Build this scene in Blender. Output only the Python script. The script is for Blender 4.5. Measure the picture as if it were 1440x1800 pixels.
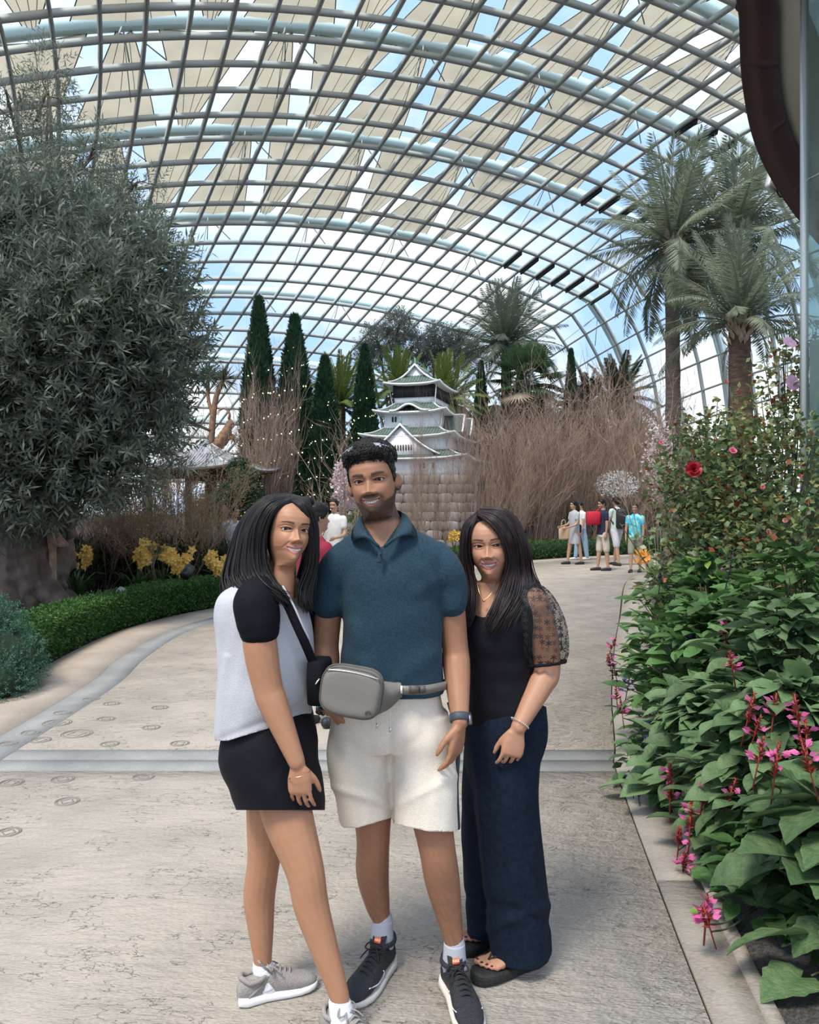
import bpy, bmesh, math, random
import numpy as np
from mathutils import Vector, Matrix, Euler
for o in list(bpy.data.objects): bpy.data.objects.remove(o, do_unlink=True)
scene = bpy.context.scene
COL = scene.collection
# ---------------------------------------------------------------- camera
FPX, HOR, CAMZ = 1400.0, 890.0, 1.55
cam = bpy.data.cameras.new('camera')
cam.sensor_fit = 'VERTICAL'; cam.sensor_height = 36.0
cam.lens = FPX / 1800.0 * 36.0
cam.shift_y = (HOR - 900.0) / 1800.0
cam.clip_end = 2000
cam_o = bpy.data.objects.new('camera', cam); COL.objects.link(cam_o)
cam_o.location = (0, 0, CAMZ); cam_o.rotation_euler = (math.radians(90), 0, 0)
scene.camera = cam_o
# ---------------------------------------------------------------- sky
w = bpy.data.worlds.new('sky'); scene.world = w; w.use_nodes = True
nt = w.node_tree; nt.nodes.clear()
out = nt.nodes.new('ShaderNodeOutputWorld'); bg = nt.nodes.new('ShaderNodeBackground')
tc = nt.nodes.new('ShaderNodeTexCoord'); mp = nt.nodes.new('ShaderNodeMapping')
mp.inputs['Scale'].default_value = (1, 1, 1.6)
nz = nt.nodes.new('ShaderNodeTexNoise'); nz.inputs['Scale'].default_value = 3.2
nz.inputs['Detail'].default_value = 7; nz.inputs['Roughness'].default_value = .55
rp = nt.nodes.new('ShaderNodeValToRGB')
rp.color_ramp.elements[0].position = .42; rp.color_ramp.elements[0].color = (.42, .62, .96, 1)
rp.color_ramp.elements[1].position = .61; rp.color_ramp.elements[1].color = (1.02, 1.01, 1.0, 1)
nt.links.new(tc.outputs['Generated'], mp.inputs['Vector']); nt.links.new(mp.outputs[0], nz.inputs['Vector'])
nt.links.new(nz.outputs['Fac'], rp.inputs[0]); nt.links.new(rp.outputs[0], bg.inputs[0])
bg.inputs[1].default_value = 1.05
nt.links.new(bg.outputs[0], out.inputs[0])
# ---------------------------------------------------------------- sun
sl = bpy.data.lights.new('sun', 'SUN'); sl.energy = 2.9; sl.angle = math.radians(16); sl.color = (1, .93, .82)
so = bpy.data.objects.new('sun', sl); COL.objects.link(so)
so.rotation_euler = Vector((.30, .42, -.86)).to_track_quat('-Z', 'Y').to_euler()
vs = scene.view_settings
vs.view_transform = 'Standard'; vs.look = 'None'; vs.gamma = 1; vs.exposure = 0.47
vs.use_curve_mapping = False

# ---------------------------------------------------------------- helpers
R = np.random.default_rng(7)
def P(px, py, Y): return np.array([(px - 720) * Y / FPX, Y, CAMZ + (HOR - py) * Y / FPX])
def G(px, py):
    Y = CAMZ * FPX / (py - HOR); return np.array([(px - 720) * Y / FPX, Y, 0.0])
def unit(a):
    a = np.asarray(a, float); return a / np.maximum(np.linalg.norm(a, axis=-1, keepdims=True), 1e-9)
def sstep(a, b, x):
    t = np.clip((x - a) / (b - a), 0, 1); return t * t * (3 - 2 * t)
def gauss(d, s): return np.exp(-(d / s) ** 2 * .5)

def spline(pts, n):
    """Catmull-Rom resample of a polyline (any dimension) to n points."""
    p = np.asarray(pts, float); k = len(p)
    if k == 2:
        t = np.linspace(0, 1, n)[:, None]; return p[0] * (1 - t) + p[1] * t
    q = np.vstack([2 * p[0] - p[1], p, 2 * p[-1] - p[-2]])
    t = np.linspace(0, k - 1, n); i = np.minimum(t.astype(int), k - 2); f = (t - i)[:, None]
    a, b, c, d = q[i], q[i + 1], q[i + 2], q[i + 3]
    return .5 * (2 * b + (c - a) * f + (2 * a - 5 * b + 4 * c - d) * f ** 2 + (3 * b - a - 3 * c + d) * f ** 3)

class MB:
    def __init__(s): s.v = []; s.q = []; s.t = []; s.n = 0; s.ng = []
    def add(s, V, Q=None, T=None):
        V = np.asarray(V, float).reshape(-1, 3); s.v.append(V)
        if Q is not None and len(Q): s.q.append(np.asarray(Q, np.int64).reshape(-1, 4) + s.n)
        if T is not None and len(T): s.t.append(np.asarray(T, np.int64).reshape(-1, 3) + s.n)
        s.n += len(V); return s
    def merge(s, o):
        b = s.n
        for v in o.v: s.v.append(v)
        for q in o.q: s.q.append(q + b)
        for t in o.t: s.t.append(t + b)
        s.n += o.n; return s
    def V(s): return np.vstack(s.v) if s.v else np.zeros((0, 3))
    def xform(s, Mx):
        A = np.array(Mx)
        s.v = [v @ A[:3, :3].T + A[:3, 3] for v in s.v]; return s
    def mesh(s, name, mat=None, smooth=True, col=None):
        me = bpy.data.meshes.new(name)
        V = s.V(); Q = np.vstack(s.q) if s.q else np.zeros((0, 4), int); T = np.vstack(s.t) if s.t else np.zeros((0, 3), int)
        me.vertices.add(len(V)); me.vertices.foreach_set('co', V.astype(np.float32).ravel())
        nl = Q.size + T.size; me.loops.add(nl)
        me.loops.foreach_set('vertex_index', np.concatenate([Q.ravel(), T.ravel()]).astype(np.int32))
        me.polygons.add(len(Q) + len(T))
        st = np.concatenate([np.arange(len(Q)) * 4, len(Q) * 4 + np.arange(len(T)) * 3]).astype(np.int32)
        me.polygons.foreach_set('loop_start', st)
        me.update(calc_edges=True); me.validate()
        if smooth: me.polygons.foreach_set('use_smooth', np.ones(len(me.polygons), bool))
        if mat: me.materials.append(mat)
        if col is not None: setcol(me, col)
        return me
    def build(s, name, mat, parent=None, smooth=True, **kw):
        return link(name, s.mesh(name, mat, smooth), parent, **kw)

def setcol(me, col):
    a = me.color_attributes.new('Col', 'FLOAT_COLOR', 'POINT')
    c = np.ones((len(me.vertices), 4), np.float32); c[:, :3] = col
    a.data.foreach_set('color', c.ravel())
def tag(o, label=None, cat=None, group=None, kind=None):
    if label: o['label'] = label
    if cat: o['category'] = cat
    if group: o['group'] = group
    if kind: o['kind'] = kind
    return o
def link(name, data, parent=None, label=None, cat=None, group=None, kind=None, loc=None, rot=None, scale=None):
    o = bpy.data.objects.new(name, data); COL.objects.link(o)
    if parent is not None: o.parent = parent
    if loc is not None: o.location = loc
    if rot is not None: o.rotation_euler = rot
    if scale is not None: o.scale = scale if hasattr(scale, '__len__') else (scale,) * 3
    return tag(o, label, cat, group, kind)
def empty(name, loc=(0, 0, 0), label=None, cat=None, group=None, kind=None, rz=0, scale=None):
    o = link(name, None, None, label, cat, group, kind, loc, (0, 0, rz), scale); o.empty_display_size = .1
    return o
def copy_tree(o, parent=None):
    c = o.copy(); COL.objects.link(c)
    if parent is not None: c.parent = parent
    for ch in list(o.children): copy_tree(ch, c)
    return c

def frames(p):
    t = np.gradient(p, axis=0); t = unit(t)
    up = np.array([0, 0, 1.0]) if abs(t[0, 2]) < .9 else np.array([0, 1.0, 0])
    a = unit(np.cross(up, t[0])); A = [a]
    for k in range(1, len(p)):
        a = a - t[k] * (a @ t[k]); a = unit(a); A.append(a)
    A = np.array(A); B = np.cross(t, A); return t, A, B
def ring_faces(k, n, cap=True):
    i = np.arange(k - 1)[:, None]; j = np.arange(n)[None]
    a = i * n + j; b = i * n + (j + 1) % n
    Q = np.stack([a, b, b + n, a + n], -1).reshape(-1, 4)
    return Q
def tube(p, r, n=8, cap=True, r2=None, A0=None):
    """tube along path p; r (and r2 along the second axis) scalar or per point"""
    p = np.asarray(p, float); k = len(p); r = np.broadcast_to(np.asarray(r, float), (k,))
    r2 = r if r2 is None else np.broadcast_to(np.asarray(r2, float), (k,))
    t, A, B = frames(p)
    if A0 is not None:
        A = unit(np.asarray(A0) - t * (t @ np.asarray(A0))[:, None]); B = np.cross(t, A)
    th = np.linspace(0, 2 * np.pi, n, endpoint=False)
    V = p[:, None] + A[:, None] * (np.cos(th)[None, :, None] * r[:, None, None]) + B[:, None] * (np.sin(th)[None, :, None] * r2[:, None, None])
    mb = MB(); Q = ring_faces(k, n)
    V = V.reshape(-1, 3)
    if cap:
        V = np.vstack([V, p[0], p[-1]]); j = np.arange(n); c0 = k * n; c1 = c0 + 1
        T = np.vstack([np.stack([np.full(n, c0), (j + 1) % n, j], 1), np.stack([np.full(n, c1), (k - 1) * n + j, (k - 1) * n + (j + 1) % n], 1)])
    else: T = None
    return mb.add(V, Q, T)
def loft(rings, cap=True):
    """rings: (k,n,3) closed loops"""
    rings = np.asarray(rings, float); k, n = rings.shape[:2]
    V = rings.reshape(-1, 3); Q = ring_faces(k, n); T = None
    if cap:
        V = np.vstack([V, rings[0].mean(0), rings[-1].mean(0)]); j = np.arange(n); c0 = k * n
        T = np.vstack([np.stack([np.full(n, c0), (j + 1) % n, j], 1), np.stack([np.full(n, c0 + 1), (k - 1) * n + j, (k - 1) * n + (j + 1) % n], 1)])
    return MB().add(V, Q, T)
def ell(c, a, b, n=32, e=2.0, e2=None):
    """superellipse ring round c with axis vectors a, b"""
    th = np.linspace(0, 2 * np.pi, n, endpoint=False); cs, sn = np.cos(th), np.sin(th)
    x = np.sign(cs) * np.abs(cs) ** (2 / e); y = np.sign(sn) * np.abs(sn) ** (2 / (e2 or e))
    return np.asarray(c) + x[:, None] * np.asarray(a) + y[:, None] * np.asarray(b)
def box(c, s, rz=0, bev=0):
    c = np.asarray(c, float); s = np.asarray(s, float) / 2
    v = np.array([[x, y, z] for z in (-1, 1) for y in (-1, 1) for x in (-1, 1)], float) * s
    if rz:
        ca, sa = math.cos(rz), math.sin(rz); v = np.stack([v[:, 0] * ca - v[:, 1] * sa, v[:, 0] * sa + v[:, 1] * ca, v[:, 2]], 1)
    return MB().add(v + c, [[0, 2, 3, 1], [4, 5, 7, 6], [0, 1, 5, 4], [2, 6, 7, 3], [0, 4, 6, 2], [1, 3, 7, 5]])
def bar(p0, p1, wv, hv):
    """box beam from p0 to p1 with half-vectors wv, hv"""
    p0, p1, wv, hv = [np.asarray(a, float) for a in (p0, p1, wv, hv)]
    v = np.array([p + i * wv + j * hv for p in (p0, p1) for i, j in ((-1, -1), (1, -1), (1, 1), (-1, 1))])
    return MB().add(v, [[0, 3, 2, 1], [4, 5, 6, 7], [0, 1, 5, 4], [1, 2, 6, 5], [2, 3, 7, 6], [3, 0, 4, 7]])
def sphere(c, r, n=12, m=8):
    c = np.asarray(c, float); r = np.broadcast_to(np.asarray(r, float), (3,))
    ph = np.linspace(-np.pi / 2, np.pi / 2, m + 1)[1:-1]
    return loft([ell((0, 0, math.sin(a)), (math.cos(a), 0, 0), (0, math.cos(a), 0), n) for a in ph]).xform(np.vstack([np.hstack([np.diag(r), c[:, None]]), [0, 0, 0, 1]])) if False else _sph(c, r, n, m)
def _sph(c, r, n, m):
    ph = np.linspace(-np.pi / 2, np.pi / 2, m + 1)[1:-1]
    rings = np.array([ell((0, 0, math.sin(a)), (math.cos(a), 0, 0), (0, math.cos(a), 0), n) for a in ph])
    k = len(ph); V = np.vstack([rings.reshape(-1, 3), [0, 0, -1], [0, 0, 1]]) * r + c
    j = np.arange(n); c0 = k * n
    T = np.vstack([np.stack([np.full(n, c0), (j + 1) % n, j], 1), np.stack([np.full(n, c0 + 1), (k - 1) * n + j, (k - 1) * n + (j + 1) % n], 1)])
    return MB().add(V, ring_faces(k, n), T)
def tubes(paths, radii, n=3, rf=None):
    """many thin tubes at once: paths (N,K,3), radii (N,K)"""
    paths = np.asarray(paths, float); N, K = paths.shape[:2]
    t = unit(np.gradient(paths, axis=1)); ref = np.where(np.abs(t[..., 2:3]) > .9, np.array([1.0, 0, 0]), np.array([0, 0, 1.0]))
    if rf is not None: ref = np.broadcast_to(np.array(rf, float), t.shape)
    A = unit(np.cross(ref, t)); B = np.cross(t, A)
    th = np.arange(n) * 2 * np.pi / n
    V = paths[:, :, None] + radii[:, :, None, None] * (A[:, :, None] * np.cos(th)[:, None] + B[:, :, None] * np.sin(th)[:, None])
    q = ring_faces(K, n); Q = (q[None] + (np.arange(N) * K * n)[:, None, None]).reshape(-1, 4)
    return MB().add(V.reshape(-1, 3), Q)
def leaves(p, d, nrm, L, W, lift=.15):
    """many folded lance leaves at once"""
    N = len(p); d = unit(d); s = unit(np.cross(d, nrm)); nn = np.cross(s, d)
    L = np.broadcast_to(L, (N,))[:, None]; W = np.broadcast_to(W, (N,))[:, None]
    V = np.stack([p, p + d * L * .45 + s * W / 2 + nn * W * lift, p + d * L, p + d * L * .45 - s * W / 2 + nn * W * lift], 1)
    return MB().add(V.reshape(-1, 3), np.arange(4 * N).reshape(N, 4))
def rdir(n, rng=None): return unit((rng or R).normal(size=(n, 3)))
def apply_mods(me, mods, name='tmp'):
    """evaluate modifiers on a mesh without operators"""
    o = bpy.data.objects.new(name, me); COL.objects.link(o)
    for typ, kw in mods:
        m = o.modifiers.new(typ, typ)
        for k, v in kw.items(): setattr(m, k, v)
    dg = bpy.context.evaluated_depsgraph_get(); dg.update()
    r = bpy.data.meshes.new_from_object(o.evaluated_get(dg))
    bpy.data.objects.remove(o, do_unlink=True)
    return r
def getV(me):
    a = np.empty(len(me.vertices) * 3, np.float32); me.vertices.foreach_get('co', a); return a.reshape(-1, 3).astype(float)
def setV(me, V): me.vertices.foreach_set('co', V.astype(np.float32).ravel()); me.update()
def shade(me, mat=None, smooth=True):
    me.polygons.foreach_set('use_smooth', np.full(len(me.polygons), smooth))
    if mat: me.materials.clear(); me.materials.append(mat)
    return me
def noise3(p, s, seed=0):
    """cheap smooth pseudo noise from summed sines, about -1..1"""
    rr = np.random.default_rng(seed + 99); o = 0
    for k in range(6):
        d = rr.normal(size=3) * s * (1 + .35 * k); o = o + np.sin(p @ d + rr.uniform(0, 6.28)) / (1 + .35 * k)
    return o / 2.6

# ---------------------------------------------------------------- materials
def mat(name, c, rough=.6, c2=None, scale=8, bump=0, bscale=60, metal=0, spec=.5, trans=0, alpha=1, emit=0, detail=4, c3=None, sheen=0, stretch=None, vcol=False, objrand=0, clo=.35, chi=.65):
    m = bpy.data.materials.new(name); m.use_nodes = True; n = m.node_tree; b = n.nodes['Principled BSDF']
    b.inputs['Base Color'].default_value = (*c, 1); b.inputs['Roughness'].default_value = rough
    b.inputs['Metallic'].default_value = metal; b.inputs['Specular IOR Level'].default_value = spec
    if sheen: b.inputs['Sheen Weight'].default_value = sheen
    tc = n.nodes.new('ShaderNodeTexCoord'); vec = tc.outputs['Object']
    if stretch:
        mpn = n.nodes.new('ShaderNodeMapping'); mpn.inputs['Scale'].default_value = stretch; n.links.new(vec, mpn.inputs[0]); vec = mpn.outputs[0]
    colsock = None
    if vcol:
        at = n.nodes.new('ShaderNodeAttribute'); at.attribute_name = 'Col'; colsock = at.outputs['Color']
    if c2 is not None:
        nz = n.nodes.new('ShaderNodeTexNoise'); nz.inputs['Scale'].default_value = scale; nz.inputs['Detail'].default_value = detail; n.links.new(vec, nz.inputs['Vector'])
        rp = n.nodes.new('ShaderNodeValToRGB'); rp.color_ramp.elements[0].position = clo; rp.color_ramp.elements[1].position = chi
        rp.color_ramp.elements[0].color = (*c, 1); rp.color_ramp.elements[1].color = (*c2, 1)
        if c3 is not None: e = rp.color_ramp.elements.new((clo + chi) / 2); e.color = (*c3, 1)
        n.links.new(nz.outputs['Fac'], rp.inputs[0]); colsock = rp.outputs[0]
    if objrand:
        oi = n.nodes.new('ShaderNodeObjectInfo'); hs = n.nodes.new('ShaderNodeHueSaturation')
        mr = n.nodes.new('ShaderNodeMapRange'); mr.inputs['To Min'].default_value = 1 - objrand; mr.inputs['To Max'].default_value = 1 + objrand
        n.links.new(oi.outputs['Random'], mr.inputs['Value']); n.links.new(mr.outputs[0], hs.inputs['Value'])
        if colsock: n.links.new(colsock, hs.inputs['Color'])
        else: hs.inputs['Color'].default_value = (*c, 1)
        colsock = hs.outputs['Color']
    if colsock: n.links.new(colsock, b.inputs['Base Color'])
    if bump:
        nb = n.nodes.new('ShaderNodeTexNoise'); nb.inputs['Scale'].default_value = bscale; nb.inputs['Detail'].default_value = 6; n.links.new(vec, nb.inputs['Vector'])
        bp = n.nodes.new('ShaderNodeBump'); bp.inputs['Strength'].default_value = bump; bp.inputs['Distance'].default_value = .02
        n.links.new(nb.outputs['Fac'], bp.inputs['Height']); n.links.new(bp.outputs[0], b.inputs['Normal'])
    if emit:
        b.inputs['Emission Color'].default_value = (*c, 1); b.inputs['Emission Strength'].default_value = emit
    if trans:
        tr = n.nodes.new('ShaderNodeBsdfTranslucent'); mx = n.nodes.new('ShaderNodeMixShader'); mx.inputs[0].default_value = trans
        if colsock: n.links.new(colsock, tr.inputs[0])
        else: tr.inputs[0].default_value = (*c, 1)
        n.links.new(b.outputs[0], mx.inputs[1]); n.links.new(tr.outputs[0], mx.inputs[2]); n.links.new(mx.outputs[0], n.nodes['Material Output'].inputs[0])
    return m
def glassmat(name, tint, gloss, rough=.02):
    m = bpy.data.materials.new(name); m.use_nodes = True; n = m.node_tree; n.nodes.clear()
    o = n.nodes.new('ShaderNodeOutputMaterial'); t = n.nodes.new('ShaderNodeBsdfTransparent'); g = n.nodes.new('ShaderNodeBsdfGlossy'); mx = n.nodes.new('ShaderNodeMixShader')
    t.inputs[0].default_value = (*tint, 1); g.inputs['Roughness'].default_value = rough; mx.inputs[0].default_value = gloss
    n.links.new(t.outputs[0], mx.inputs[1]); n.links.new(g.outputs[0], mx.inputs[2]); n.links.new(mx.outputs[0], o.inputs[0]); return m
# ================================================================ THE FLOOR
def concrete(name, c, c2, marks=.5):
    m = mat(name, c, .85, c2, 2.2, detail=8, clo=.32, chi=.7)
    n = m.node_tree; b = n.nodes['Principled BSDF']; tc = n.nodes['Texture Coordinate']
    mp = n.nodes.new('ShaderNodeMapping'); mp.inputs['Scale'].default_value = (1, 2.6, 1); mp.inputs['Rotation'].default_value = (0, 0, .25)
    n.links.new(tc.outputs['Object'], mp.inputs[0])
    v = n.nodes.new('ShaderNodeTexVoronoi'); v.feature = 'DISTANCE_TO_EDGE'; v.inputs['Scale'].default_value = 3.1
    nz = n.nodes.new('ShaderNodeTexNoise'); nz.inputs['Scale'].default_value = 5; nz.inputs['Detail'].default_value = 6
    ad = n.nodes.new('ShaderNodeVectorMath'); ad.operation = 'MULTIPLY_ADD'; ad.inputs[1].default_value = (.9, .9, .9)
    n.links.new(mp.outputs[0], nz.inputs['Vector']); n.links.new(nz.outputs['Color'], ad.inputs[0]); n.links.new(mp.outputs[0], ad.inputs[2]); n.links.new(ad.outputs[0], v.inputs['Vector'])
    # chisel cracks only where a second noise lets them through
    nm = n.nodes.new('ShaderNodeTexNoise'); nm.inputs['Scale'].default_value = 2.7; n.links.new(tc.outputs['Object'], nm.inputs['Vector'])
    lt = n.nodes.new('ShaderNodeMapRange'); lt.inputs['From Min'].default_value = 0; lt.inputs['From Max'].default_value = .012; lt.inputs['To Min'].default_value = 0; lt.inputs['To Max'].default_value = 1
    n.links.new(v.outputs['Distance'], lt.inputs['Value'])
    gt = n.nodes.new('ShaderNodeMath'); gt.operation = 'LESS_THAN'; gt.inputs[1].default_value = .50; n.links.new(nm.outputs['Fac'], gt.inputs[0])
    mxh = n.nodes.new('ShaderNodeMath'); mxh.operation = 'MAXIMUM'; n.links.new(lt.outputs[0], mxh.inputs[0]); n.links.new(gt.outputs[0], mxh.inputs[1])
    fn = n.nodes.new('ShaderNodeTexNoise'); fn.inputs['Scale'].default_value = 55; fn.inputs['Detail'].default_value = 7; n.links.new(mp.outputs[0], fn.inputs['Vector'])
    mn = n.nodes.new('ShaderNodeTexNoise'); mn.inputs['Scale'].default_value = 9; mn.inputs['Detail'].default_value = 6; n.links.new(mp.outputs[0], mn.inputs['Vector'])
    h1 = n.nodes.new('ShaderNodeMath'); h1.operation = 'MULTIPLY_ADD'; h1.inputs[1].default_value = .35; n.links.new(fn.outputs['Fac'], h1.inputs[0]); n.links.new(mn.outputs['Fac'], h1.inputs[2])
    h2 = n.nodes.new('ShaderNodeMath'); h2.operation = 'MULTIPLY_ADD'; h2.inputs[1].default_value = .45; n.links.new(mxh.outputs[0], h2.inputs[0]); n.links.new(h1.outputs[0], h2.inputs[2])
    bp = n.nodes.new('ShaderNodeBump'); bp.inputs['Strength'].default_value = marks; bp.inputs['Distance'].default_value = .03; n.links.new(h2.outputs[0], bp.inputs['Height']); n.links.new(bp.outputs[0], b.inputs['Normal'])
    # grain and darkened grooves in the surface
    rp = [x for x in n.nodes if x.type == 'VALTORGB'][0]
    g = n.nodes.new('ShaderNodeMapRange'); g.inputs['From Min'].default_value = .3; g.inputs['From Max'].default_value = .7; g.inputs['To Min'].default_value = .82; g.inputs['To Max'].default_value = 1.1; n.links.new(fn.outputs['Fac'], g.inputs['Value'])
    g2 = n.nodes.new('ShaderNodeMapRange'); g2.inputs['To Min'].default_value = .72; g2.inputs['To Max'].default_value = 1; n.links.new(mxh.outputs[0], g2.inputs['Value'])
    mm = n.nodes.new('ShaderNodeMath'); mm.operation = 'MULTIPLY'; n.links.new(g.outputs[0], mm.inputs[0]); n.links.new(g2.outputs[0], mm.inputs[1])
    mu = n.nodes.new('ShaderNodeVectorMath'); mu.operation = 'SCALE'; n.links.new(rp.outputs[0], mu.inputs[0]); n.links.new(mm.outputs[0], mu.inputs['Scale']); n.links.new(mu.outputs[0], b.inputs['Base Color'])
    return m
M_con = concrete('stamped concrete', (.34, .305, .265), (.45, .40, .34), .8)
M_con_r = concrete('stamped concrete border', (.25, .225, .195), (.34, .305, .26), .4)
M_band = concrete('grey concrete band', (.22, .225, .22), (.33, .33, .32), .15)
M_strip = concrete('tan concrete strip', (.36, .30, .245), (.46, .385, .31), .15)
M_groove = mat('groove', (.22, .20, .18), .9)
M_soil = mat('mulch soil', (.030, .019, .013), .95, (.075, .045, .030), 30, bump=1, bscale=40, detail=8)
M_soil2 = mat('dark gravel', (.05, .047, .045), .9, (.10, .09, .085), 60, bump=1, bscale=70)

LB = np.array([(-3.25, -3), (-3.3, 2), (-3.34, 6.5), (-3.5, 7.9), (-3.58, 9.64), (-3.34, 11.1), (-2.83, 12.4), (-1.6, 15), (.2, 18.4), (1.8, 21), (3.6, 23.0), (6.5, 25.3), (10.5, 27.5), (17, 30)])
RJ = np.array([(.62, -3), (.80, 1.2), (.903, 2.385), (1.20, 4.617), (1.33, 5.17), (1.775, 7), (2.75, 10.5), (4.9, 17.6), (7.0, 20.5), (10.2, 22.6), (14, 24.2), (19, 26)])
RB = np.array([(.80, -3), (.96, 1.2), (1.07, 2.385), (1.32, 3.945), (1.62, 5.2), (2.15, 7), (3.15, 10.5), (5.3, 17.4), (7.4, 20.1), (10.6, 22.1), (14.4, 23.7), (19.4, 25.5)])
def offset(poly, d):
    p = spline(poly, 90); t = unit(np.gradient(p, axis=0)); n = np.stack([t[:, 1], -t[:, 0]], 1); return p + n * d
def cutY(poly, y0, y1, n=40):
    p = spline(poly, 240) if len(poly) < 60 else poly
    ys = np.linspace(y0, y1, n); o = np.argsort(p[:, 1]); return np.stack([np.interp(ys, p[o, 1], p[o, 0]), ys], 1)
def slab(A, B, z0=-.03, z1=0., across=1):
    A, B = np.asarray(A), np.asarray(B); k = len(A)
    ring = lambda a, b: np.array([(*a, z1), (*b, z1), (*b, z0), (*a, z0)])
    return loft(np.array([ring(a, b)[::-1] for a, b in zip(A, B)]))
floor = link('floor', MB().add([(-120, -20, -.03), (120, -20, -.03), (120, 160, -.03), (-120, 160, -.03)], [[0, 1, 2, 3]]).mesh('floor', M_soil, False), kind='structure', label='stamped grey concrete path winding through the garden beds')
in0, in1 = .82, .56
Lin, Lout = offset(LB, in0), offset(LB, in1)
def fpart(name, mb, m): return mb.build(name, m, floor, smooth=False)
fpart('paving_panel', slab(cutY(Lin, -2.9, 4.66), cutY(RJ, -2.9, 4.66)), M_con)
a = np.vstack([cutY(Lin, 5.08, 9.5, 14), Lin[Lin[:, 1] > 9.6]]); b = np.vstack([cutY(RJ, 5.08, 9.5, 14), spline(RJ, 200)[spline(RJ, 200)[:, 1] > 9.6]])
fpart('paving_panel', slab(spline(a, 80), spline(b, 80)), M_con)
for y0, y1 in ((4.67, 4.865), (4.875, 5.07)):
    fpart('paving_band', slab(cutY(Lin, y0, y1, 3) , cutY(RJ, y0, y1, 3)), M_band)
    fpart('paving_border', slab(cutY(RJ, y0, y1, 3) + [.01, 0], cutY(RB, y0, y1, 3)), M_con_r)
fpart('paving_band', slab(Lout, Lin - [.008, 0]), M_band)
fpart('paving_strip', slab(offset(LB, -.05), Lout - [.008, 0]), M_strip)
for lo, hi in ((-2.9, 3.30), (3.305, 4.66), (5.08, 10.5)):
    fpart('paving_border', slab(cutY(RJ, lo, hi, 16) + [.01, 0], cutY(RB, lo, hi, 16)), M_con_r)
rj = spline(RJ[6:], 60); rb = spline(RB[6:], 60); fpart('paving_border', slab(rj + [.012, 0], rb), M_con_r)
for poly, off in ((RB, .0),):
    p = spline(poly, 100); fpart('kerb', slab(p, p + [.05, 0], -.03, .012), M_con_r)
# stamped fossil rings
def stamp(r):
    mb = MB(); th = np.linspace(0, 2 * np.pi, 41)
    for rr, wob in ((r, 0), (r * .84, .02), (r * .5, .2)):
        q = rr * (1 + wob * np.cos(4 * th + .5)); pth = np.stack([q * np.cos(th), q * np.sin(th), np.full(41, .0005)], 1)
        mb.merge(tube(pth, .0042 if rr == r else .003, 5, cap=False))
    return mb
for x, y, r in [(1018, 1428, 33), (1065, 1470, 22), (1092, 1560, 25), (985, 1378, 19), (1048, 1375, 18), (1045, 1403, 20), (962, 1488, 15), (1005, 1270, 23), (1030, 1305, 26), (985, 1287, 15), (1040, 1287, 16), (970, 1306, 14), (1032, 1251, 14), (1048, 1223, 14), (970, 1240, 13), (160, 1229, 14), (196, 1237, 14), (110, 1253, 15), (100, 1271, 24), (281, 1244, 14), (186, 1264, 15), (54, 1288, 16), (135, 1290, 26), (72, 1301, 17), (15, 1307, 15), (193, 1308, 16), (266, 1279, 15), (316, 1307, 16), (20, 1376, 20), (110, 1370, 19), (252, 1366, 18), (118, 1409, 20), (15, 1463, 20)]:
    g = G(x, y); rr = r * g[1] / FPX
    stamp(rr).build('stamped_ring', M_groove, floor, loc=(g[0], g[1], 0), rot=(0, 0, R.uniform(0, 6)))

# ================================================================ THE GLASS ROOF
M_steel = mat('roof steel', (.42, .45, .44), .5, (.50, .53, .52), .3)
M_arch = mat('outer arch steel', (.66, .80, .78), .5)
M_vent = mat('vent frame', (.02, .025, .025), .5)
M_pane = glassmat('roof glass', (.90, .955, .965), .05)
M_sail = mat('shade cloth', (.50, .43, .33), .9, (.60, .525, .41), .35, trans=.6, stretch=(1, 1, 1))
M_seam = mat('dark cloth seam', (.10, .09, .075), .9)
QF = [44.2246, 30.1516, 2.669, -1.5469, 66.4035, 2.686, -2.3667, 31.5764, 1.4087, -5.9174, 0.4436, 28.7619, 3.6246, -3.4501, -0.3676, 0.3801, -0.0192, -19.5792]
TH = -.43; AX = np.array([math.sin(TH), math.cos(TH), 0]); PX = np.array([math.cos(TH), -math.sin(TH), 0])
def roof0(i, j):
    q = QF; t = i / 10.; u = q[0] + q[1] * t + q[2] * t * t + q[3] * t ** 3; hw = q[4] + q[5] * t + q[6] * t * t
    zc = q[7] + q[8] * t + q[9] * t * t + q[10] * t ** 3; v0 = q[11] + q[12] * t + q[13] * t * t
    f = q[14] + q[15] * j / 10 + q[16] * (j / 10) ** 2
    return AX * u + PX * (v0 + hw * math.sin(f)) + np.array([0, 0, zc * math.cos(f) + q[17] * (1 - math.cos(f))])
I0, I1, J0, J1, JT = -9, 25, -13, 36, 23
ROOF = {}
for i in range(I0, I1 + 1):
    for j in range(J0, JT + 1): ROOF[i, j] = roof0(i, j)
    for j in range(JT + 1, J1 + 1):            # the flank turns down steeply
        ang = math.radians(min(40 + (j - JT) * 7.5, 80)); ROOF[i, j] = ROOF[i, j - 1] + 2.9 * (PX * math.cos(ang) + np.array([0, 0, -math.sin(ang)]))
def RF(i, j, off=0):
    i = min(max(i, I0), I1 - 1e-6); j = min(max(j, J0), J1 - 1e-6); a, b = int(math.floor(i)), int(math.floor(j)); s, t = i - a, j - b
    p = ROOF[a, b] * (1 - s) * (1 - t) + ROOF[a + 1, b] * s * (1 - t) + ROOF[a, b + 1] * (1 - s) * t + ROOF[a + 1, b + 1] * s * t
    return p + off * RN(a, b)
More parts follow.
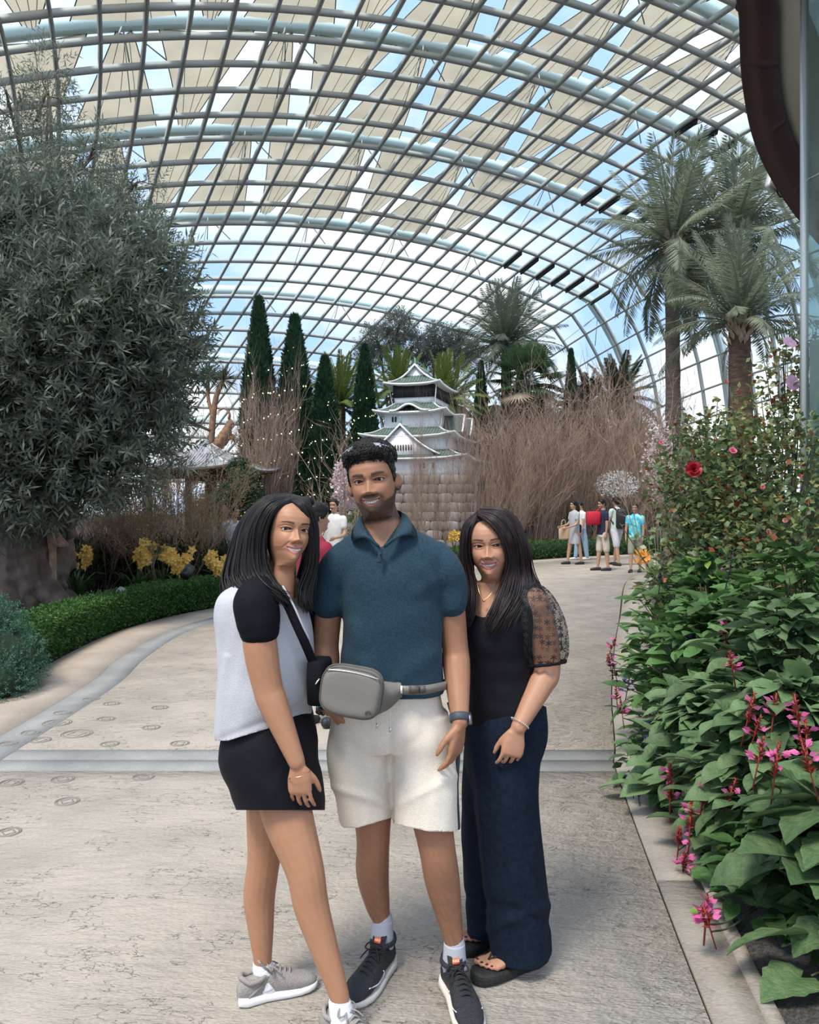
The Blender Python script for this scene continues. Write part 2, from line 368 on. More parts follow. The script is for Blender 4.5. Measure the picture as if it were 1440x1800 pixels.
def RN(a, b):
    a = min(a, I1 - 1); b = min(b, J1 - 1)
    n = np.cross(ROOF[a, b + 1] - ROOF[a, b], ROOF[a + 1, b] - ROOF[a, b]); n = n / np.linalg.norm(n); return n if n[2] > 0 or b > JT else -n
ceiling = empty('ceiling', (0, 0, 0), label='curved glass and steel grid roof over the garden', kind='structure')
def strip_bar(pts, nrm, w, h):
    pts = np.array(pts); nrm = unit(np.array(nrm)); t = unit(np.gradient(pts, axis=0)); s = unit(np.cross(t, nrm))
    return loft(np.stack([pts + s * w - nrm * h, pts + s * w + nrm * h * .2, pts - s * w + nrm * h * .2, pts - s * w - nrm * h], 1))
for i in range(I0, I1 + 1):
    pts = []; nn = []
    for j in range(J0, J1 + 1):
        if ROOF[i, j][2] < -1: continue
        pts.append(ROOF[i, j]); nn.append(RN(i, j))
    if len(pts) > 2: strip_bar(pts, nn, .105, .30).build('hoop_rib', M_steel, ceiling, smooth=False)
for j in range(J0, J1 + 1):
    pts = []; nn = []
    for i in range(I0, I1 + 1):
        if ROOF[i, j][2] < -1: continue
        pts.append(ROOF[i, j]); nn.append(RN(i, j))
    if len(pts) > 2: strip_bar(pts, nn, .09, .30).build('purlin', M_steel, ceiling, smooth=False)
cells = []; 
for i in range(I0, I1):
    for j in range(J0, J1):
        c = [ROOF[i, j], ROOF[i + 1, j], ROOF[i + 1, j + 1], ROOF[i, j + 1]]
        if min(p[2] for p in c) < 0: continue
        pr = np.array([(720 + FPX * p[0] / max(p[1], .1), HOR - FPX * (p[2] - CAMZ) / max(p[1], .1)) for p in c])
        ar = .5 * abs(np.cross(pr[2] - pr[0], pr[3] - pr[1])) ; cen = pr.mean(0)
        vis = -60 < cen[0] < 1500 and -60 < cen[1] < 850 and min(p[1] for p in c) > 5
        cells.append((-ar if vis else 1e9, i, j))
cells.sort(); rest = MB()
for n, (k, i, j) in enumerate(cells):
    nn = RN(i, j) * .03; c = np.array([ROOF[i, j], ROOF[i + 1, j], ROOF[i + 1, j + 1], ROOF[i, j + 1]]); V = np.vstack([c - nn * 0, c + nn])
    m = MB().add(V, [[0, 1, 2, 3], [7, 6, 5, 4], [0, 4, 5, 1], [1, 5, 6, 2], [2, 6, 7, 3], [3, 7, 4, 0]])
    m = MB().add(c, [[0, 1, 2, 3]])
    if n < 295: m.build('pane', M_pane, ceiling, smooth=False)
    else: rest.merge(m)
rest.build('pane_field', M_pane, ceiling, smooth=False, kind='stuff')
# outer arches above the glass, with slender struts
for ia in (-7, -3, 1, 5, 9, 13, 17, 21):
    pts = [RF(ia + .45, j, 1.9) for j in range(J0, J1) if ROOF[ia, j][2] > 0]; nn = [RN(ia, j) for j in range(J0, J1) if ROOF[ia, j][2] > 0]
    arch = strip_bar(pts, nn, .30, .75).build('outer_arch', M_arch, ceiling, smooth=False)
    st = MB()
    for j in range(-12, 28, 4):
        top = RF(ia + .45, j - .3, 1.4)
        if top[2] < 3: continue
        for di, dj in ((-.0, -.6), (.9, .6), (.9, -.3)): st.merge(tube([top, RF(ia + di, j + dj)], .045, 5))
        st.merge(tube([top, RF(ia + 1.9, j - .3, -.8)], .03, 4))
    st.build('strut', M_steel, arch)
# shade sails: long tapering cloths between the arches
for ia, jr in ((-7, 19), (-3, 19), (1, 17), (5, 15)):
    for jc in range(-12, jr, 4):
        for up in (0, 1):
            c = jc - .3 + 2 * up; n = 9; V = []
            if c + .8 > jr: continue
            for s in np.linspace(0, 1, n):
                k = s if not up else 1 - s; hwid = .18 + 1.0 * k
                for t in (-1, -.5, 0, .5, 1): V.append(RF(ia + .5 + s * 3.55, c + hwid * t, 1.05 + .25 * (abs(t) - .5)))
            a = np.arange(n - 1)[:, None] * 5 + np.arange(4)[None]; Q = np.stack([a, a + 1, a + 6, a + 5], -1).reshape(-1, 4)
            sail = MB().add(V, Q).build('shade_sail', M_sail, ceiling); vv = np.array(V).reshape(n, 5, 3) - [0, 0, .06]; sm = MB()
            for t in range(5): sm.merge(tube(vv[:, t], .035 if t in (0, 4) else .02, 4))
            sm.build('seam', M_seam, sail)
# opened vents: dark frames on the right flank
for ih, js in ((8, range(17, 24)), (4, range(17, 22)), (0, range(17, 22))):
    for j in js:
        p0, p1 = RF(ih + .05, j, -.3), RF(ih + .98, j, -.3); s = unit(RF(ih, j + .5) - RF(ih, j)); n = RN(ih, j)
        bar(p0 + s * .2, p1 + s * .2, s * .09, n * .3).build('vent_frame', M_vent, ceiling, smooth=False)

# ================================================================ THE BUILDING ON THE RIGHT
M_maroon = mat('maroon fascia', (.030, .008, .012), .55, (.045, .012, .016), 1.5)
M_soffit = mat('grey soffit', (.60, .63, .58), .8, (.50, .53, .49), .5)
M_gwall = glassmat('green curtain glass', (.62, .75, .71), .30, .03)
M_alu = mat('pale aluminium', (.55, .58, .57), .4, metal=.3)
zf = 6.0
def F6(px, py, z=zf): Y = FPX * (z - CAMZ) / (HOR - py); return ((px - 720) * Y / FPX, Y)
oe = np.array([(2.2, 4.6)] + [F6(*a) for a in ((1303, -60), (1305, 40), (1310, 150), (1330, 250), (1368, 330), (1418, 400))] + [(7.6, 14.2), (9.5, 15.6)])
ie = np.array([(2.75, 4.6)] + [F6(*a) for a in ((1374, -60), (1369, 45), (1370, 144), (1381, 213), (1411, 290))] + [(6.0, 11.6), (7.8, 13.4), (9.6, 14.8)])
canopy = empty('trim_1', (0, 0, 0), label='dark maroon curved canopy edge overhead at the right', kind='structure')
oe, ie = spline(oe, 91), spline(ie, 91)
for k in range(0, 90, 15):
    slab(oe[k:k + 16], ie[k:k + 16], zf, zf + .9).build('fascia_panel', M_maroon, canopy, smooth=False)
slab(oe - [.03, 0], oe, zf + .0, zf + 1.0).build('edge_trim', M_maroon, canopy, smooth=False)
slab(ie, ie + [5, -1.2], zf + .07, zf + .25).build('soffit', M_soffit, canopy, smooth=False)
wall = empty('wall_right', (0, 0, 0), label='greenish glass curtain wall with pale frames at the right edge', kind='structure')
gw = np.array([(3.47, 7.0), (3.66, 6.3), (3.9, 5.4), (4.2, 4.4)])
for k in range(3):
    a, b = gw[k], gw[k + 1]
    for z0, z1 in ((0, 2.2), (2.22, 4.4), (4.42, 6.7)):
        slab(np.array([a, b]), np.array([a, b]) + [.03, 0], z0, z1).build('pane', M_gwall, wall, smooth=False)
    box((*a, 3.35), (.05, .05, 6.7)).build('mullion', M_alu, wall, smooth=False)
slab(np.array([(3.52, 7.0), (3.95, 5.4), (4.25, 4.4)]), np.array([(9, 8.4), (9, 5.8), (9, 4.4)]), 0, 3.0).build('interior_block', M_soffit, wall, smooth=False)
# floodlight on the canopy edge
fl = P(1358, 320, 11.6); fd = empty('floodlight', (fl[0], fl[1], fl[2]), 'small pale grey floodlight bracketed under the maroon canopy edge', 'floodlight')
loft([ell((0, y, 0), (s * .10, 0, 0), (0, 0, s * .14), 16, 5) for y, s in ((-.05, .8), (-.04, 1), (.03, 1), (.06, .7))]).build('housing', M_alu, fd, rot=(0, .35, .5))
tube(spline([(.06, .02, -.1), (.14, .04, -.2), (.24, .04, -.12), (.26, .05, .1), (.20, .05, .35)], 14), .014, 6).build('cable', M_vent, fd)
tube([(.05, .02, .0), (.24, .03, .08)], .016, 6).build('bracket', M_alu, fd)
cl = P(1304, 8, 7.6); cd = empty('spotlight', tuple(cl), 'black spotlight hanging at the canopy edge near the top', 'spotlight')
tube([(-.03, -.05, -.05), (.02, .02, .05)], .05, 12).build('lamp_head', M_vent, cd); tube([(.02, .02, .05), (.05, .03, .25)], .012, 6).build('bracket', M_vent, cd)
# ================================================================ PEOPLE: BODY TOOLS
M_skin = mat('skin', (.4, .2, .12), .48, vcol=True, spec=.4, bump=.06, bscale=900)
for n_ in [M_skin.node_tree]:
    b_ = n_.nodes['Principled BSDF']; at_ = [x for x in n_.nodes if x.type == 'ATTRIBUTE'][0]; n_.links.new(at_.outputs['Color'], b_.inputs['Base Color'])
    b_.inputs['Subsurface Weight'].default_value = .12; b_.inputs['Subsurface Radius'].default_value = (.012, .005, .003); b_.inputs['Subsurface Scale'].default_value = .6
M_eye = mat('eye', (.8, .8, .8), .15, vcol=True, spec=.25); n_ = M_eye.node_tree; n_.links.new([x for x in n_.nodes if x.type == 'ATTRIBUTE'][0].outputs['Color'], n_.nodes['Principled BSDF'].inputs['Base Color'])
M_teeth = mat('teeth', (.82, .79, .74), .25)
M_hair = mat('black hair', (.008, .0075, .008), .45, (.016, .014, .014), 60, stretch=(1, 1, .15), spec=.25)
M_hair2 = mat('dark brown black hair', (.008, .006, .007), .42, (.026, .015, .015), 50, stretch=(1, 1, .15), spec=.25)
HZ = np.linspace(-.13, .225, 700)
def prof(tab, sm=5):
    t = np.array(tab); y = np.interp(HZ, t[:, 0], t[:, 1]); k = np.exp(-np.linspace(-2.5, 2.5, 4 * sm + 1) ** 2 / 2); k /= k.sum(); yp = np.pad(y, 2 * sm, mode='edge'); return np.convolve(yp, k, 'valid')
PW = prof([(-.13, .062), (-.09, .056), (-.05, .052), (-.02, .051), (-.006, .051), (.006, .0505), (.018, .0525), (.035, .0585), (.05, .0635), (.07, .0675), (.09, .0702), (.115, .0725), (.135, .0740), (.155, .0745), (.172, .0725), (.19, .0655), (.203, .0540), (.212, .041), (.218, .026), (.2215, .011), (.225, .006)])
PF = prof([(-.13, .020), (-.09, .026), (-.05, .030), (-.02, .032), (-.010, .040), (-.002, .066), (.006, .084), (.018, .0935), (.030, .0945), (.042, .0905), (.052, .0930), (.068, .0940), (.082, .0925), (.098, .0905), (.112, .0895), (.124, .0945), (.135, .0970), (.152, .0955), (.168, .0900), (.182, .0800), (.196, .0640), (.207, .0450), (.215, .030), (.2205, .014), (.225, .006)], 4)
PBK = prof([(-.13, .070), (-.08, .066), (-.04, .066), (0, .070), (.03, .077), (.06, .085), (.10, .096), (.14, .101), (.165, .098), (.185, .086), (.2, .068), (.21, .050), (.217, .030), (.2215, .013), (.225, .006)])
PN = prof([(-.13, 2.0), (-.02, 2.0), (.0, 2.1), (.012, 2.15), (.03, 2.1), (.05, 2.05), (.08, 2.12), (.11, 2.3), (.15, 2.35), (.19, 2.2), (.225, 2.0)])
def face_feat(x, z, o):
    """forward displacement of the face at (x, z)"""
    ax = np.abs(x); f = np.zeros_like(x)
    # brow, sockets, cheeks, chin
    f += .0035 * gauss(ax - .028, .018) * gauss(z - .1255, .0055) * o.get('brow', 1)
    f -= .0095 * gauss(ax - .031, .0150) * gauss(z - .1120, .0090)
    f += .0050 * gauss(ax - .041, .015) * gauss(z - .0800, .013) * o.get('cheek', 1)
    f += .0035 * gauss(x, .014) * gauss(z - .0200, .010)
    # nose
    nw = np.interp(z, [.063, .073, .083, .102, .124], [.0105, .0115, .0088, .0062, .0075]) * o.get('nw', 1)
    nh = np.interp(z, [.0635, .0680, .0708, .0780, .0845, .0985, .1120, .1240, .1320], [0, .0045, .0150, .0225, .0215, .0140, .0065, .0010, 0]) * o.get('nl', 1)
    f += nh * np.exp(-(ax / nw) ** 2 * .62)
    f += .0045 * gauss(x, .0085) * gauss(z - .0780, .0055)
    f += .0105 * gauss(ax - .0140 * o.get('nw', 1), .0050) * gauss(z - .0745, .0055)
    f -= .0045 * gauss(ax - .0070, .0028) * gauss(z - .0675, .0026)
    # smile folds
    tt = np.clip((.0735 - z) / .020, 0, 1); fx = .0185 + .0165 * tt
    f -= .0026 * gauss(ax - fx, .0030) * sstep(.047, .054, z) * (1 - sstep(.071, .078, z))
    # lips and open smile
    mw = o.get('mw', .0265); u = np.clip(ax / mw, 0, 1.3); zu = .0545 + .0045 * u ** 2 + o.get('mz', -.0045); zl = .0545 - o.get('mo', .0085) + (.0045 + o.get('mo', .0085)) * u ** 2 + o.get('mz', -.0045)
    inm = sstep(-.0009, .0009, zu - z) * sstep(-.0009, .0009, z - zl) * (ax < mw)
    taper = np.sqrt(np.clip(1 - u ** 2, 0, 1))
    f += .0038 * gauss(z - (zu + .0030), .0030) * taper + .0046 * gauss(z - (zl - .0042), .0036) * taper
    f -= .0022 * gauss(ax - mw - .002, .0035) * gauss(z - .0550, .0035)
    f -= .0115 * inm
    # eyelids: a recess for the eyeball, lids raised round it
    ew, eu, el_ = o.get('ew', .0150), o.get('eu', .0036), o.get('el', .0028); ex = (ax - .0315) / ew
    up = .1122 + eu * np.clip(1 - ex ** 2, 0, 1) ** .75 + .0006 * ex; lo = .1122 - el_ * np.clip(1 - ex ** 2, 0, 1) ** .8 + .0006 * ex
    ine = sstep(-.0006, .0006, up - z) * sstep(-.0006, .0006, z - lo) * (np.abs(ex) < 1)
    near = sstep(1.35, .8, np.abs(ex))
    f += .0062 * gauss(z - (up + .0024), .0028) * near + .0050 * gauss(z - (lo - .0028), .0030) * near
    f -= .0018 * gauss(z - (up + .0068), .0013) * near
    f -= .0050 * ine
    return f, inm, ine, zu, zl, up, lo, ex
def head_mb(o, NT=190, NZ=200):
    zz = np.concatenate([np.linspace(-.125, -.02, 16, endpoint=False), np.linspace(-.02, .14, int(NZ * .72), endpoint=False), np.linspace(.14, .2235, int(NZ * .28))])
    t = np.linspace(0, 2 * np.pi, NT, endpoint=False); th = t + .58 * np.cos(t)      # dense round the front (pi/2)
    c, s = np.cos(th), np.sin(th); g = lambda A: np.interp(zz, HZ, A)[:, None]
    w, yf, yb, n = g(PW) * o.get('sw', 1), g(PF), g(PBK), g(PN)
    jaw = 1 + (o.get('jaw', 1) - 1) * gauss(zz - .022, .03)[:, None]; w = w * jaw; nk = (1 + (o.get('neck', 1) - 1) * sstep(.032, -.012, zz))[:, None]; w = w * nk; n2 = (1 + (o.get("neck", 1) - 1) * sstep(-.005, -.03, zz))[:, None]; yf = yf * n2; yb = yb * nk
    nn = np.where(s[None] > 0, n, 2.1); x = w * np.sign(c) * np.abs(c) ** (2 / nn); y = np.where(s > 0, yf, yb) * np.sign(s) * np.abs(s) ** (2 / nn)
    Z = np.repeat(zz[:, None], NT, 1)
    x = x * (1 - np.interp(zz, [-.03, -.01, 0, .012, .025, .04, .055], [0, .25, .50, .46, .33, .17, 0])[:, None] * o.get('chin', 1) * sstep(.0, .085, y))
    f = face_feat(x, Z, o)[0] * sstep(.15, .45, s)[None]
    y = y + f
    rings = np.stack([x, y, Z], -1); return loft(rings), rings
def ear_mb(sx):
    mb = MB(); n, m = 18, 12; q = sphere((0, 0, 0), (1, 1, 1), n, m); V = q.V(); r = np.hypot(V[:, 1], V[:, 2])
    thick = .008 + .004 * gauss(r - .85, .18) - .006 * gauss(r - .4, .25) * (V[:, 0] > 0)
    y = V[:, 1] * .0132 * np.where(V[:, 2] < 0, 1 + .35 * V[:, 2], 1) - .004 * V[:, 2]; z = V[:, 2] * .0285
    x = V[:, 0] * thick + .012 * np.clip(-V[:, 1], -.3, 1)
    q.v = [np.stack([sx * (x + .0735), y - .008, z + .098], 1)]
    if sx < 0: q.q = [a[:, ::-1] for a in q.q]; q.t = [a[:, ::-1] for a in q.t]
    return q
def head_matrix(c, yaw, roll, pitch, sc):
    return Matrix.Translation(Vector(c)) @ Matrix.Rotation(math.pi + yaw, 4, 'Z') @ Matrix.Rotation(roll, 4, 'Y') @ Matrix.Rotation(pitch, 4, 'X') @ Matrix.Scale(sc, 4) @ Matrix.Translation((0, 0, -.11))
def skin_cols(L, skin, o):
    """albedo of head points L (head space)"""
    x, y, z = L.T; n = len(L); col = np.tile(np.array(skin), (n, 1)); ax = np.abs(x); front = sstep(.02, .045, y)
    mix = lambda c, k: col * (1 - k[:, None]) + np.array(c) * k[:, None]
    f, inm, ine, zu, zl, up, lo, ex = face_feat(x, z, o); head = sstep(-.02, -.01, z)
    col = mix(np.array(skin) * [1.08, .95, .9], .5 * gauss(ax - .042, .016) * gauss(z - .078, .014) * front)
    col = mix(np.array(skin) * [.70, .62, .6], .55 * gauss(ax - .031, .016) * gauss(z - .111, .009) * front)
    if o.get('beard'):
        nz = .5 + .5 * noise3(L, 900, 3)
        line = np.interp(y, [-.03, .0, .03, .06, .085, .1], [.100, .090, .066, .054, .047, .046])
        m = sstep(0, .012, line - z) * sstep(-.03, -.012, z) * sstep(-.035, -.015, y)
        m = np.maximum(m, sstep(.030, .024, ax) * sstep(.0560, .0595, z) * sstep(.0715, .0680, z) * front * .95)      # moustache
        m = np.maximum(m, gauss(ax - .031, .006) * gauss(z - .052, .012) * front)
        m = m * (1 - .75 * gauss(x, .012) * gauss(z - .038, .004)); col = mix((.030, .020, .016), np.clip(m * (.70 + .3 * nz), 0, .94))
    lipm = sstep(-.0005, .001, z - zu) * sstep(.0082, .0055, z - zu) + sstep(-.0005, .001, zl - z) * sstep(.0105, .0075, zl - z)
    u = ax / o.get('mw', .0265); lipm = np.clip(lipm, 0, 1) * sstep(1.06, .93, u) * front; col = mix(o.get('lip', (.30, .10, .085)), lipm * .9)
    col = mix((.035, .010, .010), inm * front)
    by = .1300 + .0035 * np.sin(np.clip((ax - .012) / .040, 0, 1) * 2.4) + o.get('browz', 0); bt = o.get('browt', .0030)
    bm = sstep(.0105, .014, ax) * sstep(.054, .046, ax) * gauss(z - by, bt * np.interp(ax, [.012, .03, .054], [1.1, 1.05, .5])) * front
    col = mix((.022, .015, .012), np.clip(bm * o.get('browk', 1.0), 0, .93))
    lash = gauss(z - (up + .0006), .0009) * (np.abs(ex) < 1.12) * front; col = mix((.015, .01, .01), np.clip(lash * 1.1, 0, .95))
    lash2 = gauss(z - lo, .0007) * (np.abs(ex) < 1.05) * front; col = mix((.04, .025, .02), np.clip(lash2 * .7, 0, .8))
    col = mix((.10, .04, .035), ine * front * .8)
    col = mix((.06, .02, .015), np.clip(gauss(ax - .0068, .0022) * gauss(z - .0680, .0018) * .45, 0, .45) * front)  # nostril shade painted into the skin colour
    return col
def add_eyes(parent, Mx, look=(0, 0), iris=(.030, .013, .007), o={}):
    for s in (-1, 1):
        q = sphere((0, 0, 0), (1, 1, 1), 28, 24); V = q.V(); 
        r = np.array([.0122] * 3); c = np.array([s * .0315, o.get('ey', .0683), .1120])
        d = unit(np.array([look[0], 1, look[1]])); a = np.arccos(np.clip(V @ d, -1, 1))
        col = np.tile([.50, .46, .44], (len(V), 1)); k = sstep(.60, .54, a)[:, None]; col = col * (1 - k) + np.array(iris) * k; k = sstep(.28, .24, a)[:, None]; col = col * (1 - k) + .003 * k
        q.v = [V * r + c]; q.xform(Mx); link('eye', q.mesh('eye', M_eye, True, col), parent)
def add_teeth(parent, Mx, o):
    mb = MB(); mw = o.get('mw', .0265) * .80; mo = o.get('mo', .0085); n = 9
    for k in range(n):
        x = (k - (n - 1) / 2) * 2 * mw / n; w_ = mw / n * .93; u = abs(x) / o.get('mw', .0265); zu = .0545 + .0045 * u * u + o.get('mz', -.0045) + .002; zl = zu - (mo * 1.0) * (1 - .55 * u * u) - .002
        y = .0868 - .42 * x * x / .03; 
        mb.merge(loft([ell((x, y, z), (w_ * s, 0, 0), (0, .003, 0), 8, 4) for z, s in ((zl, .8), (zl + .0012, 1), (zu, .95))]))
    mb.xform(Mx).build('teeth', M_teeth, parent)
def hair_cap(parent, Mx, o, hl, thick, m, amp=.004, freq=120, NT=150, NZ=150, name='hair'):
    """offset shell of the skull above the hairline"""
    hb, rings = head_mb(dict(o, nl=0), NT, NZ); L = rings.reshape(-1, 3); ang = np.degrees(np.abs(np.arctan2(L[:, 0], L[:, 1] + .005)))
    line = np.interp(ang, *zip(*hl)); k = sstep(-.004, .010, L[:, 2] - line)
    d = unit(L - np.array([0, -.008, .10])); th = thick(L, ang) + amp * noise3(L * [1, 1, .6], freq, 5) + amp * .6 * noise3(L, freq * 2.3, 6)
    V = L + d * (np.where(k > 0, k * th, 0) - .010 * (1 - k))[:, None]; q = loft(V.reshape(rings.shape)); q.xform(Mx); return q.build(name, m, parent)
def strands(parent, guides, n, m, r=.0045, seed=0, name='hair_strands', jit=.006, K=26, wave=.004, flat=1.0):
    """long hair: strands interpolated between ordered guide curves"""
    rng = np.random.default_rng(seed); Gd = np.array([spline(g, K) for g in guides]); ng = len(Gd)
    u = np.sort(rng.uniform(0, ng - 1, n)); i = np.minimum(u.astype(int), ng - 2); f = (u - i)[:, None, None]
    Pp = Gd[i] * (1 - f) + Gd[i + 1] * f; t = np.linspace(0, 1, K)[None, :, None]
    Pp = Pp + rng.normal(size=(n, 1, 3)) * jit * (.25 + t) + wave * np.sin(t * rng.uniform(4, 8, (n, 1, 1)) + rng.uniform(0, 6, (n, 1, 1))) * rdir(n, rng)[:, None] * t
    Ln = rng.uniform(.86, 1.0, n); tt = np.linspace(0, 1, K); 
    rad = r * rng.uniform(.6, 1.3, (n, 1)) * np.interp(tt, [0, .1, .7, 1], [.7, 1, .9, .12])[None]
    q = tubes(Pp, rad, 5, (.15, 1, .1)); return q.build(name, m, parent, kind='stuff')
def limb(pts, rad, n=16, k=None, r2=None):
    k = k or 5 * len(pts); p = spline(pts, k); r = spline(np.array(rad, float)[:, None], k)[:, 0]
    rr2 = spline(np.array(r2, float)[:, None], k)[:, 0] if r2 is not None else None
    q = tube(p, r, n, r2=rr2); e0 = sphere(p[0], r[0] * .98, n, 8); e1 = sphere(p[-1], r[-1] * .98, n, 8); return q.merge(e0).merge(e1)
def hand(wr, d, nb, s, size=1.0, curl=(.35, .4, .3), spread=.09, thumb=.6, each=None):
    """wr wrist, d finger direction, nb back-of-hand normal, s towards the thumb"""
    d = unit(np.array(d, float)); nb = np.array(nb, float); nb = unit(nb - d * (nb @ d)); s0 = np.array(s, float); sv = np.cross(d, nb); sv = sv * (1 if sv @ s0 > 0 else -1); wr = np.array(wr, float); S = size; mb = MB()
    rg_ = [ell(wr + d * t * S + nb * (-.002 * S), sv * a * S, nb * b * S, 20, 2.6) for t, a, b in ((-.012, .024, .0175), (.004, .025, .0170), (.02, .030, .0165), (.045, .0385, .0155), (.07, .0405, .0140), (.085, .0395, .0120), (.093, .036, .009))]
    if (np.cross(sv, nb) @ d) < 0: rg_ = [r[::-1] for r in rg_]
    mb.merge(loft(rg_))
    for k, (off, L, r) in enumerate(((.0300, .073, .0078), (.0105, .081, .0080), (-.0098, .075, .0077), (-.0288, .060, .0068))):
        c = curl if each is None else each[k]; base = wr + d * (.080 - .004 * (k == 3)) * S + sv * off * S; dr = unit(d + sv * (off / .03) * spread); p = [base - dr * .012 * S, base]; a = 0
        for q, fr in enumerate((.44, .30, .26)):
            a += c[q]; dd = dr * math.cos(a) - nb * math.sin(a); p.append(p[-1] + dd * L * fr * S)
        pp = spline(p, 14); rr = np.interp(np.linspace(0, 1, 14), [0, .25, .45, .6, .75, .9, 1], [r * 1.02, r, r * .92, r * .97, r * .86, r * .82, r * .6]) * S
        mb.merge(tube(pp, rr, 10)).merge(sphere(pp[-1], rr[-1], 8, 6))
    b = wr + d * .022 * S + sv * .022 * S - nb * .004 * S; t1 = unit(d * .75 + sv * thumb - nb * .35); t2 = unit(d * .95 + sv * thumb * .35 - nb * .3)
    p = spline([b - t1 * .01 * S, b + t1 * .028 * S, b + t1 * .045 * S + t2 * .008 * S, b + t1 * .045 * S + t2 * .045 * S], 12); rr = np.interp(np.linspace(0, 1, 12), [0, .35, .6, .85, 1], [.0155, .0125, .0098, .0095, .006]) * S
    return mb.merge(tube(p, rr, 10)).merge(sphere(p[-1], rr[-1], 8, 6))
def remesh(mb, vox, it=3, name='body', fac=.5): return apply_mods(mb.mesh(name), [('REMESH', dict(mode='VOXEL', voxel_size=vox)), ('SMOOTH', dict(factor=fac, iterations=it))])
def unite(a, b):
    """union of two closed meshes"""
    ob = bpy.data.objects.new('tmpb', b); COL.objects.link(ob)
    try: r = apply_mods(a, [('BOOLEAN', dict(operation='UNION', solver='MANIFOLD', object=ob))])
    except Exception: r = apply_mods(a, [('BOOLEAN', dict(operation='UNION', solver='EXACT', object=ob))])
    bpy.data.objects.remove(ob, do_unlink=True); return r
def make_body(parent, parts, Mx, o, skin, vox=.0045, extra=None, ears=True, NT=190, NZ=200):
    """one continuous skin surface: remeshed limbs united with the modelled head"""
    mb = MB()
    for p in parts: mb.merge(p)
    body = remesh(mb, vox, 3); hb, _ = head_mb(o, NT, NZ); head = hb.xform(Mx).mesh('head')
    for sx in ((-1, 1) if ears else ()): head = unite(head, ear_mb(sx).xform(Mx).mesh('ear'))
    me = unite(body, head); V = getV(me); iM = np.array(Mx.inverted()); L = V @ iM[:3, :3].T + iM[:3, 3]
    isH = (L[:, 2] > -.03) & (np.abs(L[:, 0]) < .11) & (np.abs(L[:, 1]) < .14) & (L[:, 2] < .25)
    col = np.tile(np.array(skin, float), (len(V), 1)); col[isH] = skin_cols(L[isH], skin, o)
    if extra: col = extra(V, col)
    col = col * (1 + .04 * noise3(V, 60, 9)[:, None])
    setcol(me, col); return link('body', shade(me, M_skin), parent)
def pxy(V): return np.stack([720 + FPX * V[:, 0] / V[:, 1], HOR - FPX * (V[:, 2] - CAMZ) / V[:, 1]], 1)
def cloth(parent, name, mb, m, vox=.007, it=4, wr=None, cut=None, thick=.003, fac=.5, sub=None):
    me = remesh(mb, vox, it, name, fac); V = getV(me)
    if wr is not None:
        nr = np.empty(len(V) * 3, np.float32); me.vertices.foreach_get('normal', nr); V = V + nr.reshape(-1, 3) * wr(V)[:, None]; setV(me, V)
    if cut is not None:
        g = np.asarray(cut(V), float); bm = bmesh.new(); bm.from_mesh(me); bm.verts.ensure_lookup_table(); mv = {}
        for v in bm.verts:
            gi = g[v.index]
            if gi > 0:
                best = None
                for w_ in {x for f in v.link_faces for x in f.verts}:
                    gw_ = g[w_.index]
                    if gw_ <= 0:
                        t = gi / (gi - gw_); 
                        if best is None or t < best[0]: best = (t, v.co.lerp(w_.co, t))
                if best: mv[v] = best[1]
        kill = [f for f in bm.faces if all(g[v.index] > 0 for v in f.verts)]
        for v, c in mv.items(): v.co = c
        bmesh.ops.delete(bm, geom=kill, context='FACES'); bm.to_mesh(me); bm.free()
        me = apply_mods(me, [('SOLIDIFY', dict(thickness=thick, offset=-1))])
    return link(name, shade(me, m), parent)
def sec(px, py, Y, hw, dep, n=40, e=2.3, yaw=0, e2=None):
    """torso section: centre pixel, depth, half width and half depth in metres, turned by yaw"""
    c = P(px, py, Y); a = np.array([math.cos(yaw), math.sin(yaw), 0]); b = np.array([-math.sin(yaw), math.cos(yaw), 0]); return ell(c, a * hw, b * dep, n, e, e2)
def sloft(secs, k=None):
    A = np.array(secs); n = A.shape[1]; k = k or 5 * len(A); B = spline(A.reshape(len(A), -1), k).reshape(k, n, 3); q = loft(B)
    if B[-1, 0, 2] < B[0, 0, 2]: q.q = [a[:, ::-1] for a in q.q]; q.t = [a[:, ::-1] for a in q.t]
    return q
def fabric(name, c, c2=None, rough=.85, scale=160, bump=.25, bscale=350, sheen=.12, **k): return mat(name, c, rough, c2, scale, bump, bscale, sheen=sheen, spec=.2, **k)
# ================================================================ THE THREE PEOPLE
M_polo = fabric('teal blue marl jersey', (.013, .036, .057), (.023, .054, .080), sheen=.05)
M_cream = fabric('cream jersey', (.66, .60, .51), (.72, .66, .57))
M_stripe = fabric('dark side stripe', (.03, .035, .045))
M_bag = mat('taupe nylon', (.165, .154, .136), .5, (.18, .168, .149), 220, bump=.06, bscale=260)
M_bagd = mat('dark taupe piping', (.085, .078, .068), .6)
M_blk = mat('black fabric', (.005, .0055, .008), .8, spec=.15, bump=.15, bscale=300)
M_greyT = fabric('heather grey jersey', (.42, .43, .46), (.52, .53, .56), scale=420)
M_skirt = mat('black stretch cloth', (.004, .0045, .008), .65, (.006, .0065, .011), 5, spec=.2)
M_vel = mat('black stretch top', (.003, .003, .006), .65, (.005, .005, .010), 6, spec=.2)
M_denim = fabric('navy trouser cloth', (.0035, .0080, .018), (.006, .014, .029), scale=60, bump=.2, sheen=0)
M_sock = fabric('pale grey sock', (.42, .44, .50))
M_sockw = fabric('white sock', (.75, .76, .80))
M_shoe = mat('black knit shoe', (.014, .016, .021), .6, (.022, .025, .032), 120, bump=.5, bscale=260)
M_sole = mat('off white sole', (.62, .60, .55), .6)
M_solew = mat('white ribbed sole', (.78, .78, .78), .5)
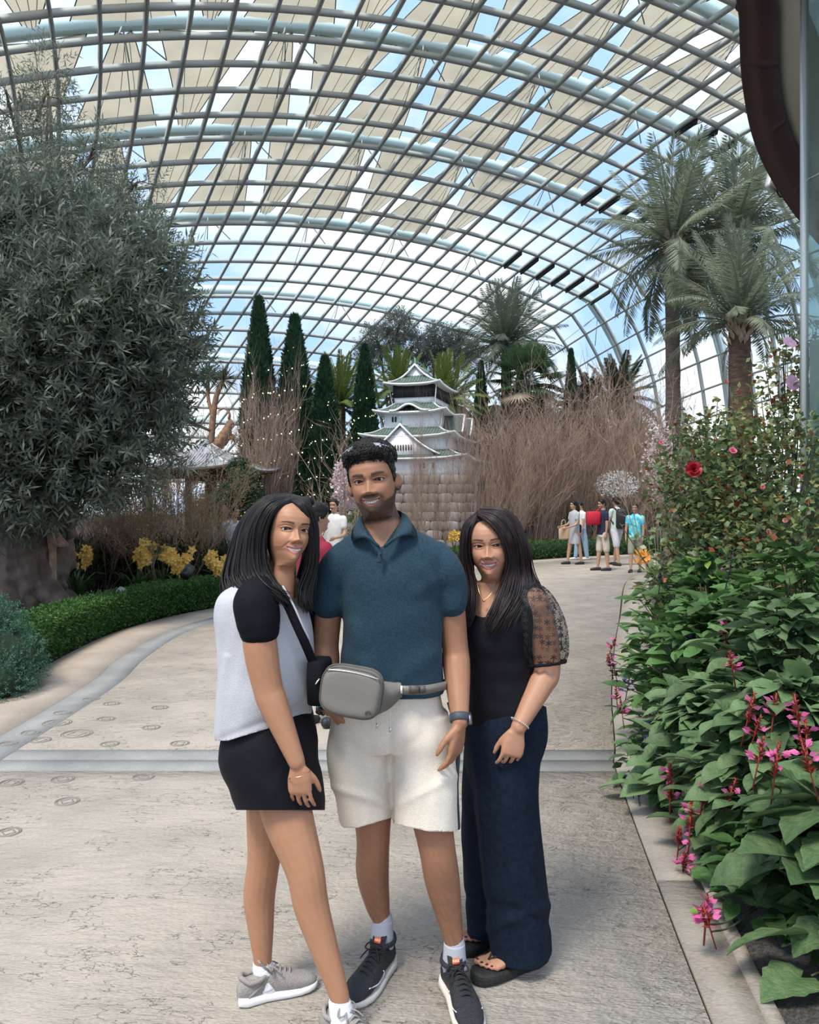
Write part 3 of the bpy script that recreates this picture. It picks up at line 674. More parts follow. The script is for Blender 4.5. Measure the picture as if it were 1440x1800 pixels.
M_shoeg = mat('taupe knit shoe', (.27, .25, .235), .75, (.32, .30, .28), 120, bump=.4, bscale=240)
M_lace = mat('black lace', (.010, .010, .012), .8)
M_whitep = mat('white print', (.85, .85, .85), .6)
M_orange = mat('orange tag', (.90, .16, .035), .6)
M_steelw = mat('watch steel', (.10, .11, .13), .3, metal=.8)
M_watchb = mat('slate watch band', (.045, .055, .075), .6)
M_gold2 = mat('gold jewellery', (.75, .50, .22), .25, metal=1)
M_silver = mat('silver chain', (.75, .70, .66), .25, metal=1)
M_teal = mat('turquoise bead', (.10, .33, .38), .3); M_beadk = mat('dark wood bead', (.05, .03, .022), .4); M_beadc = mat('coral bead', (.50, .25, .18), .4)
M_flip = mat('black foam sandal', (.012, .013, .014), .7, bump=.4, bscale=120)
M_nail = mat('dark red nail polish', (.10, .004, .012), .2)
M_lens = mat('pale mirrored lens', (.55, .57, .60), .08, metal=.9)
M_cream2 = mat('cream cord', (.68, .62, .54), .8)
SK_M, SK_L, SK_R = (.345, .170, .098), (.405, .205, .118), (.43, .225, .140)

def shoe_frame(heel, toe):
    h, t = np.array([*heel[:2], 0.]), np.array([*toe[:2], 0.]); d = unit(t - h); s = np.array([-d[1], d[0], 0]); return h, d, s, np.linalg.norm(t - h)
def sneaker(parent, heel, toe, upper, sole, lace, kind='run', collar_h=.088):
    h, d, s, L = shoe_frame(heel, toe); Z = np.array([0, 0, 1.0]); k = L / .29
    fw = lambda x: np.interp(x, [0, .03, .10, .17, .22, .265, .285, .29], [.022, .034, .034, .044, .046, .038, .020, .006]) * k
    e = empty('sneaker', (0, 0, 0)); e.parent = parent; xs = np.array([.001, .01, .03, .06, .1, .14, .18, .22, .25, .27, .283, .2895])
    side = lambda x: .006 * np.sin((x - .05) * 14)
    def ring(x, w_, z0, z1, ee): c = h + d * x * k + s * side(x) + Z * (z0 + z1) / 2; return ell(c, s * w_, Z * (z1 - z0) / 2, 20, ee)
    st = np.interp(xs, [0, .1, .2, .29], [.034, .026, .023, .030]); sb = np.interp(xs, [0, .02, .2, .26, .29], [.006, .001, .001, .004, .014])
    q = loft([ring(x, fw(x) * 1.05 + .003, b, t_, 4.5) for x, b, t_ in zip(xs, sb, st)]); _fix(q).build('sole', sole, e)
    ut = np.interp(xs, [0, .01, .03, .07, .10, .13, .17, .22, .26, .28, .29], [.050, .078, collar_h, collar_h + .004, .098, .090, .075, .058, .050, .042, .03])
    q = loft([ring(x, fw(x) * np.interp(x, [0, .05, .1, .2, .29], [.95, .92, .90, .97, .98]), .015, t_, np.interp(x, [0, .08, .14, .29], [2.6, 2.4, 2.2, 2.5])) for x, t_ in zip(xs, ut)]); _fix(q).build('upper', upper, e)
    c0 = h + d * .058 * k; th = np.linspace(0, 2 * np.pi, 25); col = np.array([c0 + d * math.cos(a) * .046 * k + s * math.sin(a) * .034 * k + Z * (collar_h + .004 * math.cos(a) + .014 * float(sstep(-.4, -.95, np.array(math.cos(a))))) for a in th]); tube(col, .0075, 8, cap=False).build('collar', upper, e)
    la = MB(); zt = lambda x: np.interp(x, xs, ut)
    for n_, x in enumerate(np.linspace(.115, .185, 5)):
        c = h + d * x * k + s * side(x); w_ = .022 * k
        la.merge(tube(spline([c - s * w_ + Z * (zt(x) - .010), c - s * w_ * .3 + Z * (zt(x) + .004) + d * .004, c + s * w_ * .3 + Z * (zt(x) + .004) + d * .006, c + s * w_ + Z * (zt(x) - .010) + d * .010], 9), .0032, 6))
    for sg in (-1, 1):
        c = h + d * .108 * k; la.merge(tube(spline([c + Z * .104, c + s * sg * .022 + Z * .116 - d * .004, c + s * sg * .036 + Z * .100 + d * .004, c + s * sg * .018 + Z * .100 + d * .012, c + Z * .103], 12), .0026, 5)); la.merge(tube(spline([c + Z * .104, c + s * sg * .02 + Z * .100 + d * .02, c + s * sg * .034 + Z * .082 + d * .04], 8), .0024, 5))
    la.build('laces', lace, e)
    tg = h + d * .082 * k; tong = loft([ell(tg + d * a + Z * b, s * .024 * k, d * .006, 14, 3) for a, b in ((.03, .085), (.012, .105), (-.002, .122), (-.006, .130))]); tong.build('tongue', upper, e)
    if kind == 'swoosh':
        cc = tg + Z * .120 + d * .0105; q = loft([ell(cc + d * t_ + (Z * .8 - d * .35) * t2, s * .012, (Z * .8 - d * .35) * .010, 12, 5) for t_, t2 in ((.0, 0), (.003, 0))]); q.build('tag', M_orange, e)
        cu = bpy.data.curves.new('tag_text', 'FONT'); cu.body = 'NIKE'; cu.size = .0095; cu.align_x = 'CENTER'; cu.align_y = 'CENTER'; cu.extrude = .0004
        to = bpy.data.objects.new('t', cu); COL.objects.link(to); dg = bpy.context.evaluated_depsgraph_get(); dg.update(); tm = bpy.data.meshes.new_from_object(to.evaluated_get(dg)); bpy.data.objects.remove(to)
        tm.materials.clear(); tm.materials.append(M_whitep); to = link('tag_lettering', tm, e); up_ = unit(Z * .8 - d * .35); nn = unit(np.cross(-s, up_)); nn = nn if nn @ d > 0 else -nn; xr = np.cross(up_, nn); Mr = Matrix((Vector(xr), Vector(up_), Vector(nn))).transposed().to_4x4(); Mr.translation = Vector(cc + nn * .0042); to.matrix_local = Mr
        for sg in (-1, 1):
            pth = []
            for x, z in ((.225, .047), (.19, .040), (.16, .034), (.135, .034), (.128, .044), (.135, .055)):
                tt = float(np.interp(x, xs, ut)); zc = (.015 + tt) / 2; hz = (tt - .015) / 2; w_ = fw(x) * .95 * max(.05, 1 - abs((z - zc) / hz) ** 2.3) ** (1 / 2.3); pth.append(h + d * x * k + s * (side(x) + sg * (w_ + .0015)) + Z * z)
            tube(spline(pth, 24), .0017, 5).build('side_mark', M_whitep, e)
    else:
        for sg in (-1, 1):
            pth = [h + d * x * k + s * (side(x) + sg * (fw(x) * .93 * max(.1, 1 - abs((z - .05) / .045) ** 2.4) ** .42)) + Z * z for x, z in ((.035, .03), (.06, .045), (.085, .06), (.105, .08))]; tube(spline(pth, 14), .004, 6).build('side_band', upper, e)
    return e
def _fix(q): q.q = [a[:, ::-1] for a in q.q]; q.t = [a[:, ::-1] for a in q.t]; return q
def sock(parent, a, b, r0, r1, m): limb([a, (a + b) / 2, b], [r0, (r0 + r1) / 2 * .99, r1], 18).build('sock', m, parent)
def person(loc, label): return empty('person', (0, 0, 0), label, 'person')
def chest(o): pass

# ---------------------------------------------------------------- man in the middle
man = person(0, 'man in blue polo and cream shorts with a taupe waist bag, standing centre')
YM = 2.50
oM = dict(beard=True, chin=.8, brow=1.3, nw=1.12, nl=1.18, sw=.965, jaw=1.03, browz=-.0015, browt=.0034, browk=1.15, mw=.0275, mo=.0085, lip=(.27, .115, .09), eu=.0034, el=.0027)
MxM = head_matrix(P(656, 846, YM - .02), math.radians(-7), math.radians(8), math.radians(-2), .985)
ank_l, ank_r = P(672, 1622, 2.665), P(799, 1662, 2.545)
arm_l = limb([P(594, 990, YM + .01), P(580, 1050, YM + .02), P(573, 1128, YM + .03), P(573, 1165, YM + .01), P(577, 1242, YM - .06)], [.044, .046, .042, .0435, .027])
arm_r = limb([P(776, 990, YM + .01), P(790, 1050, YM + .02), P(800, 1135, YM + .03), P(803, 1175, YM + .01), P(809, 1268, YM - .08)], [.044, .046, .042, .0435, .0265])
hand_r = hand(P(809, 1272, YM - .085), (-.16, -.10, -1), (.85, -.50, .05), (-.2, -1, 0), 1.0, each=((.25, .3, .2), (.3, .35, .25), (.35, .4, .3), (.45, .4, .3)))
hand_l = hand(P(578, 1246, YM - .055), (.55, .45, -1), (-.85, -.4, .0), (.2, -1, 0), .85, curl=(.3, .3, .3))
legs = [limb([P(650, 1290, 2.56), P(654, 1400, 2.57), P(656, 1475, 2.58), P(655, 1535, 2.625), P(664, 1590, 2.66), ank_l, ank_l - [0, 0, .07]], [.085, .068, .0545, .0545, .041, .0295, .034]),
        limb([P(732, 1290, 2.54), P(752, 1400, 2.50), P(768, 1488, 2.475), P(778, 1550, 2.51), P(790, 1612, 2.535), ank_r, ank_r - [0, 0, .07]], [.088, .070, .0575, .0555, .041, .0295, .034])]
tors = sloft([sec(690, 1300, YM + .03, .135, .10), sec(690, 1200, YM + .03, .135, .095), sec(690, 1100, YM + .03, .135, .10), sec(688, 1020, YM + .02, .150, .105), sec(686, 970, YM + .02, .155, .09), sec(682, 942, YM + .02, .115, .072), sec(676, 922, YM + .015, .068, .062), sec(672, 905, YM + .01, .054, .056)])
neck = limb([P(677, 935, YM + .01), P(670, 905, YM), P(662, 880, YM - .005)], [.060, .053, .054])
def tattoo(V, col):
    p = pxy(V); k = np.zeros(len(V))
    for x0, x1, yt, yb in ((553, 612, 1052, 1088), (764, 822, 1044, 1078)):
        inb = (p[:, 0] > x0) & (p[:, 0] < x1); f = noise3(V * [1, 1, .8], 150, 7) + .6 * noise3(V, 320, 8); band = sstep(yb, yb - 22, p[:, 1] + 12 * noise3(V, 90, 3)) * sstep(yt - 8, yt, p[:, 1])
        k = np.maximum(k, inb * np.clip(band * sstep(-.2, .25, f), 0, 1) * .82)
    leg = inleg = sstep(1470, 1500, p[:, 1]) * (.5 + .5 * noise3(V * [1, 1, .25], 240, 4)); col = col * (1 - .25 * leg[:, None] * sstep(.1, .3, -V[:, 2] + .6)[:, None])
    return col * (1 - k[:, None]) + np.array([.035, .035, .036]) * k[:, None]
make_body(man, [arm_l, arm_r, hand_l, hand_r, tors, neck] + legs, MxM, oM, SK_M, .0042, tattoo)
add_eyes(man, MxM, (-.10, -.02)); add_teeth(man, MxM, oM)
hlM = [(0, .172), (22, .172), (36, .166), (48, .140), (58, .118), (68, .096), (78, .090), (90, .118), (104, .105), (118, .060), (150, .025), (180, .020)]
thM = lambda L, a: .004 + .0195 * sstep(.150, .185, L[:, 2]) + .006 * sstep(.02, .08, L[:, 1]) * sstep(.165, .185, L[:, 2])
hc = hair_cap(man, MxM, oM, hlM, thM, M_hair, .0030, 150)
rng = np.random.default_rng(5); hv = getV(hc.data); iM = np.array(MxM.inverted()); hL = hv @ iM[:3, :3].T + iM[:3, 3]; ok = np.nonzero((hL[:, 2] > .168) & (np.abs(hL[:, 0]) < .085))[0]; N = 2600; b_ = hL[rng.choice(ok, N)]
od = unit(b_ - [0, -.01, .11]); tg = unit(np.cross(od, rdir(N, rng))); tt = np.linspace(0, 1, 8); ph = tt * 4.2
cur = (b_ - od * .003)[:, None] + od[:, None] * (.0045 * np.sin(ph * .75))[None, :, None] + tg[:, None] * (.009 * tt)[None, :, None] + np.cross(od, tg)[:, None] * (.005 * np.sin(ph))[None, :, None]
q = tubes(cur, .0019 * np.interp(tt, [0, .6, 1], [1, .9, .3])[None].repeat(N, 0), 4, (.2, .9, .3)); q.xform(MxM).build('hair_curls', M_hair, man, kind='stuff')
# sunglasses pushed up on the hair
sg_ = empty('sunglasses', (0, 0, 0), 'pale sunglasses pushed up on the dark hair of the man', 'sunglasses')
for s in (-1, 1):
    q = loft([ell((s * .030, .070 + y, .216 + .3 * y), (.023, 0, -s * .003), (0, -.008, .009), 20, 2.6) for y in (0, .003)]); q.xform(MxM).build('lens', M_lens, sg_)
    tube([tuple(MxM @ Vector(v)) for v in ((s * .054, .066, .216), (s * .078, .04, .205), (s * .084, -.03, .180))], .002, 6).build('temple_arm', M_lens, sg_)
tube([tuple(MxM @ Vector(v)) for v in ((-.01, .072, .217), (0, .075, .220), (.01, .072, .217))], .002, 6).build('bridge', M_lens, sg_)
# polo shirt
po = [sloft([sec(686, 1214, YM + .02, .172, .128, e=2.6), sec(687, 1180, YM + .02, .166, .124, e=2.6), sec(690, 1120, YM + .02, .160, .122, e=2.5), sec(690, 1060, YM + .02, .160, .126), sec(688, 1010, YM + .02, .172, .126), sec(686, 975, YM + .02, .185, .110), sec(683, 948, YM + .02, .145, .088), sec(680, 930, YM + .015, .092, .075), sec(676, 914, YM + .01, .066, .067), sec(674, 906, YM + .01, .060, .062)]),
      limb([P(606, 976, YM + .01), P(591, 1000, YM), P(580, 1030, YM + .01), P(579, 1062, YM + .01)], [.048, .056, .056, .053], 20), limb([P(766, 976, YM + .01), P(781, 1000, YM), P(791, 1030, YM + .01), P(793, 1058, YM + .01)], [.048, .056, .056, .053], 20)]
def polo_wr(V):
    p = pxy(V); x, y = p.T; w_ = np.zeros(len(V))
    for x0, y0, x1, y1, a, s in ((612, 1060, 630, 1130, .006, 7), (625, 1100, 640, 1180, .005, 6), (770, 1020, 735, 1040, .005, 6), (772, 1045, 745, 1000, .004, 6), (610, 1150, 660, 1185, .005, 7), (600, 1180, 650, 1195, .004, 5), (760, 1150, 700, 1195, .004, 7), (650, 990, 620, 1030, .003, 7), (715, 980, 745, 1010, .003, 6)):
        t = np.clip(((x - x0) * (x1 - x0) + (y - y0) * (y1 - y0)) / ((x1 - x0) ** 2 + (y1 - y0) ** 2), 0, 1); dd = np.hypot(x - x0 - t * (x1 - x0), y - y0 - t * (y1 - y0)); w_ += a * .62 * gauss(dd, s * 1.5) - a * .3 * gauss(dd - 3.2 * s, s * 1.5)
    return w_ + .0025 * noise3(V, 22, 2)
def cutM(V):
    p = pxy(V); t = np.clip((966 - p[:, 1]) / 44, -1, 1.6); v = np.minimum.reduce([966 - p[:, 1], p[:, 0] - (670 - 30 * t), (670 + 30 * t) - p[:, 0], (YM - V[:, 1]) * 900]); return np.maximum(v, 909 - p[:, 1])
cloth(man, 'polo_shirt', po[0].merge(po[1]).merge(po[2]), M_polo, .0065, 3, polo_wr, cutM, .003)
# collar
def collar(side):
    rows = []
    ins = [(673, 893, .062), (700, 897, .035), (706, 904, -.005), (700, 925, -.065), (686, 950, -.098), (674, 962, -.112)] if side > 0 else [(673, 893, .062), (645, 902, .035), (637, 910, -.005), (641, 928, -.065), (655, 948, -.098), (668, 963, -.112)]
    ous = [(674, 915, .098), (712, 917, .068), (728, 925, .010), (732, 942, -.060), (708, 942, -.098), (676, 964, -.113)] if side > 0 else [(674, 915, .098), (634, 918, .068), (620, 930, .010), (619, 951, -.060), (640, 945, -.098), (667, 965, -.113)]
    A = spline([P(x, y, YM + d) for x, y, d in ins], 24); B = spline([P(x, y, YM + d - .006) for x, y, d in ous], 24); Mi = (A + B) / 2 + (0, -.006, .010)
    ring = np.stack([A, Mi, B, (A + B) / 2 + (0, .003, .001)], 1); q = loft(ring); q2 = MB().add(q.V(), np.vstack(q.q), np.vstack(q.t)); return q2
for s in (-1, 1): cl = collar(s).build('collar', M_polo, man)
pk = spline([P(670, 964, YM - .113), P(668, 978, YM - .117), P(666, 990, YM - .119)], 8); tube(pk, .006, 8, r2=.003).build('placket', M_polo, man)
sphere(P(669, 974, YM - .121), .0035, 8, 6).build('button', M_stripe, man); sphere(P(684, 955, YM - .106), .003, 8, 6).build('button', M_stripe, man)
box(P(773, 1196, YM - .02) + [0, 0, 0], (.012, .004, .012)).build('hem_tag', M_whitep, man, smooth=False)
# shorts
sh = sloft([sec(684, 1196, YM + .02, .158, .112, e=2.5), sec(682, 1230, YM + .02, .170, .118, e=2.5), sec(684, 1275, YM + .02, .186, .122, e=2.6), sec(687, 1312, YM + .02, .165, .10, e=2.4)])
l1 = sloft([sec(640, 1250, YM + .03, .100, .108, e=2.4), sec(637, 1290, YM + .035, .106, .115, e=2.5), sec(633, 1330, YM + .045, .104, .112, e=2.5), sec(640, 1390, YM + .06, .096, .105, e=2.4), sec(647, 1444, YM + .07, .090, .098, e=2.3)])
l2 = sloft([sec(733, 1250, YM + .02, .100, .108, e=2.4), sec(739, 1290, YM + .02, .108, .115, e=2.5), sec(744, 1330, YM + .02, .104, .112, e=2.5), sec(747, 1390, YM - .005, .100, .108, e=2.4), sec(750, 1456, YM - .02, .098, .102, e=2.3)])
def sh_wr(V):
    p = pxy(V); return .003 * noise3(V * [1, 1, .6], 26, 5) + .005 * gauss(p[:, 1] - 1400 - (p[:, 0] - 640) * .3, 6) * (p[:, 0] < 690) + .004 * gauss(p[:, 1] - 1395 + (p[:, 0] - 740) * .5, 6) * (p[:, 0] > 700) - .006 * gauss(p[:, 0] - 686, 4) * sstep(1230, 1300, p[:, 1]) * (p[:, 1] < 1340)
def sh_hem(V):
    p = pxy(V); return p[:, 1] - np.where(p[:, 0] < 692, 1452 - .30 * np.clip(p[:, 0] - 640, -10, 50), 1462 - .22 * np.clip(755 - p[:, 0], 0, 60))
cloth(man, 'shorts', sh.merge(l1).merge(l2), M_cream, .0065, 3, sh_wr, sh_hem, .004)
tube(spline([P(789, 1235, YM + .02), P(806, 1300, YM + .01), P(803, 1380, YM - .02), P(806, 1456, YM - .03)], 16), .006, 6, r2=.016).build('side_stripe', M_stripe, man)
tube(spline([P(592, 1345, YM + .03), P(597, 1400, YM + .05), P(602, 1448, YM + .06)], 12), .005, 6, r2=.012).build('side_stripe', M_stripe, man)
for x0, x1, y1 in ((664, 663, 1280), (684, 686, 1287)):
    tube(spline([P(x0, 1232, YM - .118), P((x0 + x1) / 2, 1255, YM - .124), P(x1, y1 - 8, YM - .126)], 8), .0022, 6).build('drawstring', M_cream2, man); tube([P(x1, y1 - 8, YM - .126), P(x1, y1, YM - .126)], .0032, 8).build('drawstring_tip', M_silver, man)
# socks and shoes
sock(man, ank_l + [.002, 0, .012], ank_l - [0, 0, .075], .0335, .040, M_sock); sock(man, ank_r + [0, 0, .010], ank_r - [0, 0, .07], .0335, .040, M_sock)
s1 = sneaker(man, (ank_l[0] + .030, ank_l[1] + .045), (ank_l[0] - .105, ank_l[1] - .225), M_shoe, M_sole, M_lace, 'swoosh', .10)
s2 = sneaker(man, (ank_r[0] - .018, ank_r[1] + .050), (ank_r[0] + .045, ank_r[1] - .235), M_shoe, M_sole, M_lace, 'swoosh', .10)
# watch and bracelets
wv = arm_r.V(); wc = P(808, 1262, YM - .075); ax_ = unit(P(809, 1268, YM - .08) - P(803, 1175, YM + .01))
wt_ = empty('wristwatch', (0, 0, 0), 'slate strapped watch on the wrist of the man', 'watch')
th = np.linspace(0, 2 * np.pi, 33); Aw = unit(np.cross(ax_, [0, 1, 0])); Bw = np.cross(ax_, Aw)
loft([ell(wc + ax_ * t, Aw * r, Bw * r, 28) for t, r in ((-.012, .029), (-.011, .0305), (.011, .0305), (.012, .029))]).build('band', M_watchb, wt_)
cw = wc + np.array([.030, -.004, 0]); loft([ell(cw + np.array([t, 0, 0]), np.array([0, .016, 0]), ax_ * .019, 18, 4) for t in (-.004, .006)]).build('case', M_steelw, wt_)
br = empty('bead_bracelets', (0, 0, 0), 'turquoise and dark bead bracelets on the wrist behind the waist bag', 'bracelet')
axl = unit(P(577, 1242, YM - .06) - P(573, 1165, YM + .01)); Al = unit(np.cross(axl, [0, 1, 0])); Bl = np.cross(axl, Al)
for row, m in ((0, M_beadc), (1, M_teal), (2, M_beadk)):
    for k in range(14):
        a = k / 14 * 6.283; sphere(P(577, 1240, YM - .058) + axl * (.010 * row - .004) + Al * .033 * math.cos(a) + Bl * .033 * math.sin(a), .0062 if row < 2 else .0072, 8, 6).build('bead', m, br)
# waist bag
wb_ = empty('waist_bag', (0, 0, 0), 'taupe nylon waist bag buckled round the hips of the man', 'bag')
bc = P(619, 1215, YM - .20); bx = unit(np.array([.97, -.10, -.16])); bz = unit(np.array([.13, 0, .99])); byv = np.cross(bz, bx)
def bagring(t, sx, sz): return ell(bc + byv * t, bx * .088 * sx, bz * .070 * sz, 40, 3.6)
q = loft([bagring(t, a, b) for t, a, b in ((-.038, .78, .72), (-.036, .90, .86), (-.028, .98, .96), (-.01, 1.0, 1.0), (.03, 1.0, 1.0), (.045, .95, .95))]); q = _fix(q) if np.cross(bx, bz) @ byv < 0 else q
me = apply_mods(q.mesh('pouch'), [('REMESH', dict(mode='VOXEL', voxel_size=.004)), ('SMOOTH', dict(factor=.5, iterations=4))]); V = getV(me); setV(me, V + .0012 * np.stack([noise3(V, 24, k) for k in range(3)], 1)); link('pouch', shade(me, M_bag), wb_)
rim = bagring(-.026, .995, .975); tube(np.vstack([rim, rim[:1]]), .0028, 6, cap=False).build('piping', M_bagd, wb_); rim = bagring(.004, 1.012, 1.012); tube(np.vstack([rim, rim[:1]]), .003, 6, cap=False).build('zipper', M_bagd, wb_)
zr = [bc - byv * .0 + bx * x + bz * (.056 + .006 * math.cos(x * 20)) + byv * -.036 for x in np.linspace(-.076, .076, 14)]; tube(zr, .0022, 6).build('zipper', M_silver, wb_)
lg = bc + bx * .06 - bz * .045 - byv * .040; tube([lg + bx * .0085 * math.cos(a) + bz * .0085 * math.sin(a) for a in np.linspace(0, 6.283, 21)], .0013, 5, cap=False).build('logo', M_bagd, wb_); tube([lg + bx * .004 * math.cos(a) + bz * .005 * math.sin(a) + bz * .001 for a in np.linspace(-.3, 3.6, 12)], .0012, 5).build('logo', M_bagd, wb_)
def belt(pts, hw, m, name, th_=.004):
    p = spline(pts, 20); t = unit(np.gradient(p, axis=0)); up = np.array([0, 0, 1.0]) - t * t[:, 2:3]; up = unit(up); n = np.cross(t, up); hw = np.interp(np.linspace(0, 1, 20), np.linspace(0, 1, len(hw)), hw)[:, None]
    return loft(np.stack([p + up * hw + n * th_, p + up * hw - n * th_, p - up * hw - n * th_, p - up * hw + n * th_], 1)).build(name, m, wb_)
belt([P(655, 1226, YM - .155), P(675, 1222, YM - .135), P(698, 1214, YM - .122), P(706, 1213, YM - .120)], [.055, .045, .024, .020], M_bag, 'wing', .008)
belt([P(706, 1213, YM - .122), P(730, 1213, YM - .120), P(750, 1212, YM - .110), P(770, 1208, YM - .08), P(785, 1204, YM - .02), P(780, 1200, YM + .08)], [.013, .013, .013, .012, .012, .012], M_bag, 'strap')
belt([P(572, 1200, YM - .14), P(570, 1196, YM - .06), P(580, 1198, YM + .06)], [.03, .02, .015], M_bag, 'strap')
box(P(728, 1212, YM - .127), (.030, .008, .024)).build('buckle', M_bagd, wb_, smooth=False); box(P(743, 1212, YM - .124), (.018, .007, .020)).build('buckle', M_bagd, wb_, smooth=False); box(P(706, 1212, YM - .130), (.006, .004, .022)).build('strap_loop', M_whitep, wb_, smooth=False)

# ---------------------------------------------------------------- woman at the left
wl = person(0, 'young woman in grey and black tee and black skirt, standing at left')
YL = 2.42
oL = dict(brow=.6, nw=.92, nl=1.05, sw=.95, jaw=.86, neck=.78, browt=.0021, mw=.0265, mo=.0088, lip=(.40, .16, .14), eu=.0036, el=.0028, cheek=1.3)
MxL = head_matrix(P(506, 934, YL - .03), math.radians(27), math.radians(-7), math.radians(4), .90)
yl = math.radians(52)      # body turned towards the right of the picture
armL = limb([P(456, 1070, YL - .12), P(457, 1130, YL - .13), P(470, 1205, YL - .13), P(482, 1240, YL - .135), P(522, 1340, YL - .155)], [.044, .050, .044, .042, .0245])
handL = hand(P(523, 1345, YL - .156), (.10, -.02, -1), (-.15, -1, -.05), (1, -.2, 0), .88, each=((.2, .35, .25), (.25, .35, .25), (.28, .4, .25), (.3, .4, .3)), spread=.10)
ankF, ankN = P(462, 1690, 2.52), P(597, 1752, 2.305)
legF = limb([P(478, 1340, YL + .06), P(470, 1430, YL + .07), P(464, 1510, YL + .08), P(456, 1575, YL + .10), P(459, 1635, YL + .10), ankF, ankF - [0, 0, .06]], [.080, .066, .052, .0505, .040, .0285, .028])
legN = limb([P(486, 1340, YL - .01), P(505, 1430, YL - .05), P(535, 1525, YL - .085), P(547, 1590, YL - .09), P(568, 1660, YL - .10), ankN, ankN - [0, 0, .05]], [.080, .076, .0575, .0520, .042, .0285, .028])
legF2 = limb([ankF - [0, 0, .03], ankF + [.04, .015, -.06], ankF + [.10, .04, -.085]], [.026, .024, .018]); legN2 = limb([ankN - [0, 0, .03], ankN + [.03, -.02, -.055], ankN + [.08, -.055, -.075]], [.026, .024, .018])
torL = sloft([sec(475, 1330, YL, .13, .10, yaw=yl), sec(474, 1250, YL, .125, .095, yaw=yl), sec(470, 1180, YL, .12, .095, yaw=yl), sec(466, 1100, YL, .135, .10, yaw=yl), sec(466, 1055, YL, .14, .085, yaw=yl), sec(476, 1030, YL, .10, .07, yaw=yl), sec(486, 1010, YL, .055, .05, yaw=yl)])
neckL = limb([P(484, 1034, YL - .0), P(490, 1008, YL - .0), P(497, 970, YL + .005)], [.050, .038, .036])
make_body(wl, [armL, handL, legF, legN, torL, neckL, limb([P(520, 1060, YL + .14), P(540, 1150, YL + .15), P(552, 1200, YL + .10)], [.05, .042, .03])], MxL, oL, SK_L, .0042, ears=False)
add_eyes(wl, MxL, (.30, -.02)); add_teeth(wl, MxL, oL)
hlW = [(0, .199), (15, .196), (30, .186), (42, .165), (52, .130), (62, .095), (75, .05), (100, .02), (140, .0), (180, -.02)]
hair_cap(wl, MxL, oL, hlW, lambda L, a: .003 + .008 * sstep(.12, .19, L[:, 2]), M_hair, .0012, 60)
def GP(lst, Y): return [P(x, y, Y + d) for x, y, d in lst]
# hair parted near the crown, left fall and right fall
gL = [GP([(512, 880, -.06), (485, 893, -.095), (467, 925, -.095), (461, 965, -.08), (468, 1005, -.085), (490, 1040, -.11), (505, 1058, -.12)], YL), GP([(511, 875, -.045), (472, 887, -.085), (449, 925, -.095), (442, 970, -.09), (446, 1010, -.10), (466, 1035, -.13), (490, 1050, -.135)], YL),
      GP([(510, 871, -.01), (462, 883, -.05), (434, 925, -.06), (424, 975, -.06), (420, 1012, -.07), (432, 1032, -.10), (452, 1043, -.12)], YL), GP([(509, 870, .03), (462, 881, .01), (428, 920, .0), (413, 970, .0), (404, 1010, -.01), (408, 1030, -.03), (418, 1042, -.05)], YL), GP([(509, 871, .07), (470, 882, .08), (432, 920, .08), (412, 970, .075), (400, 1012, .06), (398, 1034, .05), (402, 1048, .04)], YL), GP([(512, 872, .09), (500, 885, .11), (480, 925, .12), (460, 975, .11), (445, 1015, .09), (440, 1040, .08), (440, 1055, .07)], YL)]
strands(wl, gL, 1300, M_hair, .0034, 1, jit=.007)
gR = [GP([(514, 881, -.065), (531, 893, -.085), (543, 925, -.065), (547, 962, -.05), (543, 1000, -.045), (530, 1035, -.06), (532, 1062, -.075)], YL), GP([(516, 874, -.04), (540, 886, -.055), (552, 925, -.03), (553, 970, -.02), (549, 1010, -.02), (540, 1045, -.04), (543, 1068, -.05)], YL), GP([(514, 871, .03), (540, 884, .04), (555, 925, .05), (555, 975, .05), (550, 1015, .04), (546, 1048, .02), (548, 1070, .0)], YL), GP([(512, 872, .09), (528, 885, .11), (540, 930, .12), (535, 980, .10), (525, 1020, .07), (522, 1045, .05), (525, 1060, .04)], YL)]
strands(wl, gR, 800, M_hair, .0033, 2, jit=.006)
# tee: grey body, black sleeves
tb_ = sloft([sec(462, 1296, YL, .150, .115, yaw=yl, e=2.4), sec(462, 1270, YL, .150, .115, yaw=yl, e=2.4), sec(470, 1215, YL, .160, .120, yaw=yl), sec(470, 1170, YL, .155, .120, yaw=yl), sec(466, 1120, YL, .150, .125, yaw=yl), sec(460, 1075, YL, .150, .115, yaw=yl), sec(460, 1045, YL, .140, .098, yaw=yl), sec(470, 1025, YL, .105, .078, yaw=yl), sec(480, 1010, YL, .07, .062, yaw=yl)])
def tee_wr(V):
    p = pxy(V); return .003 * noise3(V * [1, 1, .5], 24, 3) + .005 * gauss((p[:, 0] - 395) + .1 * (p[:, 1] - 1200), 4) * (p[:, 1] > 1150) - .004 * gauss(p[:, 1] - 1275 + .4 * (p[:, 0] - 450), 5) + .004 * gauss(p[:, 0] - 505 - .35 * (p[:, 1] - 1130), 6) * sstep(1090, 1130, p[:, 1])
def tee_cut(V):
    p = pxy(V); return np.maximum.reduce([p[:, 1] - (1302 - .30 * np.clip(p[:, 0] - 400, 0, 160)), 1016 - p[:, 1], np.minimum.reduce([p[:, 0] - 486, 1058 - .9 * np.abs(p[:, 0] - 512) - p[:, 1], (YL - V[:, 1]) * 900])])
cloth(wl, 'tee_shirt', tb_, M_greyT, .006, 3, tee_wr, tee_cut, .003)
cloth(wl, 'sleeve', limb([P(457, 1044, YL - .105), P(451, 1062, YL - .122), P(454, 1090, YL - .132), P(456, 1104, YL - .134)], [.058, .066, .064, .060], 22), M_blk, .006, 3, lambda V: .0025 * noise3(V, 30, 4))
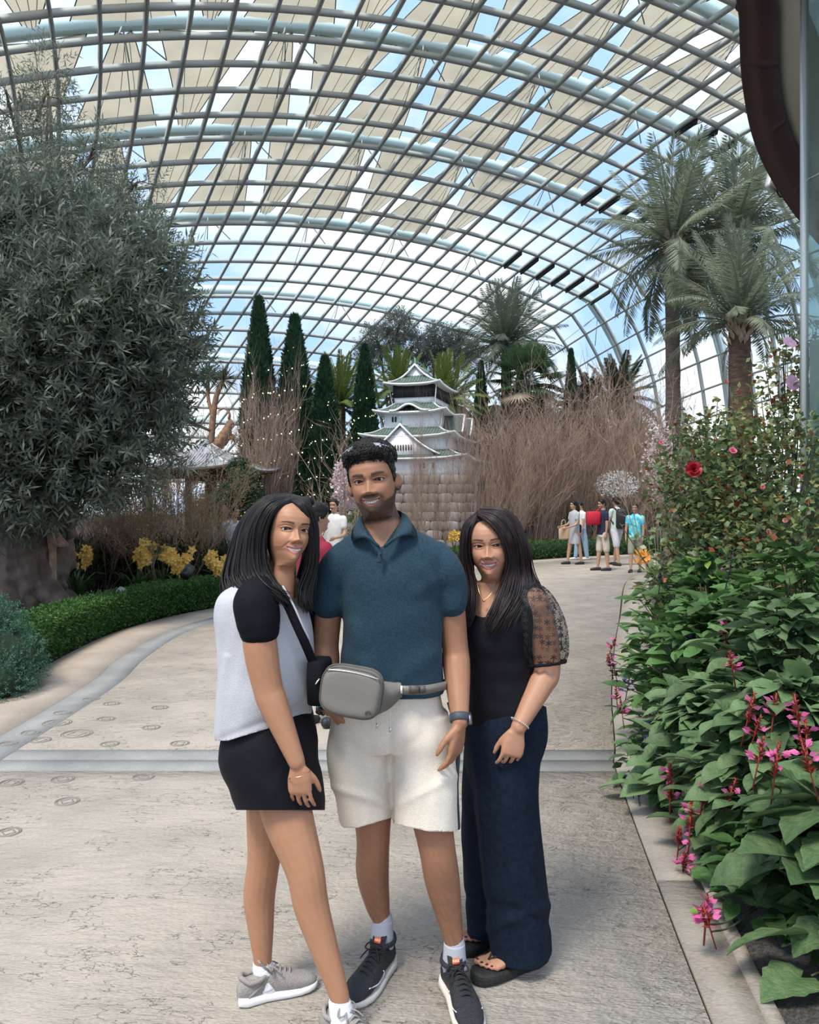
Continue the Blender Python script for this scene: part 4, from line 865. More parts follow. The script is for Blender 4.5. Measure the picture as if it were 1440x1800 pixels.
limb([P(522, 1048, YL + .10), P(535, 1090, YL + .13), P(540, 1110, YL + .14)], [.055, .055, .05], 18).build('sleeve', M_blk, wl)
# skirt
def sk_cut(V): p = pxy(V); return p[:, 1] - 1424
cloth(wl, 'skirt', sloft([sec(475, 1236, YL + .01, .128, .102, yaw=yl, e=2.3), sec(474, 1290, YL + .005, .150, .128, yaw=yl, e=2.2), sec(474, 1340, YL, .150, .138, yaw=yl, e=2.2), sec(488, 1385, YL - .01, .138, .132, yaw=yl, e=2.3), sec(496, 1432, YL - .015, .125, .122, yaw=yl, e=2.3)]), M_skirt, .006, 4, lambda V: .0015 * noise3(V, 30, 6), sk_cut, .004)
# shoes and socks
sock(wl, ankF - [0, 0, .015], ankF + [.012, .004, -.075], .0325, .040, M_sockw); sock(wl, ankN - [0, 0, .018], ankN + [.01, -.005, -.06], .0325, .038, M_sockw)
sneaker(wl, (ankF[0] - .072, ankF[1] - .045), (ankF[0] + .165, ankF[1] + .055), M_shoeg, M_solew, M_shoeg, 'run', .075)
sneaker(wl, (ankN[0] - .050, ankN[1] + .045), (ankN[0] + .140, ankN[1] - .120), M_shoeg, M_solew, M_shoeg, 'run', .075)
# jewellery and crossbody bag
axh = unit(P(522, 1340, 0 + YL - .155) - P(482, 1240, YL - .135)); Ah = unit(np.cross(axh, [0, 1, 0])); Bh = np.cross(axh, Ah); cb_ = P(527, 1362, YL - .158)
bl_ = empty('bracelet', (0, 0, 0), 'thin gold bracelet on the wrist of the woman in grey', 'bracelet'); tube([cb_ + Ah * .032 * math.cos(a) + Bh * .026 * math.sin(a) + axh * .004 * math.sin(a * 2) for a in np.linspace(0, 6.283, 33)], .0011, 5, cap=False).build('chain', M_gold2, bl_)
for a in (-2.6, -2.0, -1.4, -.8): sphere(cb_ + Ah * .032 * math.cos(a) + Bh * .026 * math.sin(a), .0024, 6, 5).build('charm', M_gold2, bl_)
xb = empty('crossbody_bag', (0, 0, 0), 'small black crossbody bag on a wide strap at the hip of the woman in grey', 'bag')
bc = P(562, 1196, YL - .06); q = loft([ell(bc + np.array([0, 0, z]), np.array([.028 * s, -.006, 0]), np.array([.012, .045 * s, 0]), 24, 4) for z, s in ((-.068, .75), (-.062, .95), (0, 1.05), (.055, .98), (.066, .8))]); q.build('pouch', M_blk, xb)
sp_ = spline([P(486, 1034, YL - .09), P(505, 1062, YL - .115), P(520, 1095, YL - .125), P(536, 1130, YL - .12), P(552, 1168, YL - .085), P(560, 1185, YL - .06)], 22); tt_ = unit(np.gradient(sp_, axis=0)); sdv = unit(np.cross(tt_, [0, 1, 0]))
loft(np.stack([sp_ + sdv * .013 + [0, -.002, 0], sp_ - sdv * .013 + [0, -.002, 0], sp_ - sdv * .013 + [0, .002, 0], sp_ + sdv * .013 + [0, .002, 0]], 1)).build('strap', M_blk, xb)
tube(spline([bc + [-.006, -.052, .0], bc + [.001, -.053, .012], bc + [-.003, -.053, .004], bc + [.005, -.053, .016]], 12), .0016, 5).build('mark', M_whitep, xb)
tube(spline([P(497, 1030, YL - .10), P(515, 1062, YL - .125), P(530, 1095, YL - .13), P(545, 1128, YL - .115)], 14), .003, 6).build('zip_cord', M_sock, xb)

# ---------------------------------------------------------------- woman at the right
wr_ = person(0, 'woman in black top with sheer floral puff sleeve and navy trousers at right')
YR = 2.66
oR = dict(brow=.6, nw=1.0, nl=1.0, sw=.98, jaw=.90, neck=.80, browt=.0021, browz=.001, mw=.0265, mo=.0075, lip=(.36, .10, .11), eu=.0036, el=.0028, cheek=1.4)
MxR = head_matrix(P(862, 958, YR - .04), math.radians(-12), math.radians(4), math.radians(-1), .95)
yr = math.radians(-28)
armR = limb([P(938, 1062, YR - .06), P(955, 1120, YR - .06), P(962, 1180, YR - .07), P(950, 1205, YR - .09), P(912, 1278, YR - .15)], [.056, .050, .043, .041, .025])
handR = hand(P(910, 1282, YR - .152), (-.26, -.10, -1), (.15, -1, .1), (-1, -.25, 0), .92, each=((.3, .5, .3), (.45, .6, .4), (.5, .65, .4), (.55, .7, .45)), spread=.09, thumb=.45)
torR = sloft([sec(885, 1340, YR, .10, .09, yaw=yr), sec(883, 1250, YR, .11, .09, yaw=yr), sec(877, 1160, YR, .105, .095, yaw=yr), sec(874, 1090, YR, .13, .11, yaw=yr), sec(874, 1055, YR, .135, .088, yaw=yr), sec(868, 1036, YR, .10, .070, yaw=yr), sec(864, 1022, YR - .01, .055, .055, yaw=yr)])
neckR = limb([P(866, 1050, YR - .0), P(866, 1028, YR - .0), P(867, 990, YR + .0)], [.052, .040, .038])
def foot(heel, toe, h0, w_=1.0):
    h, d, s, L = shoe_frame(heel, toe); Z = np.array([0, 0, 1.0]); xs = [.0, .02, .06, .12, .16, .19]; k = L / .235; parts = _fix(loft([ell(h + d * x * k + Z * (h0 + hz), s * a * k, Z * hz, 20, 2.4) for x, a, hz in ((.002, .014, .012), (.02, .029, .030), (.06, .031, .038), (.12, .036, .028), (.165, .044, .017), (.19, .043, .012), (.197, .036, .008))]))
    tips = []
    for i, (off, L_, r) in enumerate(((-.030, .046, .0115), (-.011, .044, .0088), (.006, .038, .0082), (.021, .031, .0078), (.034, .022, .0075))):
        b = h + d * (.183 - .004 * i) * k + s * off * k * w_ + Z * (h0 + r); e_ = b + d * L_ * k; parts.merge(limb([b, (b + e_) / 2 + Z * .003, e_], [r * .95, r * .9, r], 10)); tips.append((e_ + Z * r * .75 - d * .002, d, s, r))
    return parts, tips
hN, tN = G(948, 1676), G(850, 1692); hF, tF = G(880, 1628), G(836, 1648)
dN = np.array([-.205, -.105]); hN2 = np.array([.435, 2.70]); fN, tipN = foot(hN2, hN2 + dN, .040, 1); dF = np.array([-.15, -.17]); hF2 = np.array([.345, 2.93]); fF, tipF = foot(hF2, hF2 + dF, .034, 1)
lowN = limb([P(898, 1400, YR), P(908, 1560, 2.68), np.array([hN2[0] - .03, hN2[1] - .01, .11])], [.06, .05, .035]); lowF = limb([P(860, 1400, YR + .1), P(862, 1540, 2.85), np.array([hF2[0] - .02, hF2[1] - .01, .10])], [.06, .05, .035])
make_body(wr_, [armR, handR, torR, neckR, fN, fF, lowN, lowF], MxR, oR, SK_R, .0042, ears=False)
add_eyes(wr_, MxR, (-.16, .0)); add_teeth(wr_, MxR, oR)
nl_ = MB()
for tp in (tipN, tipF):
    for c, d, s, r in tp: loft([ell(c + d * (t * .006), s * r * .62 * w__, np.array([0, 0, .0022]) * w__, 10) for t, w__ in ((-1, .6), (-.3, 1), (.5, 1), (1, .6))]).build('toenail', M_nail, wr_)
hlR = [(0, .197), (15, .194), (30, .184), (42, .165), (52, .130), (62, .095), (75, .05), (100, .02), (140, .0), (180, -.02)]
hair_cap(wr_, MxR, oR, hlR, lambda L, a: .003 + .008 * sstep(.12, .19, L[:, 2]), M_hair2, .0012, 60)
g1 = [GP([(840, 907, -.085), (826, 930, -.10), (822, 965, -.085), (826, 1000, -.07), (833, 1035, -.075), (830, 1075, -.11), (822, 1095, -.12)], YR), GP([(840, 902, -.05), (818, 928, -.06), (814, 970, -.05), (817, 1015, -.04), (822, 1050, -.06), (820, 1082, -.10)], YR), GP([(845, 898, .02), (818, 925, .02), (813, 975, .03), (815, 1025, .02), (819, 1060, 0), (818, 1080, -.02)], YR), GP([(855, 896, .08), (835, 920, .11), (828, 975, .11), (830, 1030, .10), (835, 1075, .08)], YR)]
strands(wr_, g1, 700, M_hair2, .0033, 3, jit=.006)
g2 = [GP([(840, 904, -.095), (864, 920, -.138), (886, 950, -.132), (895, 990, -.095), (884, 1030, -.09), (870, 1070, -.125), (856, 1098, -.14)], YR), GP([(842, 900, -.08), (876, 909, -.125), (900, 948, -.115), (905, 1000, -.075), (900, 1045, -.10), (880, 1085, -.13), (868, 1108, -.14)], YR), GP([(846, 895, -.04), (890, 902, -.07), (917, 948, -.065), (921, 1000, -.045), (922, 1040, -.08), (905, 1075, -.125), (892, 1098, -.135)], YR), GP([(850, 894, .03), (896, 903, .02), (922, 950, .01), (929, 1003, .01), (935, 1035, -.03), (930, 1055, -.07), (915, 1075, -.10)], YR), GP([(855, 894, .08), (895, 906, .10), (920, 955, .10), (930, 1005, .09), (942, 1030, .05), (950, 1042, .02), (952, 1050, .0)], YR), GP([(855, 896, .09), (870, 920, .13), (885, 975, .13), (890, 1020, .11), (895, 1050, .09), (895, 1070, .07)], YR)]
strands(wr_, g2, 1500, M_hair2, .0034, 4, jit=.007)
# top
tpR = sloft([sec(887, 1268, YR, .140, .112, yaw=yr), sec(882, 1220, YR, .126, .108, yaw=yr), sec(877, 1170, YR, .124, .112, yaw=yr), sec(873, 1120, YR, .138, .130, yaw=yr), sec(875, 1080, YR, .150, .124, yaw=yr), sec(874, 1055, YR, .146, .102, yaw=yr), sec(870, 1040, YR, .11, .082, yaw=yr), sec(866, 1028, YR, .07, .062, yaw=yr)])
def top_cut(V):
    p = pxy(V); return np.maximum(1034 - p[:, 1], np.minimum((1 - np.sqrt(((p[:, 0] - 850) / 32) ** 2 + ((p[:, 1] - 1045) / 40) ** 2)) * 30, (YR + .02 - V[:, 1]) * 900))
cloth(wr_, 'top', tpR, M_vel, .006, 3, lambda V: .003 * noise3(V * [1, 1, 2], 16, 5), top_cut, .003)
# sheer floral puff sleeve
def lacemat():
    m = bpy.data.materials.new('sheer floral net'); m.use_nodes = True; n = m.node_tree; b = n.nodes['Principled BSDF']; b.inputs['Base Color'].default_value = (.008, .008, .011, 1); b.inputs['Roughness'].default_value = .7
    tc = n.nodes.new('ShaderNodeTexCoord'); v = n.nodes.new('ShaderNodeTexVoronoi'); v.inputs['Scale'].default_value = 44; v.inputs['Randomness'].default_value = .45; n.links.new(tc.outputs['Object'], v.inputs['Vector'])
    sub = n.nodes.new('ShaderNodeVectorMath'); sub.operation = 'SUBTRACT'; sc = n.nodes.new('ShaderNodeVectorMath'); sc.operation = 'SCALE'; sc.inputs['Scale'].default_value = 44
    n.links.new(tc.outputs['Object'], sc.inputs[0]); ps = n.nodes.new('ShaderNodeVectorMath'); ps.operation = 'SCALE'; ps.inputs['Scale'].default_value = 44; n.links.new(v.outputs['Position'], ps.inputs[0]); n.links.new(sc.outputs[0], sub.inputs[0]); n.links.new(ps.outputs[0], sub.inputs[1])
    sx = n.nodes.new('ShaderNodeSeparateXYZ'); n.links.new(sub.outputs[0], sx.inputs[0]); at = n.nodes.new('ShaderNodeMath'); at.operation = 'ARCTAN2'; n.links.new(sx.outputs[0], at.inputs[0]); n.links.new(sx.outputs[2], at.inputs[1])
    mu = n.nodes.new('ShaderNodeMath'); mu.operation = 'MULTIPLY'; mu.inputs[1].default_value = 6; n.links.new(at.outputs[0], mu.inputs[0]); co = n.nodes.new('ShaderNodeMath'); co.operation = 'COSINE'; n.links.new(mu.outputs[0], co.inputs[0])
    ra = n.nodes.new('ShaderNodeMath'); ra.operation = 'MULTIPLY_ADD'; ra.inputs[1].default_value = .17; ra.inputs[2].default_value = .36; n.links.new(co.outputs[0], ra.inputs[0])
    lt = n.nodes.new('ShaderNodeMath'); lt.operation = 'LESS_THAN'; n.links.new(v.outputs['Distance'], lt.inputs[0]); n.links.new(ra.outputs[0], lt.inputs[1])
    mr = n.nodes.new('ShaderNodeMapRange'); mr.inputs['To Min'].default_value = .34; mr.inputs['To Max'].default_value = .97; n.links.new(lt.outputs[0], mr.inputs['Value'])
    t = n.nodes.new('ShaderNodeBsdfTransparent'); mx = n.nodes.new('ShaderNodeMixShader'); n.links.new(mr.outputs[0], mx.inputs[0]); n.links.new(t.outputs[0], mx.inputs[1]); n.links.new(b.outputs[0], mx.inputs[2]); n.links.new(mx.outputs[0], n.nodes['Material Output'].inputs[0]); return m
M_lacef = lacemat()
K = 26; sp = spline([P(908, 1042, YR - .05), P(930, 1062, YR - .06), P(946, 1100, YR - .06), P(957, 1140, YR - .065), P(961, 1166, YR - .07)], K); sr = spline(np.array([.045, .082, .094, .084, .062])[:, None], K)[:, 0]
q = tube(sp, sr, 56, cap=False, r2=sr * .95); V = q.V(); a_ = np.tile(np.arange(56), K); V = V + unit(V - np.repeat(sp, 56, 0)) * (.004 * np.sin(a_ * 2 * np.pi / 56 * 13) * np.repeat(np.interp(np.linspace(0, 1, K), [0, .4, .75, 1], [1, .25, .5, 1.6]), 56))[:, None]; q.v = [V]; q.build('puff_sleeve', M_lacef, wr_)
ce_ = sp[-1]; t_, A_, B_ = frames(sp); tube([ce_ + (A_[-1] * math.cos(a) + B_[-1] * math.sin(a)) * (.060 + .004 * math.sin(a * 11)) for a in np.linspace(0, 6.283, 60)], .005, 6, cap=False).build('sleeve_hem', M_vel, wr_)
limb([P(822, 1070, YR + .06), P(812, 1110, YR + .08), P(812, 1160, YR + .08)], [.055, .055, .045], 18).build('sleeve', M_vel, wr_)
# trousers: wide legs
def tr_wr(V):
    p = pxy(V); return .004 * noise3(V * [1, 1, .35], 22, 8) + .006 * gauss(p[:, 0] - 835 - .10 * (p[:, 1] - 1330), 4) * (p[:, 1] > 1330) + .006 * gauss(p[:, 1] - 1618 + .4 * (p[:, 0] - 900), 7) - .005 * gauss(p[:, 1] - 1600 - .3 * (p[:, 0] - 900), 7)
tpn = sloft([sec(889, 1240, YR, .136, .108, yaw=yr), sec(889, 1290, YR, .138, .122, yaw=yr), sec(884, 1345, YR, .122, .112, yaw=yr), sec(884, 1390, YR + .02, .10, .10, yaw=yr)])
lgN = sloft([sec(898, 1300, YR - .02, .105, .115, yaw=yr), sec(893, 1360, YR - .02, .103, .115, yaw=yr), sec(893, 1430, YR - .02, .102, .112, yaw=yr), sec(904, 1530, YR + .0, .101, .112, yaw=yr), sec(913, 1620, YR + .02, .101, .114, yaw=yr), sec(918, 1676, YR + .02, .097, .11, yaw=yr)])
lgF = sloft([sec(862, 1310, YR + .05, .085, .10, yaw=yr), sec(853, 1430, YR + .09, .076, .10, yaw=yr), sec(857, 1530, YR + .13, .078, .10, yaw=yr), sec(862, 1600, YR + .17, .078, .10, yaw=yr), sec(864, 1634, YR + .17, .076, .10, yaw=yr)])
def tr_cut(V): p = pxy(V); return (p[:, 1] > np.where(V[:, 1] - (p[:, 0] - 890) * 0 > YR + .145, 1630, 1672)) & (V[:, 2] < .3)
cloth(wr_, 'trousers', tpn.merge(lgN).merge(lgF), M_denim, .0065, 3, tr_wr, lambda V: .052 - V[:, 2], .004)
# platform flip-flops
for (hh, dd, h0, nm) in ((hN2, dN, .040, 'n'), (hF2, dF, .034, 'f')):
    fl = empty('flip_flop', (0, 0, 0)); fl.parent = wr_; h, d, s, L = shoe_frame(hh - unit(dd) * .02, hh + dd * 1.12); k = L / .27; Z = np.array([0, 0, 1.0])
    xs = np.array([0, .01, .04, .1, .16, .21, .25, .265, .27]); ws = np.array([.012, .026, .036, .036, .044, .048, .040, .024, .006]) * k
    _fix(loft([ell(h + d * x * k + Z * (h0 + .012 * max(0, (.10 - x) / .1) + .0) * .5, s * w__, Z * (h0 + .012 * max(0, (.10 - x) / .1)) * .5, 20, 5) for x, w__ in zip(xs, ws)])).build('platform', M_flip, fl)
    for sg in (-1, 1): tube(spline([h + d * .205 * k - s * .010 + Z * (h0 + .016), h + d * .17 * k + s * sg * .022 + Z * (h0 + .040), h + d * .11 * k + s * sg * .040 + Z * (h0 + .022), h + d * .09 * k + s * sg * .040 + Z * h0], 12), .005, 7).build('thong_strap', M_flip, fl)
# jewellery
axr = unit(P(912, 1278, YR - .15) - P(950, 1205, YR - .09)); Ar = unit(np.cross(axr, [0, 1, 0])); Br = np.cross(axr, Ar); cR = P(914, 1271, YR - .147)
b2 = empty('bracelet', (0, 0, 0), 'silver chain bracelet on the wrist of the woman in black', 'bracelet')
for k in range(30): a = k / 30 * 6.283; sphere(cR + Ar * .031 * math.cos(a) + Br * .030 * math.sin(a) + axr * .003 * math.sin(a), .0026, 6, 5).build('link', M_silver, b2)
nk = empty('necklace', (0, 0, 0), 'fine gold necklace on the woman in black', 'necklace'); tube(spline([P(838, 1018, YR - .06), P(843, 1042, YR - .095), P(851, 1054, YR - .104), P(866, 1040, YR - .095), P(876, 1018, YR - .06)], 20), .0009, 5).build('chain', M_gold2, nk); sphere(P(851, 1056, YR - .107), .004, 8, 6).build('pendant', M_gold2, nk)
# ================================================================ PEOPLE IN THE BACKGROUND
def col_mat(name, c): return mat(name, c, .85, tuple(x * .85 for x in c), 20)
M_dk = mat('dark shoe', (.015, .015, .018), .6)
def walker(px, yfoot, H, yaw, label, top, bottom, skin=(.42, .25, .17), hair=True, hairlong=False, stride=.12, kind='shorts', arms=((.1, 0), (.1, 0)), shoe=M_dk, foot_y=None, Yd=None, sleeve=True, tilt=0, bun=False, lean=0):
    Y = Yd or CAMZ * FPX / (yfoot - HOR); x0 = (px - 720) * Y / FPX; e = empty('person', (x0, Y, 0), label, 'person', rz=0); s = H / 1.72
    fw = np.array([math.sin(yaw), -math.cos(yaw), 0]); sd = np.array([math.cos(yaw), math.sin(yaw), 0]); Z = np.array([0, 0, 1.0])
    Q = lambda f, r, z: (fw * (f + lean * max(0, z - .9)) + sd * r + Z * z) * s
    legs = []; feet = MB()
    for sg, st in ((-1, stride), (1, -stride)):
        legs.append(limb([Q(0, sg * .09, .88), Q(st * .55, sg * .09, .50), Q(st * .75, sg * .09, .33), Q(st, sg * .09, .08)], [.085 * s, .058 * s, .052 * s, .032 * s], 10)); c = Q(st, sg * .09, .0)
        feet.merge(limb([c - fw * .05 * s + Z * .04, c + fw * .06 * s + Z * .035, c + fw * .17 * s + Z * .028], [.042 * s, .042 * s, .030 * s], 10))
    rg_ = lambda z, hw, dp, f=0: ell(Q(f, 0, z), sd * hw * s, fw * -dp * s, 24, 2.3)
    tors = sloft([rg_(.82, .14, .10), rg_(1.0, .14, .10), rg_(1.2, .15, .11), rg_(1.36, .155, .09), rg_(1.42, .09, .065), rg_(1.47, .05, .05)])
    arms_m = []; sl = MB()
    for sg, (sw_, el) in zip((-1, 1), arms):
        sh_, eb, wr = Q(0, sg * .17, 1.36), Q(sw_ * .5, sg * .21, 1.10), Q(sw_ + el, sg * (.21 - .25 * el), .86 + el * .7); arms_m.append(limb([sh_, eb, wr], [.045 * s, .036 * s, .024 * s], 10)); arms_m.append(hand(wr, wr - eb, sd * sg, fw, s * .95))
        sl.merge(limb([sh_ - sd * sg * .03 * s, sh_ + sd * sg * .005, (sh_ + eb) / 2], [.062 * s, .062 * s, .056 * s], 12))
    o = dict(nl=1, mo=.002); Mx = Matrix.Translation(Vector(Q(.02, 0, 1.60))) @ Matrix.Rotation(yaw + math.pi, 4, 'Z') @ Matrix.Rotation(tilt, 4, 'X') @ Matrix.Scale(.95 * s, 4) @ Matrix.Translation((0, 0, -.11))
    nk = limb([Q(0, 0, 1.42), Q(.01, 0, 1.53)], [.05 * s, .05 * s], 10)
    make_body(e, legs + arms_m + [tors, nk], Mx, o, skin, .012, NT=60, NZ=60, ears=not hairlong)
    feet.build('shoes', shoe, e)
    tp = sloft([rg_(.86 if kind != 'dress' else .55, .165 if kind != 'dress' else .17, .125), rg_(1.0, .160, .12), rg_(1.2, .165, .125), rg_(1.36, .17, .105), rg_(1.43, .10, .075), rg_(1.46, .065, .06)]).merge(sl); cloth(e, 'shirt' if kind != 'dress' else 'dress', tp, top, .014, 3)
    if kind in ('shorts', 'trousers'):
        zb = .50 if kind == 'shorts' else .10; b = sloft([rg_(.80, .165, .12), rg_(.95, .158, .115)])
        for sg, st in ((-1, stride), (1, -stride)):
            k = 1 if kind == 'trousers' else .55; b.merge(limb([Q(0, sg * .085, .88), Q(st * .45, sg * .09, .62), Q(st * k, sg * .09, zb)], [.095 * s, .088 * s, (.082 if kind == 'shorts' else .06) * s], 14))
        cloth(e, kind, b, bottom, .014, 3)
    hl = [(0, .178), (30, .172), (50, .13), (70, .095), (90, .10), (120, .05), (180, .02)]; hair_cap(e, Mx, o, hl, lambda L, a: .012 + .008 * sstep(.15, .19, L[:, 2]), M_hair, .003, 80, 50, 50)
    if hairlong: limb([tuple(Mx @ Vector(v)) for v in ((0, -.05, .17), (0, -.09, .08), (0, -.10, -.05), (0, -.10, -.20))], [.07, .085, .08, .04], 14).build('hair_length', M_hair, e)
    if bun: sphere(tuple(Mx @ Vector((0, -.09, .235))), (.05, .05, .045), 14, 10).build('hair_bun', M_hair, e)
    e['Q'] = 0; return e, Q, s
C_grey, C_navy, C_red = col_mat('grey dress cloth', (.42, .43, .46)), col_mat('navy cloth', (.012, .018, .05)), col_mat('red cloth', (.50, .012, .035))
C_khaki, C_mint, C_lav = col_mat('stone shorts', (.58, .52, .43)), col_mat('pale mint cloth', (.50, .60, .55)), col_mat('pale lilac shorts', (.55, .54, .60))
C_cyan, C_olive, C_jean = mat('turquoise print', (.05, .38, .62), .8, (.45, .75, .62), 9, c3=(.10, .60, .70)), col_mat('olive shorts', (.30, .30, .22)), col_mat('pale jeans', (.28, .38, .52))
C_maroon, C_wht, C_tan, C_dark = col_mat('maroon cloth', (.24, .010, .030)), col_mat('white cloth', (.72, .71, .69)), col_mat('tan tote', (.52, .38, .24)), col_mat('dark cloth', (.03, .03, .04))
C_bluesh = col_mat('pale blue cloth', (.52, .60, .68))
e, Q, s = walker(1010, 992, 1.70, -1.25, 'woman in grey dress with tan tote and phone by the far hedge', C_grey, None, hairlong=True, kind='dress', arms=((.12, .22), (.12, .20)), stride=.16)
o = np.array(e.location); tb = empty('tote_bag', tuple(o), 'tan tote bag on the arm of the woman in grey dress', 'bag')
loft([ell(Q(.16, -.27, z), np.array([.15, 0, 0]) * k, np.array([0, .06, 0]) * k, 16, 4) for z, k in ((.66, .9), (.70, 1), (.98, 1), (1.02, .85))]).build('pouch', C_tan, tb); tube(spline([Q(.08, -.3, 1.0), Q(.12, -.3, 1.18), Q(.2, -.3, 1.18), Q(.24, -.3, 1.0)], 10), .012, 6).build('handle', C_tan, tb)
nb_ = empty('shoulder_bag', tuple(o), 'navy shoulder bag behind the woman in grey dress', 'bag'); loft([ell(Q(-.14, -.20, z), np.array([.17, 0, 0]) * k, np.array([0, .07, 0]) * k, 16, 4) for z, k in ((.84, .9), (.88, 1), (1.04, 1), (1.08, .8))]).build('pouch', C_navy, nb_); tube(spline([Q(-.1, -.2, 1.05), Q(-.05, -.18, 1.42), Q(-.16, -.18, 1.05)], 10), .014, 6).build('strap', C_navy, nb_)
walker(1022, 984, 1.68, -1.3, 'person in pale jeans half hidden behind the woman in grey dress', C_wht, C_jean, kind='trousers', stride=.14, shoe=M_sole)
e, Q, s = walker(1060, 1003, 1.73, -1.35, 'man in navy shirt and stone shorts with a red backpack on his front', C_navy, C_khaki, stride=.09, arms=((.05, .05), (.0, .02)), tilt=-.15)
o = np.array(e.location); rb_ = empty('backpack', tuple(o), 'red backpack worn on the chest of the man in navy', 'backpack'); q = loft([ell(Q(.24, -.02, z), np.array([.17, 0, 0]) * k, np.array([0, .17, 0]) * k, 20, 3.5) for z, k in ((1.10, .8), (1.14, 1), (1.36, 1), (1.42, .8))]); q.build('pouch', C_red, rb_); tube(spline([Q(.12, -.15, 1.4), Q(0, -.16, 1.47), Q(-.1, -.15, 1.35), Q(.1, -.16, 1.15)], 12), .02, 6).build('strap', C_red, rb_)
e, Q, s = walker(1084, 994, 1.80, math.radians(-150), 'man in mint shirt and pale shorts wearing a black backpack', C_mint, C_lav, stride=.16)
o = np.array(e.location); kb = empty('backpack', tuple(o), 'black backpack on the back of the man in mint shirt', 'backpack'); q = loft([ell(Q(-.20, 0, z), sdv_ * k, fdv_ * k, 20, 3.5) for sdv_, fdv_ in ((np.array([.16, 0, 0]), np.array([0, .12, 0])),) for z, k in ((.92, .8), (.96, 1), (1.34, 1), (1.42, .75))]); q.build('pouch', M_dk, kb)
for sg in (-1, 1): tube(spline([Q(-.1, sg * .11, 1.40), Q(.05, sg * .11, 1.47), Q(.13, sg * .12, 1.30), Q(-.05, sg * .16, 1.05)], 12), .022, 6).build('strap', M_dk, kb)
walker(1117, 1006, 1.62, -.5, 'woman in turquoise print top and olive shorts behind the rose leaves', C_cyan, C_olive, stride=.10)
walker(553, 1278, 1.58, math.radians(125), 'woman in maroon top with hair bun behind the couple', C_maroon, C_wht, bun=True, hairlong=False, Yd=5.6, stride=.10, arms=((.15, .25), (.15, .2)))
walker(588, 0, 1.68, -.3, 'man in white shirt standing behind the maroon topped woman', C_wht, C_khaki, Yd=13.8, arms=((.1, .25), (.1, .25)))
walker(570, 0, 1.62, .4, 'person in pale shirt beside the man in white', C_wht, C_dark, Yd=14.6, kind='trousers')
e, Q, s = walker(400, 0, 1.55, .9, 'person in pale blue top and dark skirt by the orchids', C_bluesh, C_dark, Yd=14.6, kind='trousers', lean=.3)
o = np.array(e.location); sb = empty('shopping_bag', tuple(o), 'pale green carrier bag held beside the orchids', 'bag'); q = loft([ell(np.array([-.28, -.1, z]), np.array([.13, 0, 0]) * k, np.array([0, .05, 0]) * k, 14, 4) for z, k in ((.78, .9), (.82, 1), (1.12, .95), (1.22, .35))]); q.build('pouch', col_mat('carrier bag', (.45, .58, .50)), sb); tube(spline([(-.34, -.1, 1.18), (-.28, -.1, 1.32), (-.22, -.1, 1.18)], 8), .01, 5).build('handle', C_wht, sb)
walker(205, 0, 1.66, .5, 'person in dark clothes in the shade behind the left orchids', C_dark, C_dark, Yd=15.5, kind='trousers')
# purple garden notice behind the man
q = P(866, 915, 20.8); nt_ = empty('notice_board', (q[0], q[1], 0), 'small purple notice board on a post behind the man', 'sign'); box((0, 0, q[2]), (.45, .03, .28)).build('panel', mat('purple panel', (.10, .06, .20), .6), nt_, smooth=False); tube([(0, .03, 0), (0, .03, q[2])], .025, 8).build('post', M_dk, nt_)
# ================================================================ MINIATURE CASTLE
M_white = mat('white plaster', (.90, .90, .90), .8, (.80, .81, .82), 3)
M_roofg = mat('grey green roof tile', (.075, .12, .10), .7, (.13, .185, .16), 6, bump=.5, bscale=30)
M_ridge = mat('pale roof ridge', (.55, .58, .58), .7)
M_black = mat('black boards', (.016, .017, .022), .6)
M_stone = [mat('castle stone %d' % k, c, .9, c2, 9, bump=.6, bscale=25) for k, (c, c2) in enumerate((((.20, .17, .17), (.30, .26, .25)), ((.26, .23, .22), (.36, .32, .31)), ((.16, .14, .15), (.25, .22, .22))))]
M_mortar = mat('stone joint', (.06, .055, .055), .95)
M_verd = mat('verdigris finial', (.12, .38, .26), .6)
M_slate = mat('grey pavilion tile', (.26, .27, .30), .6, (.36, .37, .40), 8)
M_wood = mat('dark timber', (.06, .035, .022), .7, (.10, .06, .04), 10)

